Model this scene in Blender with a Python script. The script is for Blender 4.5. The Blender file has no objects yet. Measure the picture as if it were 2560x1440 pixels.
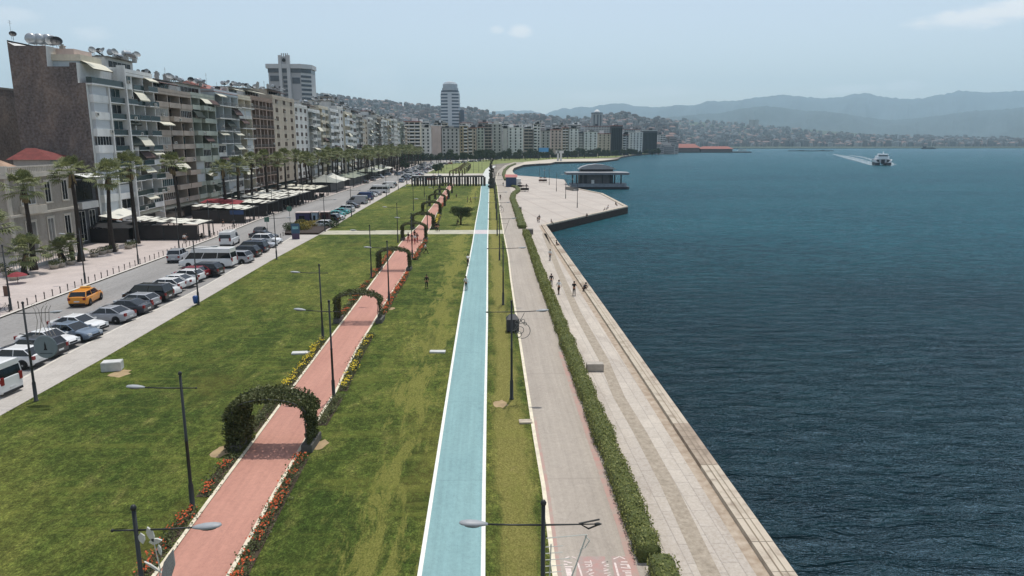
import bpy, bmesh, math, random
from mathutils import Vector, Matrix, noise as mnoise
R = math.radians
S = bpy.context.scene
COL = S.collection
# ---------------------------------------------------------------- camera
F, CX, CY, H, HOR, VPX = 1800.0, 1280.0, 720.0, 18.0, 354.0, 1220.0     # photo pixels of a 2560x1440 frame
PITCH = math.atan((CY - HOR) / F)
YAW = math.atan((CX - VPX) / math.hypot(F, CY - HOR))
cam_d = bpy.data.cameras.new("camera"); cam = bpy.data.objects.new("camera", cam_d); COL.objects.link(cam)
cam_d.sensor_width = 36; cam_d.lens = F / 2560 * 36
cam_d.clip_start = 0.5; cam_d.clip_end = 80000
cam.location = (0, 0, H)
cam.rotation_euler = (R(90) - PITCH, 0, -YAW)
S.camera = cam
CAMR = cam.rotation_euler.to_matrix()
def ray(px, py):
    return (CAMR @ Vector(((px - CX) / F, -(py - CY) / F, -1.0)))
def G(px, py, z=0.0):
    "world point at height z that the photograph shows at this pixel"
    d = ray(px, py); t = (z - H) / d.z
    return Vector((d.x * t, d.y * t, z))
def P(px, py, Y):
    "world point on the plane y = Y"
    d = ray(px, py); t = Y / d.y
    return Vector((d.x * t, Y, H + d.z * t))
# ---------------------------------------------------------------- sky and sun
SUN_EL, SUN_AZ = R(74), math.atan2(0.29, 0.957)      # azimuth from +Y towards +X
w = bpy.data.worlds.new("World"); S.world = w; w.use_nodes = True
nt = w.node_tree; N = nt.nodes; L = nt.links; N.clear()
out = N.new('ShaderNodeOutputWorld'); bg = N.new('ShaderNodeBackground'); sky = N.new('ShaderNodeTexSky')
sky.sky_type = 'NISHITA'; sky.sun_disc = False; sky.sun_elevation = SUN_EL; sky.sun_rotation = SUN_AZ
sky.altitude = 0; sky.air_density = 1.0; sky.dust_density = 1.3; sky.ozone_density = 1.0
bg.inputs['Strength'].default_value = 0.15
# a few thin clouds, laid out by direction on the sky
tc = N.new('ShaderNodeTexCoord'); mp = N.new('ShaderNodeMapping'); mp.inputs['Scale'].default_value = (6, 6, 22)
nz = N.new('ShaderNodeTexNoise'); nz.inputs['Scale'].default_value = 1.6; nz.inputs['Detail'].default_value = 8; nz.inputs['Roughness'].default_value = 0.6
L.new(tc.outputs['Generated'], mp.inputs['Vector']); L.new(mp.outputs['Vector'], nz.inputs['Vector'])
clouds = [((2440, 48), 0.052, 0.012, 1.0), ((2520, 30), 0.05, 0.012, 1.0), ((2375, 48), 0.02, 0.010, .9), ((1300, 78), 0.016, 0.008, .75), ((1243, 74), 0.010, .005, .5),
          ((225, 85), 0.022, 0.011, .45), ((20, 42), 0.03, 0.010, .4), ((2130, 222), 0.03, .006, .35), ((2260, 215), 0.02, .007, .35), ((1680, 225), 0.05, .008, .25), ((1500, 240), .05, .006, .2), ((930, 200), .04, .02, .2)]
acc = None
for (c, rx, rz, a) in clouds:
    d = ray(*c).normalized(); right = Vector((d.y, -d.x, 0)).normalized(); up = right.cross(d)
    s = N.new('ShaderNodeVectorMath'); s.operation = 'SUBTRACT'; s.inputs[1].default_value = d; L.new(tc.outputs['Generated'], s.inputs[0])
    es = []
    for ax, rr in ((right, rx), (up, rz)):
        dd = N.new('ShaderNodeVectorMath'); dd.operation = 'DOT_PRODUCT'; dd.inputs[1].default_value = ax / rr; L.new(s.outputs[0], dd.inputs[0])
        q = N.new('ShaderNodeMath'); q.operation = 'POWER'; q.inputs[1].default_value = 2; L.new(dd.outputs['Value'], q.inputs[0]); es.append(q)
    ad = N.new('ShaderNodeMath'); ad.operation = 'ADD'; L.new(es[0].outputs[0], ad.inputs[0]); L.new(es[1].outputs[0], ad.inputs[1])
    nn = N.new('ShaderNodeMath'); nn.operation = 'MULTIPLY_ADD'; nn.inputs[1].default_value = 5.0; nn.inputs[2].default_value = -2.5; L.new(nz.outputs['Fac'], nn.inputs[0])
    a2 = N.new('ShaderNodeMath'); a2.operation = 'ADD'; L.new(ad.outputs[0], a2.inputs[0]); L.new(nn.outputs[0], a2.inputs[1])
    mr = N.new('ShaderNodeMapRange'); mr.interpolation_type = 'SMOOTHSTEP'
    mr.inputs['From Min'].default_value = 1.6; mr.inputs['From Max'].default_value = 0.1; mr.inputs['To Max'].default_value = a
    L.new(a2.outputs[0], mr.inputs['Value'])
    if acc is None: acc = mr.outputs[0]
    else:
        mx = N.new('ShaderNodeMath'); mx.operation = 'MAXIMUM'; L.new(acc, mx.inputs[0]); L.new(mr.outputs[0], mx.inputs[1]); acc = mx.outputs[0]
mix = N.new('ShaderNodeMix'); mix.data_type = 'RGBA'; mix.inputs[7].default_value = (6.9, 6.9, 7.0, 1)
hs = N.new('ShaderNodeHueSaturation'); hs.inputs['Saturation'].default_value = .60; L.new(sky.outputs[0], hs.inputs['Color'])
L.new(acc, mix.inputs[0]); L.new(hs.outputs[0], mix.inputs[6]); L.new(mix.outputs[2], bg.inputs['Color']); L.new(bg.outputs[0], out.inputs['Surface'])
sun_d = bpy.data.lights.new("sun", 'SUN'); sun_o = bpy.data.objects.new("sun", sun_d); COL.objects.link(sun_o)
sun_d.energy = 3.3; sun_d.angle = R(0.55); sun_d.color = (1.0, 0.955, 0.89)
sd = Vector((math.sin(SUN_AZ) * math.cos(SUN_EL), math.cos(SUN_AZ) * math.cos(SUN_EL), math.sin(SUN_EL)))
sun_o.rotation_euler = sd.to_track_quat('Z', 'Y').to_euler(); sun_o.location = (0, 0, 200)
S.view_settings.view_transform = 'Standard'; S.view_settings.look = 'None'; S.view_settings.gamma = 1.0; S.view_settings.exposure = 0.01
S.render.engine = 'CYCLES'
S.cycles.volume_bounces = 3
HAZE = 8.0e-5
# ---------------------------------------------------------------- helpers
def tag(o, label=None, cat=None, group=None, kind=None):
    if label: o['label'] = label
    if cat: o['category'] = cat
    if group: o['group'] = group
    if kind: o['kind'] = kind
    return o
def empty(name, loc=(0, 0, 0), rz=0.0, label=None, cat=None, group=None):
    o = bpy.data.objects.new(name, None); o.location = loc; o.rotation_euler = (0, 0, rz); o.empty_display_size = .3
    COL.objects.link(o); return tag(o, label, cat, group)
class MB:
    def __init__(s): s.v = []; s.f = []; s.m = []
    def face(s, pts, m=0):
        n = len(s.v); s.v.extend([tuple(p) for p in pts]); s.f.append(tuple(range(n, n + len(pts)))); s.m.append(m); return s
    def raw(s, vs, fs, m=0):
        n = len(s.v); s.v.extend([tuple(p) for p in vs])
        for f in fs: s.f.append(tuple(i + n for i in f)); s.m.append(m)
        return s
    def box(s, x0, y0, z0, x1, y1, z1, m=0, M=None, skip=''):
        vs = [Vector(p) for p in ((x0, y0, z0), (x1, y0, z0), (x1, y1, z0), (x0, y1, z0), (x0, y0, z1), (x1, y0, z1), (x1, y1, z1), (x0, y1, z1))]
        if M is not None: vs = [M @ p for p in vs]
        fs = dict(b=(0, 3, 2, 1), t=(4, 5, 6, 7), f=(0, 1, 5, 4), r=(1, 2, 6, 5), k=(2, 3, 7, 6), l=(3, 0, 4, 7))
        return s.raw(vs, [f for k, f in fs.items() if k not in skip], m)
    def cb(s, c, d, m=0, rz=0, M=None):
        T = Matrix.Translation(Vector(c)) @ Matrix.Rotation(rz, 4, 'Z')
        if M is not None: T = M @ T
        return s.box(-d[0] / 2, -d[1] / 2, -d[2] / 2, d[0] / 2, d[1] / 2, d[2] / 2, m, T)
    def tube(s, pts, r, n=8, m=0, cap=True):
        pts = [Vector(p) for p in pts]; rs = r if isinstance(r, (list, tuple)) else [r] * len(pts)
        rings = []; up = Vector((0, 0, 1)); prev = None
        for i, p in enumerate(pts):
            t = (pts[min(i + 1, len(pts) - 1)] - pts[max(i - 1, 0)])
            t = t.normalized() if t.length > 1e-9 else Vector((0, 0, 1))
            a = (prev - t * prev.dot(t)) if prev is not None else (Vector((1, 0, 0)) if abs(t.z) > .9 else up) - t * (t.x if abs(t.z) > .9 else t.z)
            a = a.normalized() if a.length > 1e-6 else t.orthogonal().normalized(); prev = a; b = t.cross(a)
            rings.append([p + (a * math.cos(2 * math.pi * k / n) + b * math.sin(2 * math.pi * k / n)) * rs[i] for k in range(n)])
        vs = [q for rg in rings for q in rg]; fs = []
        for i in range(len(pts) - 1):
            for k in range(n): fs.append((i * n + k, i * n + (k + 1) % n, (i + 1) * n + (k + 1) % n, (i + 1) * n + k))
        if cap: fs.append(tuple(range(n))[::-1]); fs.append(tuple((len(pts) - 1) * n + k for k in range(n)))
        return s.raw(vs, fs, m)
    def lathe(s, prof, c=(0, 0, 0), n=16, m=0, M=None):
        vs = []; fs = []; c = Vector(c)
        for (r, z) in prof:
            for k in range(n): vs.append(Vector((r * math.cos(2 * math.pi * k / n), r * math.sin(2 * math.pi * k / n), z)))
        for i in range(len(prof) - 1):
            for k in range(n): fs.append((i * n + k, i * n + (k + 1) % n, (i + 1) * n + (k + 1) % n, (i + 1) * n + k))
        fs.append(tuple(range(n))[::-1]); fs.append(tuple((len(prof) - 1) * n + k for k in range(n)))
        if M is not None: vs = [M @ v for v in vs]
        return s.raw([v + c for v in vs], fs, m)
    def prism(s, poly, z0, z1, m=0, M=None, mside=None):
        n = len(poly); vs = [Vector((p[0], p[1], z0)) for p in poly] + [Vector((p[0], p[1], z1)) for p in poly]
        if M is not None: vs = [M @ v for v in vs]
        s.raw(vs, [tuple(range(n))[::-1], tuple(range(n, 2 * n))], m)
        return s.raw(vs, [(i, (i + 1) % n, n + (i + 1) % n, n + i) for i in range(n)], m if mside is None else mside)
    def mesh(s, name, mats, smooth=False):
        me = bpy.data.meshes.new(name); me.from_pydata(s.v, [], s.f)
        if not isinstance(mats, (list, tuple)): mats = [mats]
        for a in mats: me.materials.append(a)
        if any(s.m): me.polygons.foreach_set('material_index', s.m)
        if smooth: me.polygons.foreach_set('use_smooth', [True] * len(me.polygons))
        me.update(); return me
    def build(s, name, mats, parent=None, smooth=False, loc=(0, 0, 0), rz=0):
        o = bpy.data.objects.new(name, s.mesh(name, mats, smooth)); o.parent = parent; o.location = loc; o.rotation_euler = (0, 0, rz)
        COL.objects.link(o); return o
def place(name, me, parent=None, loc=(0, 0, 0), rot=(0, 0, 0), sc=(1, 1, 1), mat=None):
    o = bpy.data.objects.new(name, me); o.parent = parent; o.location = loc; o.rotation_euler = rot; o.scale = sc; COL.objects.link(o)
    if mat: o.material_slots[0].link = 'OBJECT'; o.material_slots[0].material = mat
    return o
def kids(o): return KID.get(o.name) or [c for c in o.children]
KID = {}
def copy_tree(o, loc=None, rz=None, sc=None, label=None, group=None, parent=None):
    c = o.copy(); COL.objects.link(c)
    if parent: c.parent = parent
    if loc is not None: c.location = loc
    if rz is not None: c.rotation_euler = (0, 0, rz)
    if sc is not None: c.scale = (sc, sc, sc) if not isinstance(sc, tuple) else sc
    if label: c['label'] = label
    if group: c['group'] = group
    if o.name not in KID: KID[o.name] = list(o.children)
    for ch in KID[o.name]: copy_tree(ch, parent=c)
    return c
# ---------------------------------------------------------------- materials
MATS = {}
def mat(name, col, rough=.8, var=0.0, scale=2.0, col2=None, bump=0.0, bscale=None, metal=0.0, spec=None, detail=4, stretch=None, emit=None, alpha=None, c3=None):
    if name in MATS: return MATS[name]
    m = bpy.data.materials.new(name); MATS[name] = m; m.use_nodes = True; nt = m.node_tree; N = nt.nodes; L = nt.links; b = N['Principled BSDF']
    b.inputs['Roughness'].default_value = rough; b.inputs['Metallic'].default_value = metal
    if spec is not None: b.inputs['Specular IOR Level'].default_value = spec
    b.inputs['Base Color'].default_value = (*col, 1)
    if var or col2 or bump:
        t = N.new('ShaderNodeTexCoord'); mp = N.new('ShaderNodeMapping'); L.new(t.outputs['Object'], mp.inputs[0])
        if stretch: mp.inputs['Scale'].default_value = stretch
    if var or col2:
        n = N.new('ShaderNodeTexNoise'); n.inputs['Scale'].default_value = scale; n.inputs['Detail'].default_value = detail; n.inputs['Roughness'].default_value = .6; L.new(mp.outputs[0], n.inputs['Vector'])
        r = N.new('ShaderNodeValToRGB'); L.new(n.outputs['Fac'], r.inputs[0])
        a = col2 if col2 else tuple(c * (1 - var) for c in col); bb = col if col2 else tuple(min(1, c * (1 + var)) for c in col)
        r.color_ramp.elements[0].position = .3; r.color_ramp.elements[1].position = .7
        r.color_ramp.elements[0].color = (*a, 1); r.color_ramp.elements[1].color = (*bb, 1)
        if c3: e = r.color_ramp.elements.new(.5); e.color = (*c3, 1)
        L.new(r.outputs[0], b.inputs['Base Color'])
    if bump:
        n2 = N.new('ShaderNodeTexNoise'); n2.inputs['Scale'].default_value = bscale or scale * 4; n2.inputs['Detail'].default_value = 3; L.new(mp.outputs[0], n2.inputs['Vector'])
        bp = N.new('ShaderNodeBump'); bp.inputs['Strength'].default_value = min(1, bump); bp.inputs['Distance'].default_value = .05; L.new(n2.outputs['Fac'], bp.inputs['Height']); L.new(bp.outputs[0], b.inputs['Normal'])
    if emit: b.inputs['Emission Color'].default_value = (*emit, 1); b.inputs['Emission Strength'].default_value = 1
    return m
class NT:
    "small node builder"
    def __init__(s, name, rough=.85):
        s.m = bpy.data.materials.new(name); s.m.use_nodes = True; s.N = s.m.node_tree.nodes; s.L = s.m.node_tree.links; s.b = s.N['Principled BSDF']; s.b.inputs['Roughness'].default_value = rough
        s.tc = s.N.new('ShaderNodeTexCoord'); s.o = s.tc.outputs['Object']
    def mp(s, sc=(1, 1, 1), loc=(0, 0, 0), rot=(0, 0, 0), src=None):
        n = s.N.new('ShaderNodeMapping'); n.inputs['Scale'].default_value = sc; n.inputs['Location'].default_value = loc; n.inputs['Rotation'].default_value = rot; s.L.new(src or s.o, n.inputs[0]); return n.outputs[0]
    def noise(s, v, scale, detail=4, rough=.6, dist=0):
        n = s.N.new('ShaderNodeTexNoise'); n.inputs['Scale'].default_value = scale; n.inputs['Detail'].default_value = detail; n.inputs['Roughness'].default_value = rough; n.inputs['Distortion'].default_value = dist; s.L.new(v, n.inputs['Vector']); return n.outputs['Fac']
    def ramp(s, f, stops):
        n = s.N.new('ShaderNodeValToRGB'); s.L.new(f, n.inputs[0]); e = n.color_ramp.elements
        e[0].position = stops[0][0]; e[0].color = (*c4(stops[0][1]), 1); e[1].position = stops[-1][0]; e[1].color = (*c4(stops[-1][1]), 1)
        for p, c in stops[1:-1]: q = e.new(p); q.color = (*c4(c), 1)
        return n.outputs[0]
    def mix(s, f, a, b, mode='MIX'):
        n = s.N.new('ShaderNodeMix'); n.data_type = 'RGBA'; n.blend_type = mode
        for i, x in ((0, f), (6, a), (7, b)):
            if hasattr(x, 'links') or isinstance(x, bpy.types.NodeSocket): s.L.new(x, n.inputs[i])
            else: n.inputs[i].default_value = x if i == 0 else (*c4(x), 1)
        return n.outputs[2]
    def math(s, op, a, b=None, c=None):
        n = s.N.new('ShaderNodeMath'); n.operation = op
        for i, x in enumerate((a, b, c)):
            if x is None: continue
            if isinstance(x, bpy.types.NodeSocket): s.L.new(x, n.inputs[i])
            else: n.inputs[i].default_value = x
        return n.outputs[0]
    def sep(s, v):
        n = s.N.new('ShaderNodeSeparateXYZ'); s.L.new(v, n.inputs[0]); return n.outputs
    def brick(s, v, a, b, mortar, w, h, mw=.02, off=.5, sc=1.0):
        n = s.N.new('ShaderNodeTexBrick'); s.L.new(v, n.inputs['Vector'])
        for k, c in (('Color1', a), ('Color2', b), ('Mortar', mortar)): n.inputs[k].default_value = (*c4(c), 1)
        n.inputs['Scale'].default_value = sc; n.inputs['Brick Width'].default_value = w; n.inputs['Row Height'].default_value = h; n.inputs['Mortar Size'].default_value = mw; n.offset = off; n.inputs['Mortar Smooth'].default_value = .3
        return n.outputs['Color']
    def bump(s, h, st=.5, d=.05):
        n = s.N.new('ShaderNodeBump'); n.inputs['Strength'].default_value = st; n.inputs['Distance'].default_value = d; s.L.new(h, n.inputs['Height']); s.L.new(n.outputs[0], s.b.inputs['Normal'])
    def lim(s, f, a, b, va=0.0, vb=1.0):
        n = s.N.new('ShaderNodeMapRange'); n.interpolation_type = 'SMOOTHSTEP'; s.L.new(f, n.inputs['Value'])
        for k, x in (('From Min', a), ('From Max', b), ('To Min', va), ('To Max', vb)): n.inputs[k].default_value = x
        return n.outputs[0]
    def done(s, c): s.L.new(c, s.b.inputs['Base Color']); return s.m
def c4(c): return tuple(c) if isinstance(c, (tuple, list)) else (c, c, c)
def lin(r, g, b):
    f = lambda c: (c / 255) / 12.92 if c / 255 <= .04045 else ((c / 255 + .055) / 1.055) ** 2.4
    return (f(r), f(g), f(b))
# ================================================================ setting
def interp(pts, y):
    "x on a pixel polyline at row y (rows listed from near to far)"
    pts = sorted(pts, key=lambda p: -p[1])
    if y >= pts[0][1]: a, b = pts[0], pts[1]
    elif y <= pts[-1][1]: a, b = pts[-2], pts[-1]
    else:
        for a, b in zip(pts, pts[1:]):
            if a[1] >= y >= b[1]: break
    t = (y - a[1]) / (b[1] - a[1]); return a[0] + (b[0] - a[0]) * t
def world(pts, near=-40):
    "pixel polyline -> ground polyline, extended behind the camera"
    q = [G(*p) for p in pts]; a, b = q[0], q[min(2, len(q) - 1)]; d = (b - a); d /= d.y
    return [Vector((a.x + d.x * .35 * (near - a.y), near, 0))] + q
def xat(line, Y):
    for a, b in zip(line, line[1:]):
        if a.y <= Y <= b.y or a.y >= Y >= b.y: return a.x + (b.x - a.x) * (Y - a.y) / (b.y - a.y + 1e-9)
    return line[0].x if Y < line[0].y else line[-1].x
def strip(name, left, right, z, m, step=6.0, y0=None, y1=None, kind='structure'):
    y0 = max(left[0].y, right[0].y) if y0 is None else y0; y1 = min(left[-1].y, right[-1].y) if y1 is None else y1
    ys = sorted(set([y0, y1] + [p.y for p in left + right if y0 < p.y < y1] + [y0 + i * step for i in range(int((y1 - y0) / step) + 1)]))
    mb = MB(); vs = []; fs = []
    for y in ys: vs += [(xat(left, y), y, z), (xat(right, y), y, z)]
    for i in range(len(ys) - 1): fs.append((2 * i, 2 * i + 1, 2 * i + 3, 2 * i + 2))
    o = mb.raw(vs, fs).build(name, m)
    return tag(o, kind=kind)
def off(line, d): return [Vector((p.x + d, p.y, p.z)) for p in line]

red_l = world([(390, 1440), (535, 1240), (645, 1092), (732, 972), (800, 881), (854, 810), (918, 725), (970, 654), (1003, 607), (1052, 560), (1070, 530), (1094, 500), (1112, 477), (1122, 461)])
red_r = world([(575, 1440), (685, 1240), (734, 1155), (783, 1072), (838, 985), (890, 880), (937, 803), (975, 740), (1008, 690), (1036, 636), (1060, 600), (1081, 560), (1094, 530), (1111, 500), (1125, 477), (1136, 461)])
blu_l = world([(1050, 1440), (1133, 900), (1149, 796), (1166, 692), (1182, 607), (1189, 560), (1200, 500), (1204, 455), (1208, 435), (1214, 424), (1226, 415)])
blu_r = world([(1207, 1440), (1209.5, 1220), (1213, 1018), (1217.5, 808), (1219, 600), (1220.5, 560), (1222, 500), (1223, 455), (1225, 435), (1230, 424), (1240, 415)])
gry_l = world([(1386, 1440), (1358, 1220), (1337, 1100), (1296, 832), (1277, 700), (1271, 644), (1256.5, 570), (1250, 528), (1243, 467), (1239, 451), (1244, 430), (1262, 414), (1290, 404)])
gry_r = world([(1597, 1440), (1560, 1320), (1524, 1220), (1480, 1096), (1404, 878), (1367, 768), (1336, 680), (1312, 600), (1302, 575), (1281, 506), (1272, 470), (1262, 445), (1262, 432), (1275, 418), (1310, 406)])
cob_c = world([(1775, 1440), (1672, 1220), (1600, 1085), (1547, 995), (1509, 902), (1442, 782), (1398, 680), (1374, 620), (1360, 585)])
side_l = world([(0, 982), (189, 878), (297, 823), (455, 747), (520, 714), (618, 657), (707, 609), (785, 560), (830, 541), (929, 493), (990, 456), (1030, 436), (1085, 414), (1110, 406)])
side_r = world([(0, 1044), (259, 899), (520, 746), (680, 652), (830, 571), (880, 539), (1010, 465), (1060, 437), (1105, 415), (1125, 406)])
kerb = world([(0, 794), (411, 642), (544, 591), (642, 551), (751, 514), (860, 478), (916, 460), (970, 441), (1030, 420), (1065, 407)])
FAR = 640.0
def asph():
    t = NT('asphalt', .9); v = t.mp(); big = t.noise(t.mp((.25, .02, 1)), 1.0, 5); fine = t.noise(v, 3, 6, .7)
    c = t.ramp(big, [(.3, lin(126, 122, 117)), (.55, lin(148, 144, 139)), (.75, lin(160, 157, 152))]); c = t.mix(.35, c, t.ramp(fine, [(.35, .14), (.65, .33)]))
    cr = t.noise(t.mp((.5, .15, 1)), 1.2, 7, .7, 1.5); c = t.mix(t.ramp(cr, [(.485, 0), (.5, .35), (.515, 0)]), c, .07)
    return t.done(c)
def paving(name, a, b, mort, w, h, rot=0, stain=.3, mw=.012, sc=1.0):
    t = NT(name, .85); v = t.mp(rot=(0, 0, rot)); br = t.brick(v, a, b, mort, w, h, mw, .5, sc)
    n = t.noise(t.mp(), .35, 7, .65, .5); c = t.mix(stain, br, t.ramp(n, [(.3, tuple(x * .55 for x in c4(a))), (.7, tuple(min(1, x * 1.2) for x in c4(b)))]))
    n2 = t.noise(t.mp(), 6, 4); c = t.mix(.2, c, t.ramp(n2, [(.3, .12), (.7, .55)])); t.bump(n2, .15)
    return t.done(c)
M_asph = asph()
M_side = paving('sidewalk_slabs', lin(176, 168, 158), lin(186, 178, 168), lin(118, 112, 105), 1.6, 1.6, stain=.25)
M_prom = paving('boulevard_paving', lin(186, 172, 164), lin(196, 181, 172), lin(165, 152, 145), .8, .4, stain=.35)
M_kerb = mat('kerb_stone', lin(196, 190, 178), .8, .18, 1.2, bump=.3)
M_plaza = None
def lawn_mat():
    t = NT('lawn_grass', .95); t.b.inputs['Specular IOR Level'].default_value = .15
    big = t.noise(t.mp((.05, .03, 1)), 1.0, 7, .68, .5)
    mid = t.noise(t.mp((.55, .32, 1)), 1.0, 6, .7, .4)
    fine = t.noise(t.mp((3.2, 2.4, 5)), 1.0, 5, .8); vf = t.noise(t.mp((14, 9, 5)), 1.0, 3, .8)
    base = t.ramp(big, [(.30, lin(48, 64, 24)), (.44, lin(66, 82, 32)), (.53, lin(92, 102, 44)), (.62, lin(124, 124, 60)), (.74, lin(152, 142, 84))])
    c = t.mix(.5, base, t.ramp(mid, [(.3, lin(40, 56, 20)), (.47, lin(70, 86, 34)), (.58, lin(104, 110, 52)), (.72, lin(154, 146, 88))]))
    c = t.mix(.85, c, t.mix(1.0, c, t.ramp(fine, [(.30, .28), (.5, .9), (.68, 1.9)]), 'MULTIPLY'))
    c = t.mix(.75, c, t.mix(1.0, c, t.ramp(vf, [(.32, .25), (.5, .95), (.68, 2.2)]), 'MULTIPLY'))
    x = t.sep(t.o); wob = t.noise(t.mp((.0, .05, 1)), 1.0, 4, .6); br = t.noise(t.mp((1.3, .25, 1)), 1.0, 7, .75, .6); br2 = t.noise(t.mp((.16, .09, 1), loc=(3, 11, 0)), 1.0, 4, .6)
    d = t.math('ABSOLUTE', t.math('ADD', t.math('ADD', x[0], 5.0), t.math('MULTIPLY', t.math('SUBTRACT', wob, .5), 4.0)))
    e = t.math('ADD', t.math('MULTIPLY', d, .13), t.math('ADD', t.math('MULTIPLY', br, 1.3), t.math('MULTIPLY', br2, .8)))
    c = t.mix(t.lim(br2, .54, .72, 0, .28), c, lin(112, 98, 50))
    c = t.mix(t.lim(e, 1.26, 1.08, 0, .9), c, t.mix(t.ramp(vf, [(.35, 0), (.65, 1)]), lin(92, 98, 40), lin(150, 146, 78)))
    d2 = t.math('ABSOLUTE', t.math('ADD', x[0], -1.2)); e2 = t.math('ADD', t.math('MULTIPLY', d2, .42), t.math('ADD', t.math('MULTIPLY', br, 1.0), t.math('MULTIPLY', br2, .8)))
    c = t.mix(t.lim(e2, 1.45, 1.05, 0, .8), c, t.mix(t.ramp(vf, [(.35, 0), (.65, 1)]), lin(108, 106, 50), lin(164, 154, 90)))
    wv = t.noise(t.mp((.10, 1.1, 1), rot=(0, 0, .55)), .8, 5, .65, .4); c = t.mix(t.ramp(wv, [(.54, 0), (.66, .34)]), c, lin(128, 130, 60))
    wv2 = t.noise(t.mp((.35, .06, 1), rot=(0, 0, -.1), loc=(8, 2, 0)), 1, 6, .7, .3); c = t.mix(t.ramp(wv2, [(.56, 0), (.7, .45)]), c, lin(122, 126, 58)); c = t.mix(t.ramp(wv2, [(.30, .5), (.42, 0)]), c, lin(36, 56, 20))
    sc_ = t.noise(t.mp((.9, .5, 1), loc=(31, 7, 0)), .4, 6, .75, .8); c = t.mix(t.ramp(sc_, [(.66, 0), (.71, .7)]), c, lin(160, 144, 100))
    t.bump(vf, .9, .15)
    return t.done(c)
M_lawn = lawn_mat()
def path_mat(name, a, b, seam=None, vein=.3, rough=.8):
    t = NT(name, rough); n = t.noise(t.mp((.5, .12, 1)), 1.0, 7, .65, .4); n2 = t.noise(t.mp((5, 5, 5)), 1, 5, .7)
    c = t.ramp(n, [(.25, a), (.75, b)]); c = t.mix(.16, c, t.ramp(n2, [(.3, tuple(x * .5 for x in a)), (.7, tuple(min(1, x * 1.5) for x in b))]))
    lg = t.noise(t.mp((3.5, .05, 1)), 1.0, 5, .7); c = t.mix(.35, c, t.mix(1.0, c, t.ramp(lg, [(.35, .72), (.65, 1.15)]), 'MULTIPLY')); sc = t.noise(t.mp((.8, .35, 1), loc=(5, 3, 0)), .8, 8, .75, 1.5); c = t.mix(t.ramp(sc, [(.62, 0), (.7, vein)]), c, tuple(x * .6 for x in a))
    ck = t.noise(t.mp((.55, .3, 1), loc=(9, 1, 0)), .9, 9, .7, 2.2); c = t.mix(t.ramp(ck, [(.492, 0), (.5, vein), (.508, 0)]), c, tuple(x * .45 for x in a))
    if seam:
        y = t.sep(t.o)[1]; fr = t.math('FRACT', t.math('DIVIDE', y, seam)); line = t.ramp(fr, [(0.0, .35), (.012, 0.0)]); c = t.mix(line, c, tuple(x * .6 for x in a))
    t.bump(n2, .15); return t.done(c)
M_red = path_mat('red_path_surface', lin(168, 118, 102), lin(186, 136, 118), None)
M_blue = path_mat('blue_path_surface', lin(116, 150, 152), lin(132, 166, 166), 12.0, .35)
M_grey = path_mat('grey_path_surface', lin(152, 142, 130), lin(170, 160, 147), 18.0, .35)
M_white = mat('white_paint', lin(226, 226, 216), .6, .1, 3)
def stone_mat():
    t = NT('promenade_stone', .85); v = t.mp(); br = t.brick(t.mp(rot=(0, 0, R(90 - 1))), lin(168, 154, 138), lin(196, 182, 164), lin(112, 98, 84), 1.5, .75, .03, .5)
    v2 = t.mp(sc=(.12, .05, 1)); n = t.noise(v2, 1.0, 6, .6, 1.0); pat = t.N.new('ShaderNodeTexVoronoi'); pat.inputs['Scale'].default_value = .22; pat.feature = 'F1'; pat.distance = 'CHEBYCHEV'; t.L.new(t.mp(sc=(1, .5, 1)), pat.inputs['Vector'])
    pc = t.ramp(pat.outputs['Color'], [(.1, lin(166, 154, 140)), (.5, lin(190, 178, 160)), (.9, lin(208, 196, 176))])
    c = t.mix(.32, br, pc); bs = t.noise(t.mp((.5, .22, 1)), 1.0, 8, .75, 1.0); c = t.mix(t.lim(bs, .50, .66, 0, .55), c, lin(138, 118, 98)); c = t.mix(.3, c, t.ramp(n, [(.3, lin(140, 128, 112)), (.7, lin(212, 200, 182))])); f = t.noise(v, 7, 5, .7); c = t.mix(.25, c, t.ramp(f, [(.3, .14), (.7, .66)]))
    t.bump(f, .2); return t.done(c)
M_stone = stone_mat()
def plaza_mat():
    t = NT('pier_plaza_stone', .85); v = t.mp(rot=(0, 0, R(-28))); n = t.noise(v, .12, 6, .6); x = t.sep(t.mp(rot=(0, 0, R(-7))))
    c = t.ramp(n, [(.3, lin(168, 156, 144)), (.7, lin(190, 178, 164))]); fr = t.math('FRACT', t.math('DIVIDE', x[0], 6.5)); c = t.mix(t.ramp(fr, [(0, .5), (.05, .45), (.09, 0)]), c, lin(150, 126, 112))
    f = t.noise(v, 3, 5, .7); c = t.mix(.2, c, t.ramp(f, [(.3, .16), (.7, .6)])); return t.done(c)
M_plaza = plaza_mat()
M_cobble = mat('cobble_strip', lin(172, 160, 143), .9, .35, 4, col2=lin(138, 127, 111), bump=.8, bscale=9)
M_wall = mat('quay_wall_concrete', lin(52, 43, 37), .9, .35, .6, bump=.4, stretch=(1, 1, 3))

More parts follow.
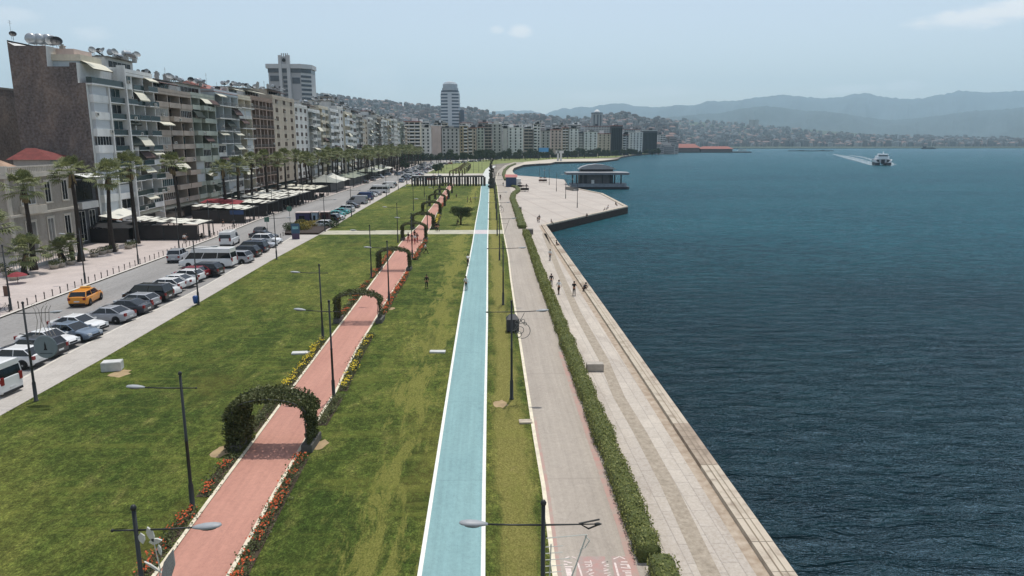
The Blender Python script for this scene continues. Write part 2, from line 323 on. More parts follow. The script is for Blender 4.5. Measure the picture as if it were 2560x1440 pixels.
# land: one polygon with the quay line, the pier and the bay
quay = [G(1363 + .7035 * (y - 563), y) for y in (1440, 1200, 1000, 850, 740, 650, 590, 565)]
d0 = (quay[1] - quay[0]).normalized(); quay[0:0] = [quay[0] - d0 * 25, ]
quay[0:0] = [Vector((quay[0].x, -60, 0))]
PIER = [G(1570, 518), G(1507, 485), G(1452, 474), G(1424, 468), G(1411, 449), G(1350, 443), G(1294, 439)]
BAY = [G(*p) for p in ((1284, 433), (1281, 427), (1285, 420), (1309, 412), (1340, 409.5), (1376, 408), (1387, 405), (1430, 404), (1493, 403), (1544, 397.5), (1552, 392), (1571, 389), (1590, 386.5), (1620, 384), (1650, 381), (1665, 379.5))]
KP = [G(1672, 379.3), G(1732, 379.3), G(1732, 376.2), G(1832, 374.6)]     # Konak pier
COAST = quay + PIER + BAY
WL = -1.7
from mathutils.geometry import tessellate_polygon
def poly_sheet(name, pts, z, m, wall=None, wm=None, kind='structure', dz=0):
    pts = [Vector((p.x, p.y, z)) for p in pts]; tri = tessellate_polygon([pts]); mb = MB(); mb.raw(pts, [])
    for t in tri:
        a, b, c = (pts[i] for i in t)
        if (b - a).cross(c - a).z < 0: t = (t[0], t[2], t[1])
        mb.f.append(tuple(t)); mb.m.append(0)
    if wall is not None:
        n = len(pts); area = sum(pts[i].x * pts[(i + 1) % n].y - pts[(i + 1) % n].x * pts[i].y for i in range(n)); vs = pts + [Vector((p.x, p.y, wall)) for p in pts]
        mb.raw(vs, [((i, i + n, (i + 1) % n + n, (i + 1) % n) if area > 0 else (i, (i + 1) % n, (i + 1) % n + n, i + n)) for i in range(n)], 1)
    return tag(mb.build(name, [m, wm or m]), kind=kind)
M_earth = mat('city_ground', lin(120, 112, 102), .95, .3, .02)
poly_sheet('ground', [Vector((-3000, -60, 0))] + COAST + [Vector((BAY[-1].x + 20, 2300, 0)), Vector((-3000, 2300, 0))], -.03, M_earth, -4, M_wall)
strip('boulevard_pavement', [Vector((-76, -40, 0)), Vector((-74, 100, 0)), Vector((-74, 640, 0))], kerb, .12, M_prom, y1=600)
mbk = MB()
strip('kerb_line', off(kerb, 0.0), off(kerb, .32), .14, mat('kerb_light', lin(205, 200, 190), .8, .2, 2), y1=600)
strip('road', off(kerb, .32), off(side_l, -.2), .0, M_asph, y1=760)
strip('sidewalk_kerb', off(side_l, -.22), off(side_l, 0.05), .13, M_kerb, y1=600)
strip('sidewalk', off(side_l, .05), off(side_r, 0), .125, M_side, y1=700)
YC0, YC1 = G(1100, 586).y, G(1100, 577).y                       # cross path
YR0, YR1 = G(1100, 461).y, G(1100, 440).y                       # crossing road far away
def lawn(y0, y1):
    strip('lawn', off(side_r, 0), off(red_l, 0), .10, M_lawn, y0=y0, y1=y1)
    strip('lawn', off(red_r, 0), off(blu_l, 0), .10, M_lawn, y0=y0, y1=y1)
    strip('lawn', off(blu_r, 0), off(gry_l, 0), .10, M_lawn, y0=y0, y1=y1)
lawn(-40, YC0); lawn(YC1, YR0)
M_pale = mat('pale_concrete_path', lin(172, 168, 148), .85, .2, .5)
strip('cross_path', side_r, off(blu_l, .1), .104, M_pale, y0=YC0 - .3, y1=YC1 + .3)
strip('cross_path', off(blu_r, -.1), gry_l, .104, M_pale, y0=YC0 - .3, y1=YC1 + .3)
strip('blue_path', blu_l, blu_r, .112, M_blue, y0=-40, y1=YC0 - .3)
strip('blue_path', blu_l, blu_r, .112, M_blue, y0=YC1 + .3, y1=YR0)
strip('pink_crossing', blu_l, blu_r, .112, mat('pink_crossing_surface', lin(196, 186, 186), .8, .1, 1), y0=YC0 - .3, y1=YC1 + .3)
strip('white_path', blu_l, blu_r, .112, mat('pale_path_far', lin(196, 198, 192), .8, .1, .3), y0=YR0, y1=blu_l[-1].y)
for ln, s in ((blu_l, 1), (blu_r, -1)):
    a = [Vector((p.x + (0.02 * mnoise.noise((p.y * .3, s, 0))), p.y, 0)) for p in ln]
    strip('path_edge_line', off(a, -.1 if s > 0 else -.09), off(a, .09 if s > 0 else .1), .118, M_white, y1=YR1)
strip('red_path', off(red_l, .1), off(red_r, -.1), .11, M_red, y1=YR0)
M_cream = mat('cream_kerb', lin(214, 204, 180), .8, .15, 2)
for ln in (red_l, red_r): strip('path_kerb', off(ln, -.09), off(ln, .1), .15, M_cream, y1=YR0)
strip('grey_path', off(gry_l, .12), off(gry_r, .4), .104, M_grey)
strip('path_kerb', off(gry_l, -.1), off(gry_l, .12), .14, M_cream)
M_pink = mat('worn_pink_paint', lin(176, 136, 126), .85, col2=lin(162, 150, 138), scale=1.4)
strip('painted_edge', off(gry_r, -.35), off(gry_r, .0), .112, M_pink, y1=60)
strip('painted_edge', off(gry_l, .12), off(gry_l, .3), .112, M_pink, y1=45)
# promenade: hedge line to quay
qline = quay[:]
strip('promenade', off(gry_r, .4), off(qline, -1.0), .10, M_stone, y0=-40, y1=quay[-1].y - 8)
strip('cobble_strip', off(cob_c, -.42), off(cob_c, .42), .106, M_cobble, y0=-40, y1=cob_c[-1].y)
strip('quay_gutter', off(qline, -1.55), off(qline, -.97), .106, mat('quay_gutter_dark', lin(146, 128, 108), .9, .3, 2.2, col2=lin(182, 168, 150)), y0=-40, y1=quay[-1].y)
# coping: a row of long pale stones
cop = MB(); M_cop = [mat('coping_stone', lin(190, 178, 160), .85, .2, 1.1, col2=lin(146, 132, 116), c3=lin(184, 172, 154), bump=.4), mat('coping_stone_b', lin(172, 156, 138), .85, .2, 1.3, col2=lin(128, 114, 98), bump=.4)]
rnd = random.Random(3); y = -38.0
while y < quay[-1].y - 1:
    l = rnd.uniform(1.6, 2.4); x0, x1 = xat(qline, y), xat(qline, y + l - .03); h = .36 + rnd.uniform(-.012, .012); k = rnd.random() < .3
    vs = [(x0 - .98, y, 0), (x0, y, 0), (x1, y + l - .03, 0), (x1 - .98, y + l - .03, 0)]; vs += [(a, b, h) for a, b, _ in vs]
    cop.raw(vs, [(4, 5, 6, 7), (0, 1, 5, 4), (1, 2, 6, 5), (2, 3, 7, 6), (3, 0, 4, 7)], int(k)); y += l


tag(cop.build('quay_coping', M_cop), kind='structure')
strip('coping_groove', off(qline, -.66), off(qline, -.61), .3725 + .012, mat('groove_dark', lin(134, 120, 102), .95), y0=-38, y1=quay[-1].y - 2); strip('coping_groove', off(qline, -.36), off(qline, -.33), .3725 + .012, MATS['groove_dark'], y0=-38, y1=quay[-1].y - 2)
pl = [Vector((xat(gry_r, quay[-1].y - 8) + .4, quay[-1].y - 8, 0)), Vector((quay[-1].x - 1.0, quay[-1].y - 8, 0)), quay[-1] + Vector((-1, 1.0, 0)), quay[-1] + Vector((0, .3, 0))] + [p + Vector((-.3, 0, 0)) for p in PIER]
pl += [Vector((xat(gry_r, yy) + .4, yy, 0)) for yy in (390, 330, 280, 230, 190, 165)]
pl = [p for i, p in enumerate(pl)]
poly_sheet('plaza', pl, .10, M_plaza)
pe = MB()
for a, b in zip([quay[-1]] + PIER[:3], PIER[:4]):
    n = Vector((a.y - b.y, b.x - a.x, 0)).normalized()
    vs = [a, b, b + n * 1.0, a + n * 1.0]; vs = [Vector((p.x, p.y, .0)) for p in vs] + [Vector((p.x, p.y, .30)) for p in vs]
    pe.raw(vs, [(4, 5, 6, 7), (0, 1, 5, 4), (1, 2, 6, 5), (2, 3, 7, 6), (3, 0, 4, 7)])
tag(pe.build('pier_coping', M_cop[0]), kind='structure')
# bare patches worn beside the nearest arch and the utility box
M_bare = mat('bare_earth', lin(158, 136, 102), .95, .2, 1.5)
for k, (px, py, r) in enumerate(((556, 1128, .55), (800, 1112, .5), (300, 934, .7), (1252, 1010, .5), (500, 1290, .4), (975, 772, .5))):
    c = G(px, py, .104); rn = random.Random(k); tag(MB().face([(c.x + math.cos(a / 14 * 6.283) * r * rn.uniform(.7, 1.25), c.y + math.sin(a / 14 * 6.283) * r * 1.5 * rn.uniform(.7, 1.25), .104) for a in range(14)]).build('bare_patch', M_bare), kind='structure')
# far shore promenade and lawns
def flat(name, px, z, m): return poly_sheet(name, [G(*p) for p in px], z, m)
flat('quay_walk', [(1262, 445), (1268, 440), (1294, 439), (1284, 433), (1281, 427), (1285, 420), (1309, 412), (1340, 409.5), (1376, 408), (1387, 405), (1430, 404), (1493, 403), (1544, 397.5), (1500, 396.6), (1380, 398), (1310, 405), (1275, 417), (1262, 432)], .06, mat('far_walk_stone', lin(186, 176, 160), .85, .12, .1))
flat('lawn', [(1062, 434), (1206, 434), (1226, 412), (1262, 408), (1345, 403), (1385, 398), (1490, 396), (1540, 394), (1560, 389), (1500, 390), (1290, 395), (1180, 400), (1130, 403), (1100, 416)], .05, mat('far_lawn', lin(112, 120, 62), .95, .25, .05))
flat('lawn', [(1560, 388.5), (1640, 382), (1660, 379.8), (1660, 377.5), (1500, 389)], .05, MATS['far_lawn'])
flat('cross_road', [(1020, 461), (1204, 461), (1207, 440), (1060, 437), (1035, 440)], .03, mat('pale_paving', lin(186, 180, 168), .85, .2, .1))
flat('cross_road', [(1040, 441), (1208, 437), (1210, 434), (1058, 434)], .055, mat('pale_paving', lin(186, 180, 168)))
flat('shore_road', [(1110, 405), (1290, 395.5), (1500, 390), (1500, 388.5), (1290, 392), (1100, 401)], .06, mat('shore_road_pale', lin(170, 166, 160), .9, .1, .05))

# water
def water_mat():
    t = NT('sea_water', .2); v = t.mp()
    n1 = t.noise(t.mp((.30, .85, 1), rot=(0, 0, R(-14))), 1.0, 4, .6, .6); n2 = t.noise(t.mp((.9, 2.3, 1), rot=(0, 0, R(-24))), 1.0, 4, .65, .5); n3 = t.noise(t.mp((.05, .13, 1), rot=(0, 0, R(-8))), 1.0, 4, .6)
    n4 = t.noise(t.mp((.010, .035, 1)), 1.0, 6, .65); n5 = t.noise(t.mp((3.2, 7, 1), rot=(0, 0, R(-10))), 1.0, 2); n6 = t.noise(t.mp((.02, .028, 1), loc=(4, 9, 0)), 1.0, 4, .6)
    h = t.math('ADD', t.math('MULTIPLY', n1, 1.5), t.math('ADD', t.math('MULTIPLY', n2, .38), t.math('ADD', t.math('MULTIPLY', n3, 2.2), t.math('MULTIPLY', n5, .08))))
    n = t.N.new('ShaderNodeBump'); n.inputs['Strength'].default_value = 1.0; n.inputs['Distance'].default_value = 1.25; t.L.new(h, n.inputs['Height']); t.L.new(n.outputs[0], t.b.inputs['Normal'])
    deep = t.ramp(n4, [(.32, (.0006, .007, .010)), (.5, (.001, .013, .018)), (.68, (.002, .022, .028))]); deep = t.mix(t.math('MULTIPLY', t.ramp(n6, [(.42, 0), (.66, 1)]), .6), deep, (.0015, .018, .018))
    c = t.mix(t.math('MULTIPLY', t.ramp(n1, [(.42, 0), (.68, 1)]), .6), deep, (.003, .028, .034)); c = t.mix(t.math('MULTIPLY', t.ramp(n2, [(.30, 1), (.46, 0)]), .6), c, (.0, .002, .004))  # ripple crests painted lighter, troughs near black, imitating light and shade on waves
    x = t.sep(t.o); far = t.lim(t.math('ADD', t.math('ADD', x[1], t.math('MULTIPLY', x[0], .25)), t.math('MULTIPLY', t.math('SUBTRACT', n6, .5), 90)), 55, 200)  # reflection gradient put into the base colour: near-black close by, teal farther out
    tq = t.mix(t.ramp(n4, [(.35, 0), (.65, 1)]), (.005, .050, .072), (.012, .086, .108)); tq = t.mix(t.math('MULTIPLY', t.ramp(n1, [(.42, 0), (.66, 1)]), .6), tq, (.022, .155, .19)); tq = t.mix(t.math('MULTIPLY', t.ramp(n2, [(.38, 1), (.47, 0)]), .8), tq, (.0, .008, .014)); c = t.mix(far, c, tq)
    t.b.inputs['Specular IOR Level'].default_value = .2; t.b.inputs['IOR'].default_value = 1.33; df = t.N.new('ShaderNodeBsdfDiffuse'); gl = t.N.new('ShaderNodeBsdfGlossy'); gl.inputs['Roughness'].default_value = .18; gl.inputs['Color'].default_value = (.72, .87, .97, 1); fr = t.N.new('ShaderNodeFresnel'); fr.inputs['IOR'].default_value = 1.27; mx = t.N.new('ShaderNodeMixShader')
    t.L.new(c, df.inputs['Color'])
    for q in (df, gl, fr): t.L.new(n.outputs[0], q.inputs['Normal'])
    t.L.new(fr.outputs[0], mx.inputs[0]); t.L.new(df.outputs[0], mx.inputs[1]); t.L.new(gl.outputs[0], mx.inputs[2]); t.L.new(mx.outputs[0], t.N['Material Output'].inputs['Surface']); return t.m
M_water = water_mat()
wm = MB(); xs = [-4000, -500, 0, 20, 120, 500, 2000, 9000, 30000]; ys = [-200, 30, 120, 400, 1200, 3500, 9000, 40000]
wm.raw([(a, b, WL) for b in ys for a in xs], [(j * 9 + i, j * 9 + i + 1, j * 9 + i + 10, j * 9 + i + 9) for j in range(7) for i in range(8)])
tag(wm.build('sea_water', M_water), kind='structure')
# mountains: ridges with their own distance and depth
def ridge(name, prof, Y, depth, m, base=WL - 1, seed=0, rough=.03, front=None):
    x0, x1 = prof[0][0], prof[-1][0]; nx = int((x1 - x0) / 4); ny = 14; vs = []; fs = []
    for i in range(nx + 1):
        px = x0 + (x1 - x0) * i / nx
        for a, b in zip(prof, prof[1:]):
            if a[0] <= px <= b[0]: py = a[1] + (b[1] - a[1]) * (px - a[0]) / (b[0] - a[0]); break
        top = P(px, py, Y); hh = top.z
        for j in range(ny + 1):
            t = j / ny; fold = mnoise.fractal(Vector((px * .012, t * 1.2 + seed, seed)), 1.0, 2.0, 5)
            yy = Y - depth * (1 - t) * (1 + .1 * fold); zz = base + (hh - base) * (t ** 1.15) * (1 + (1 - t) * t * 1.6 * fold)
            if j == ny: zz = hh * (1 + rough * mnoise.noise(Vector((px * .09, seed, 0))))
            vs.append((top.x * (yy / Y) if front is None else top.x, yy, max(zz, base) + 0))
        vs.append((top.x, Y + depth * .5, base))
    k = ny + 2
    for i in range(nx):
        for j in range(ny + 1): fs.append((i * k + j, (i + 1) * k + j, (i + 1) * k + j + 1, i * k + j + 1))
    return tag(MB().raw(vs, fs).build(name, m, smooth=True), kind='structure')
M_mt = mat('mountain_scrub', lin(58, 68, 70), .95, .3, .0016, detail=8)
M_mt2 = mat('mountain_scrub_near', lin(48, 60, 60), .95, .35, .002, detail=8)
far_prof = [(700, 300), (1100, 290), (1200, 283), (1235, 279), (1270, 275), (1300, 277), (1330, 276), (1352, 282), (1365, 286), (1385, 277), (1412, 270), (1425, 273), (1450, 267), (1480, 268), (1505, 262), (1560, 258), (1590, 265), (1640, 268), (1690, 266), (1740, 264), (1770, 252), (1830, 253), (1900, 242), (1950, 236), (1990, 240), (2050, 245), (2100, 244), (2130, 235), (2170, 234), (2210, 242), (2260, 247), (2310, 246), (2350, 237), (2400, 226), (2440, 229), (2500, 230), (2560, 228), (2700, 236), (3000, 250), (3400, 290)]
mid_prof = [(1500, 330), (1600, 300), (1700, 290), (1744, 286), (1800, 283), (1850, 272), (1913, 265), (1960, 270), (2010, 277), (2060, 278), (2110, 284), (2160, 293), (2220, 300), (2280, 297), (2340, 290), (2380, 284), (2430, 277), (2500, 274), (2560, 268), (2700, 262), (3000, 280), (3400, 310)]
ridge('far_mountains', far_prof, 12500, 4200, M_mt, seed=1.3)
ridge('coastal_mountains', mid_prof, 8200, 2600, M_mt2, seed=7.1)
# ================================================================ plants
ORD = ['', 'first', 'second', 'third', 'fourth', 'fifth', 'sixth', 'seventh', 'eighth', 'ninth', 'tenth', 'eleventh', 'twelfth', 'thirteenth', 'fourteenth', 'fifteenth', 'sixteenth', 'seventeenth', 'eighteenth', 'nineteenth', 'twentieth']
def nth(i):
    if i <= 20: return ORD[i]
    tens = {2: 'twenty', 3: 'thirty', 4: 'forty', 5: 'fifty', 6: 'sixty', 7: 'seventy', 8: 'eighty', 9: 'ninety'}
    t, u = divmod(i, 10)
    if t >= 10: return '%dth' % i
    return tens[t] + '-' + ORD[u] if u else tens[t][:-1] + 'ieth'
def leaf_mat(name, a, b, c=None, rough=.6):
    t = NT(name, rough); n = t.noise(t.mp(), 1.1, 4, .7); n2 = t.noise(t.mp(), 9, 2)
    col = t.ramp(n, [(.32, a), (.68, b)]); col = t.mix(t.ramp(n2, [(.45, 0), (.7, .6)]), col, c or tuple(min(1, x * 1.7) for x in b))
    t.b.inputs['Specular IOR Level'].default_value = .3
    tr = t.N.new('ShaderNodeBsdfTranslucent'); mx = t.N.new('ShaderNodeMixShader'); mx.inputs[0].default_value = .22; o = t.N['Material Output']
    t.L.new(col, t.b.inputs['Base Color']); t.L.new(col, tr.inputs[0]); t.L.new(t.b.outputs[0], mx.inputs[1]); t.L.new(tr.outputs[0], mx.inputs[2]); t.L.new(mx.outputs[0], o.inputs['Surface'])
    return t.m
M_palm = leaf_mat('palm_frond', lin(64, 76, 40), lin(110, 118, 68), lin(186, 186, 140))
M_trunk = mat('palm_trunk', lin(50, 42, 36), .95, .35, 3, bump=.8, bscale=8, stretch=(1, 1, 4))
M_skirt = mat('dry_frond', lin(112, 96, 66), .95, .35, 5)
M_vine = leaf_mat('vine_leaf', lin(48, 58, 32), lin(92, 98, 56), lin(140, 142, 96))
M_hedge = leaf_mat('hedge_leaf', lin(92, 100, 46), lin(130, 134, 72), lin(172, 170, 108))
M_tree = leaf_mat('tree_leaf', lin(36, 50, 28), lin(62, 76, 40), lin(92, 104, 60))
M_tree2 = leaf_mat('tree_leaf_far', lin(30, 44, 28), lin(54, 68, 38))
M_bark = mat('bark', lin(78, 64, 52), .95, .3, 3, bump=.6)
M_core = mat('foliage_core', lin(26, 34, 18), .95, .3, 3)
def quad(mb, c, n, s, rnd, m=0, asp=1.0):
    n = Vector(n).normalized(); a = n.orthogonal().normalized(); a.rotate(Matrix.Rotation(rnd.uniform(0, 6.28), 3, n)); b = n.cross(a)
    a *= s * .5; b *= s * .5 * asp; c = Vector(c); mb.face([c - a, c - b * .8, c + a, c + b * .8], m)
def leaf_cloud(mb, blobs, n, s, rnd, m=0, shell=.55):
    vol = [b[3] * b[4] * b[5] for b in blobs]; tot = sum(vol)
    for (cx, cy, cz, rx, ry, rz), v in zip(blobs, vol):
        for _ in range(int(n * v / tot)):
            d = Vector((rnd.gauss(0, 1), rnd.gauss(0, 1), rnd.gauss(0, 1))).normalized(); k = shell + (1 - shell) * rnd.random() ** .7; k *= 1 + .18 * mnoise.noise(d * 3 + Vector((cx, cy, cz)))
            p = Vector((cx + d.x * rx * k, cy + d.y * ry * k, cz + d.z * rz * k)); nn = d + Vector((rnd.gauss(0, .7), rnd.gauss(0, .7), rnd.gauss(0, .7)))
            quad(mb, p, nn, s * rnd.uniform(.6, 1.4), rnd, m, .8)
# --- fan palms
def palm_crown(seed, R_=3.5, nl=40, scale=1.0):
    rnd = random.Random(seed); mb = MB()
    for i in range(nl):
        az = rnd.uniform(0, 6.283); u = i / nl; el = R(86 - 112 * u ** .9 + rnd.uniform(-10, 10))
        d = Vector((math.cos(az) * math.cos(el), math.sin(az) * math.cos(el), math.sin(el))); pl = rnd.uniform(.45, .66) * R_; side = Vector((-math.sin(az), math.cos(az), 0)); upv = side.cross(d) * -1
        p0 = d * .15; p1 = d * pl + Vector((0, 0, -.06 * pl)); mb.tube([p0, p1], [.035, .02], 3, 0, False)
        L_ = R_ * rnd.uniform(.36, .50)
        for k in range(11):
            an = R(-82 + 164 * k / 10); dd = (d * math.cos(an) + side * math.sin(an)).normalized(); l = L_ * (1 - .25 * abs(math.sin(an)))
            w_ = (side * math.cos(an) - d * math.sin(an)) * (.060 * R_ * .5)
            mid = p1 + dd * l * .6 + upv * .02; tip = p1 + dd * l + Vector((0, 0, -.30 * l)) - d * 0
            mb.face([p1, mid - w_, tip, mid + w_], 0)
    for i in range(13):
        az = rnd.uniform(0, 6.283); d = Vector((math.cos(az), math.sin(az), 0)); z = -rnd.uniform(.1, 1.3); s_ = Vector((-d.y, d.x, 0)) * .16; q = d * rnd.uniform(.3, .48) + Vector((0, 0, z))
        mb.face([q - s_ + Vector((0, 0, .3)), q + s_ + Vector((0, 0, .3)), q + s_ * 1.3 + d * .18 + Vector((0, 0, -.75)), q - s_ * 1.3 + d * .18 + Vector((0, 0, -.75))], 1)
    return mb.mesh('palm_crown', [M_palm, M_skirt])
def palm_trunk_mesh(h, bend, seed, r0=.43, r1=.26):
    mb = MB(); n = 16; pts = []; rs = []
    for i in range(n + 1):
        t = i / n; pts.append((bend * t * t, bend * .6 * math.sin(t * 3), h * t)); rs.append((r0 + (r1 - r0) * min(1, t * 1.35) + (.16 * (1 - t * 8) if t < .125 else 0)) * (1 + .05 * (i % 2)) + (.10 if t > .93 else 0))
    mb.tube(pts, rs, 10, 0); return mb.mesh('palm_trunk', M_trunk, True), Vector(pts[-1])
crowns = [palm_crown(s) for s in (1, 2, 3, 4)]
trunks = [palm_trunk_mesh(12.2, b, i) for i, b in enumerate((.25, -.3, .55, 0.0, -.6))]
def palm(x, y, h, i, label, group='fan palms lining the boulevard', cs=1.0):
    o = empty('palm_tree', (x, y, .1), random.Random(i * 7).uniform(0, 6.28), label, 'palm tree', group)
    tm, top = trunks[i % 5]; k = h / 12.2; t = place('trunk', tm, o, sc=(max(.75, cs), max(.75, cs), k)); c = place('crown', crowns[i % 4], o, (top.x * max(.75, cs), top.y * max(.75, cs), top.z * k), (0, 0, i * 1.3), (cs, cs, cs)); return o
py_ = [103, 110.5, 120, 130, 147, 175, 185, 195.5, 208, 218, 228, 238.5, 251, 262, 274, 284, 296, 306, 318]
y = 318
r_ = random.Random(5)
while y < 610: y += r_.uniform(9.5, 12.5); py_.append(y)
near_desc = {0: 'at the corner of the cream mansion', 1: 'in front of the mansion bay window', 2: 'in front of the white apartment block', 3: 'beside the orange shop sign', 4: 'behind the near striped terrace awning', 5: 'first one beyond the near striped terrace'}
for i, yy in enumerate(py_):
    x = -62.6 + r_.uniform(-.5, .5) - (2.4 if i == 0 else 0); h = r_.uniform(10.8, 13.4)
    lab = ('tall fan palm ' + near_desc[i]) if i in near_desc else 'tall fan palm, %s of the boulevard row counted from the mansion' % nth(i + 1)
    palm(x, yy, h, i, lab, cs=r_.uniform(.95, 1.12))
# palms of the second file, close to the facades beyond the terraces
for i in range(22):
    yy = 262 + i * 15 + r_.uniform(-3, 3); palm(-67.5 + r_.uniform(-1, 1), yy, r_.uniform(10, 12.5), i + 3, 'fan palm close to the facades behind the row, %s from its near end' % nth(i + 1), 'fan palms close to the facades', .95)
for i in range(26):
    yy = 330 + i * 11.5; palm(-56.2 + r_.uniform(-.8, .8), yy, r_.uniform(9.5, 12), i + 1, 'far fan palm at the roadside kerb, %s beyond the white tent' % nth(i + 1), 'far fan palms at the roadside', .95)
a = G(62, 690); palm(a.x, a.y, 3.0, 2, 'low fan palm with dark stem between mansion and street lamp', 'small palms by the mansion', .95)
for k, (px, py, h) in enumerate(((163, 660, 1.9), (184, 655, 2.4))):
    a = G(px, py); palm(a.x, a.y, h, k + 4, ['bushy young palm in front of the mansion windows', 'young palm beside the black narrow house'][k], 'small palms by the mansion', .72)
a = G(-22, 770); palm(a.x, a.y, 8.6, 3, 'palm cut by the left edge of the photo', 'fan palms lining the boulevard', 1.15)
# --- generic trees
def tree_mesh(seed, h, rx, rz, n, s, m, trunk_r=.18, kind='round', clear=.35):
    rnd = random.Random(seed); mb = MB(); cz = h - rz; blobs = []
    for i in range(9):
        a = rnd.uniform(0, 6.28); q = rnd.uniform(.2, .65) * rx; blobs.append((math.cos(a) * q, math.sin(a) * q, cz + rnd.uniform(-.45, .55) * rz, rx * rnd.uniform(.35, .55), rx * rnd.uniform(.35, .55), rz * rnd.uniform(.35, .55)))
    leaf_cloud(mb, blobs, n, s, rnd, 0, .4); crown = mb.mesh('crown', [m])
    tb = MB(); tb.tube([(0, 0, 0), (.05, .03, h * clear), (0, .05, cz)], [trunk_r * 1.3, trunk_r, trunk_r * .6], 8)
    for b in blobs[:6]: tb.tube([(0, .02, h * clear * .9), ((b[0]) * .6, b[1] * .6, (h * clear + b[2]) / 2), (b[0], b[1], b[2])], [trunk_r * .55, trunk_r * .35, .03], 5)
    return crown, tb.mesh('trunk', M_bark, True)
def tree(name, x, y, meshes, rz, label, cat='tree', group=None, sc=1.0):
    o = empty(name, (x, y, .08), rz, label, cat, group); place('trunk', meshes[1], o, sc=(sc,) * 3); place('crown', meshes[0], o, sc=(sc,) * 3); return o
um = tree_mesh(11, 4.2, 2.7, 1.35, 7000, .17, M_tree, .16, clear=.3)
a = G(1152, 563); tree('umbrella_tree', a.x, a.y, um, 0, 'low spreading dark tree alone on the lawn beside the blue path', 'tree')
# --- hedges
def hedge(name, line, w, h, label, seed=0, n_leaf=90, group=None, z0=.1, y1=None, y0=None, ls=.10):
    rnd = random.Random(seed); pts = []; L_ = 0
    for a, b in zip(line, line[1:]):
        n = max(1, int((b - a).length / .45)); 
        for i in range(n): pts.append(a.lerp(b, i / n))
    pts.append(line[-1]); mb = MB(); prof = [(-.5, 0), (-.53, .5), (-.48, .88), (-.3, 1.0), (0, 1.03), (.3, 1.0), (.48, .88), (.53, .5), (.5, 0)]; vs = []; fs = []; k = len(prof); o = empty(name, (pts[0].x, pts[0].y, z0), 0, label, 'hedge', group); base = Vector((pts[0].x, pts[0].y, z0)); lf = MB()
    for i, p in enumerate(pts):
        t = (pts[min(i + 1, len(pts) - 1)] - pts[max(0, i - 1)]).normalized(); s_ = Vector((t.y, -t.x, 0)); L_ = i * .45
        big = 1 + .3 * mnoise.noise(Vector((L_ * .35, seed, 3))) + .16 * mnoise.noise(Vector((L_ * 1.4, seed, 9)))
        notch = 1 - .28 * max(0, mnoise.noise(Vector((L_ * .28, seed, 20))) - .35) * 3
        for (u, v) in prof:
            q = p + s_ * (u * w * big * (1 + .12 * mnoise.noise(Vector((L_ * 2, u * 3, v * 3))))) + Vector((0, 0, v * h * big * notch)); vs.append(q - base * 1)
            vs[-1].z = v * h * big * notch
        if i:
            for j in range(k - 1): fs.append(((i - 1) * k + j, i * k + j, i * k + j + 1, (i - 1) * k + j + 1))
            if p.y < 260:
                nn = int(n_leaf * .45 * (1 if p.y < 75 else .5 if p.y < 130 else .25))
                for _ in range(nn):
                    j = rnd.randrange(k - 1); a = rnd.random(); b = rnd.random(); q = vs[(i - 1) * k + j].lerp(vs[i * k + j], a).lerp(vs[(i - 1) * k + j + 1].lerp(vs[i * k + j + 1], a), b)
                    u = (prof[j][0] + prof[j + 1][0]) / 2; v = (prof[j][1] + prof[j + 1][1]) / 2; nr = s_ * u * 2 + Vector((0, 0, v - .3)); quad(lf, q + nr * rnd.uniform(0, .16), nr + Vector((rnd.gauss(0, .6), rnd.gauss(0, .6), rnd.gauss(0, .6))), ls * rnd.uniform(.6, 1.4) * (1 if p.y < 75 else 1.6 if p.y < 130 else 2.6), rnd)
    fs += [tuple(range(k)), tuple((len(pts) - 1) * k + j for j in range(k))[::-1]]
    c = mb.raw(vs, fs).build('twig_core', mat('hedge_core', lin(76, 84, 40), .95, .4, 4, bump=1, bscale=12), o, True); lf.build('foliage', M_hedge, o)
    return o
def hl(pxs, z=.45): return [G(x, y, z) * 1 for x, y in pxs]
def flatz(l): return [Vector((p.x, p.y, 0)) for p in l]
def hmid(y):
    L_ = xat(gry_r, G(1400, y).y); return Vector((L_ + .62, G(1400, y).y, 0))
H1 = [Vector((xat(gry_r, yy) + .60, yy, 0)) for yy in (28.0, 33, 40, 50, 60, 72, 86, 100, 115, 130, 142.5)]
hedge('boxwood_hedge', H1, .95, .8, 'long clipped hedge between grey path and stone promenade', 1, 300)
H0 = [Vector((xat(gry_r, 20) + .9, 20, 0)), Vector((xat(gry_r, 26) + .95, 26.0, 0)), Vector((xat(gry_r, 27.6) + .95, 27.4, 0))]
hedge('boxwood_hedge', H0, .95, .75, 'clipped bush cut by the bottom edge, just past the long hedge', 2, 200)
H2 = flatz([G(1306, 573), G(1296, 540), G(1281, 500), G(1284, 488), G(1296, 479), G(1293, 471), G(1275, 466)])
hedge('boxwood_hedge', H2, 1.5, .8, 'winding hedge that bends round towards the blue kiosk', 3, 60)
H3 = flatz([G(1265, 452), G(1259, 438), G(1262, 427), G(1272, 418), G(1288, 411)])
hedge('boxwood_hedge', H3, 1.6, .9, 'far hedge curving beside the pale walk behind the kiosk', 4, 40)
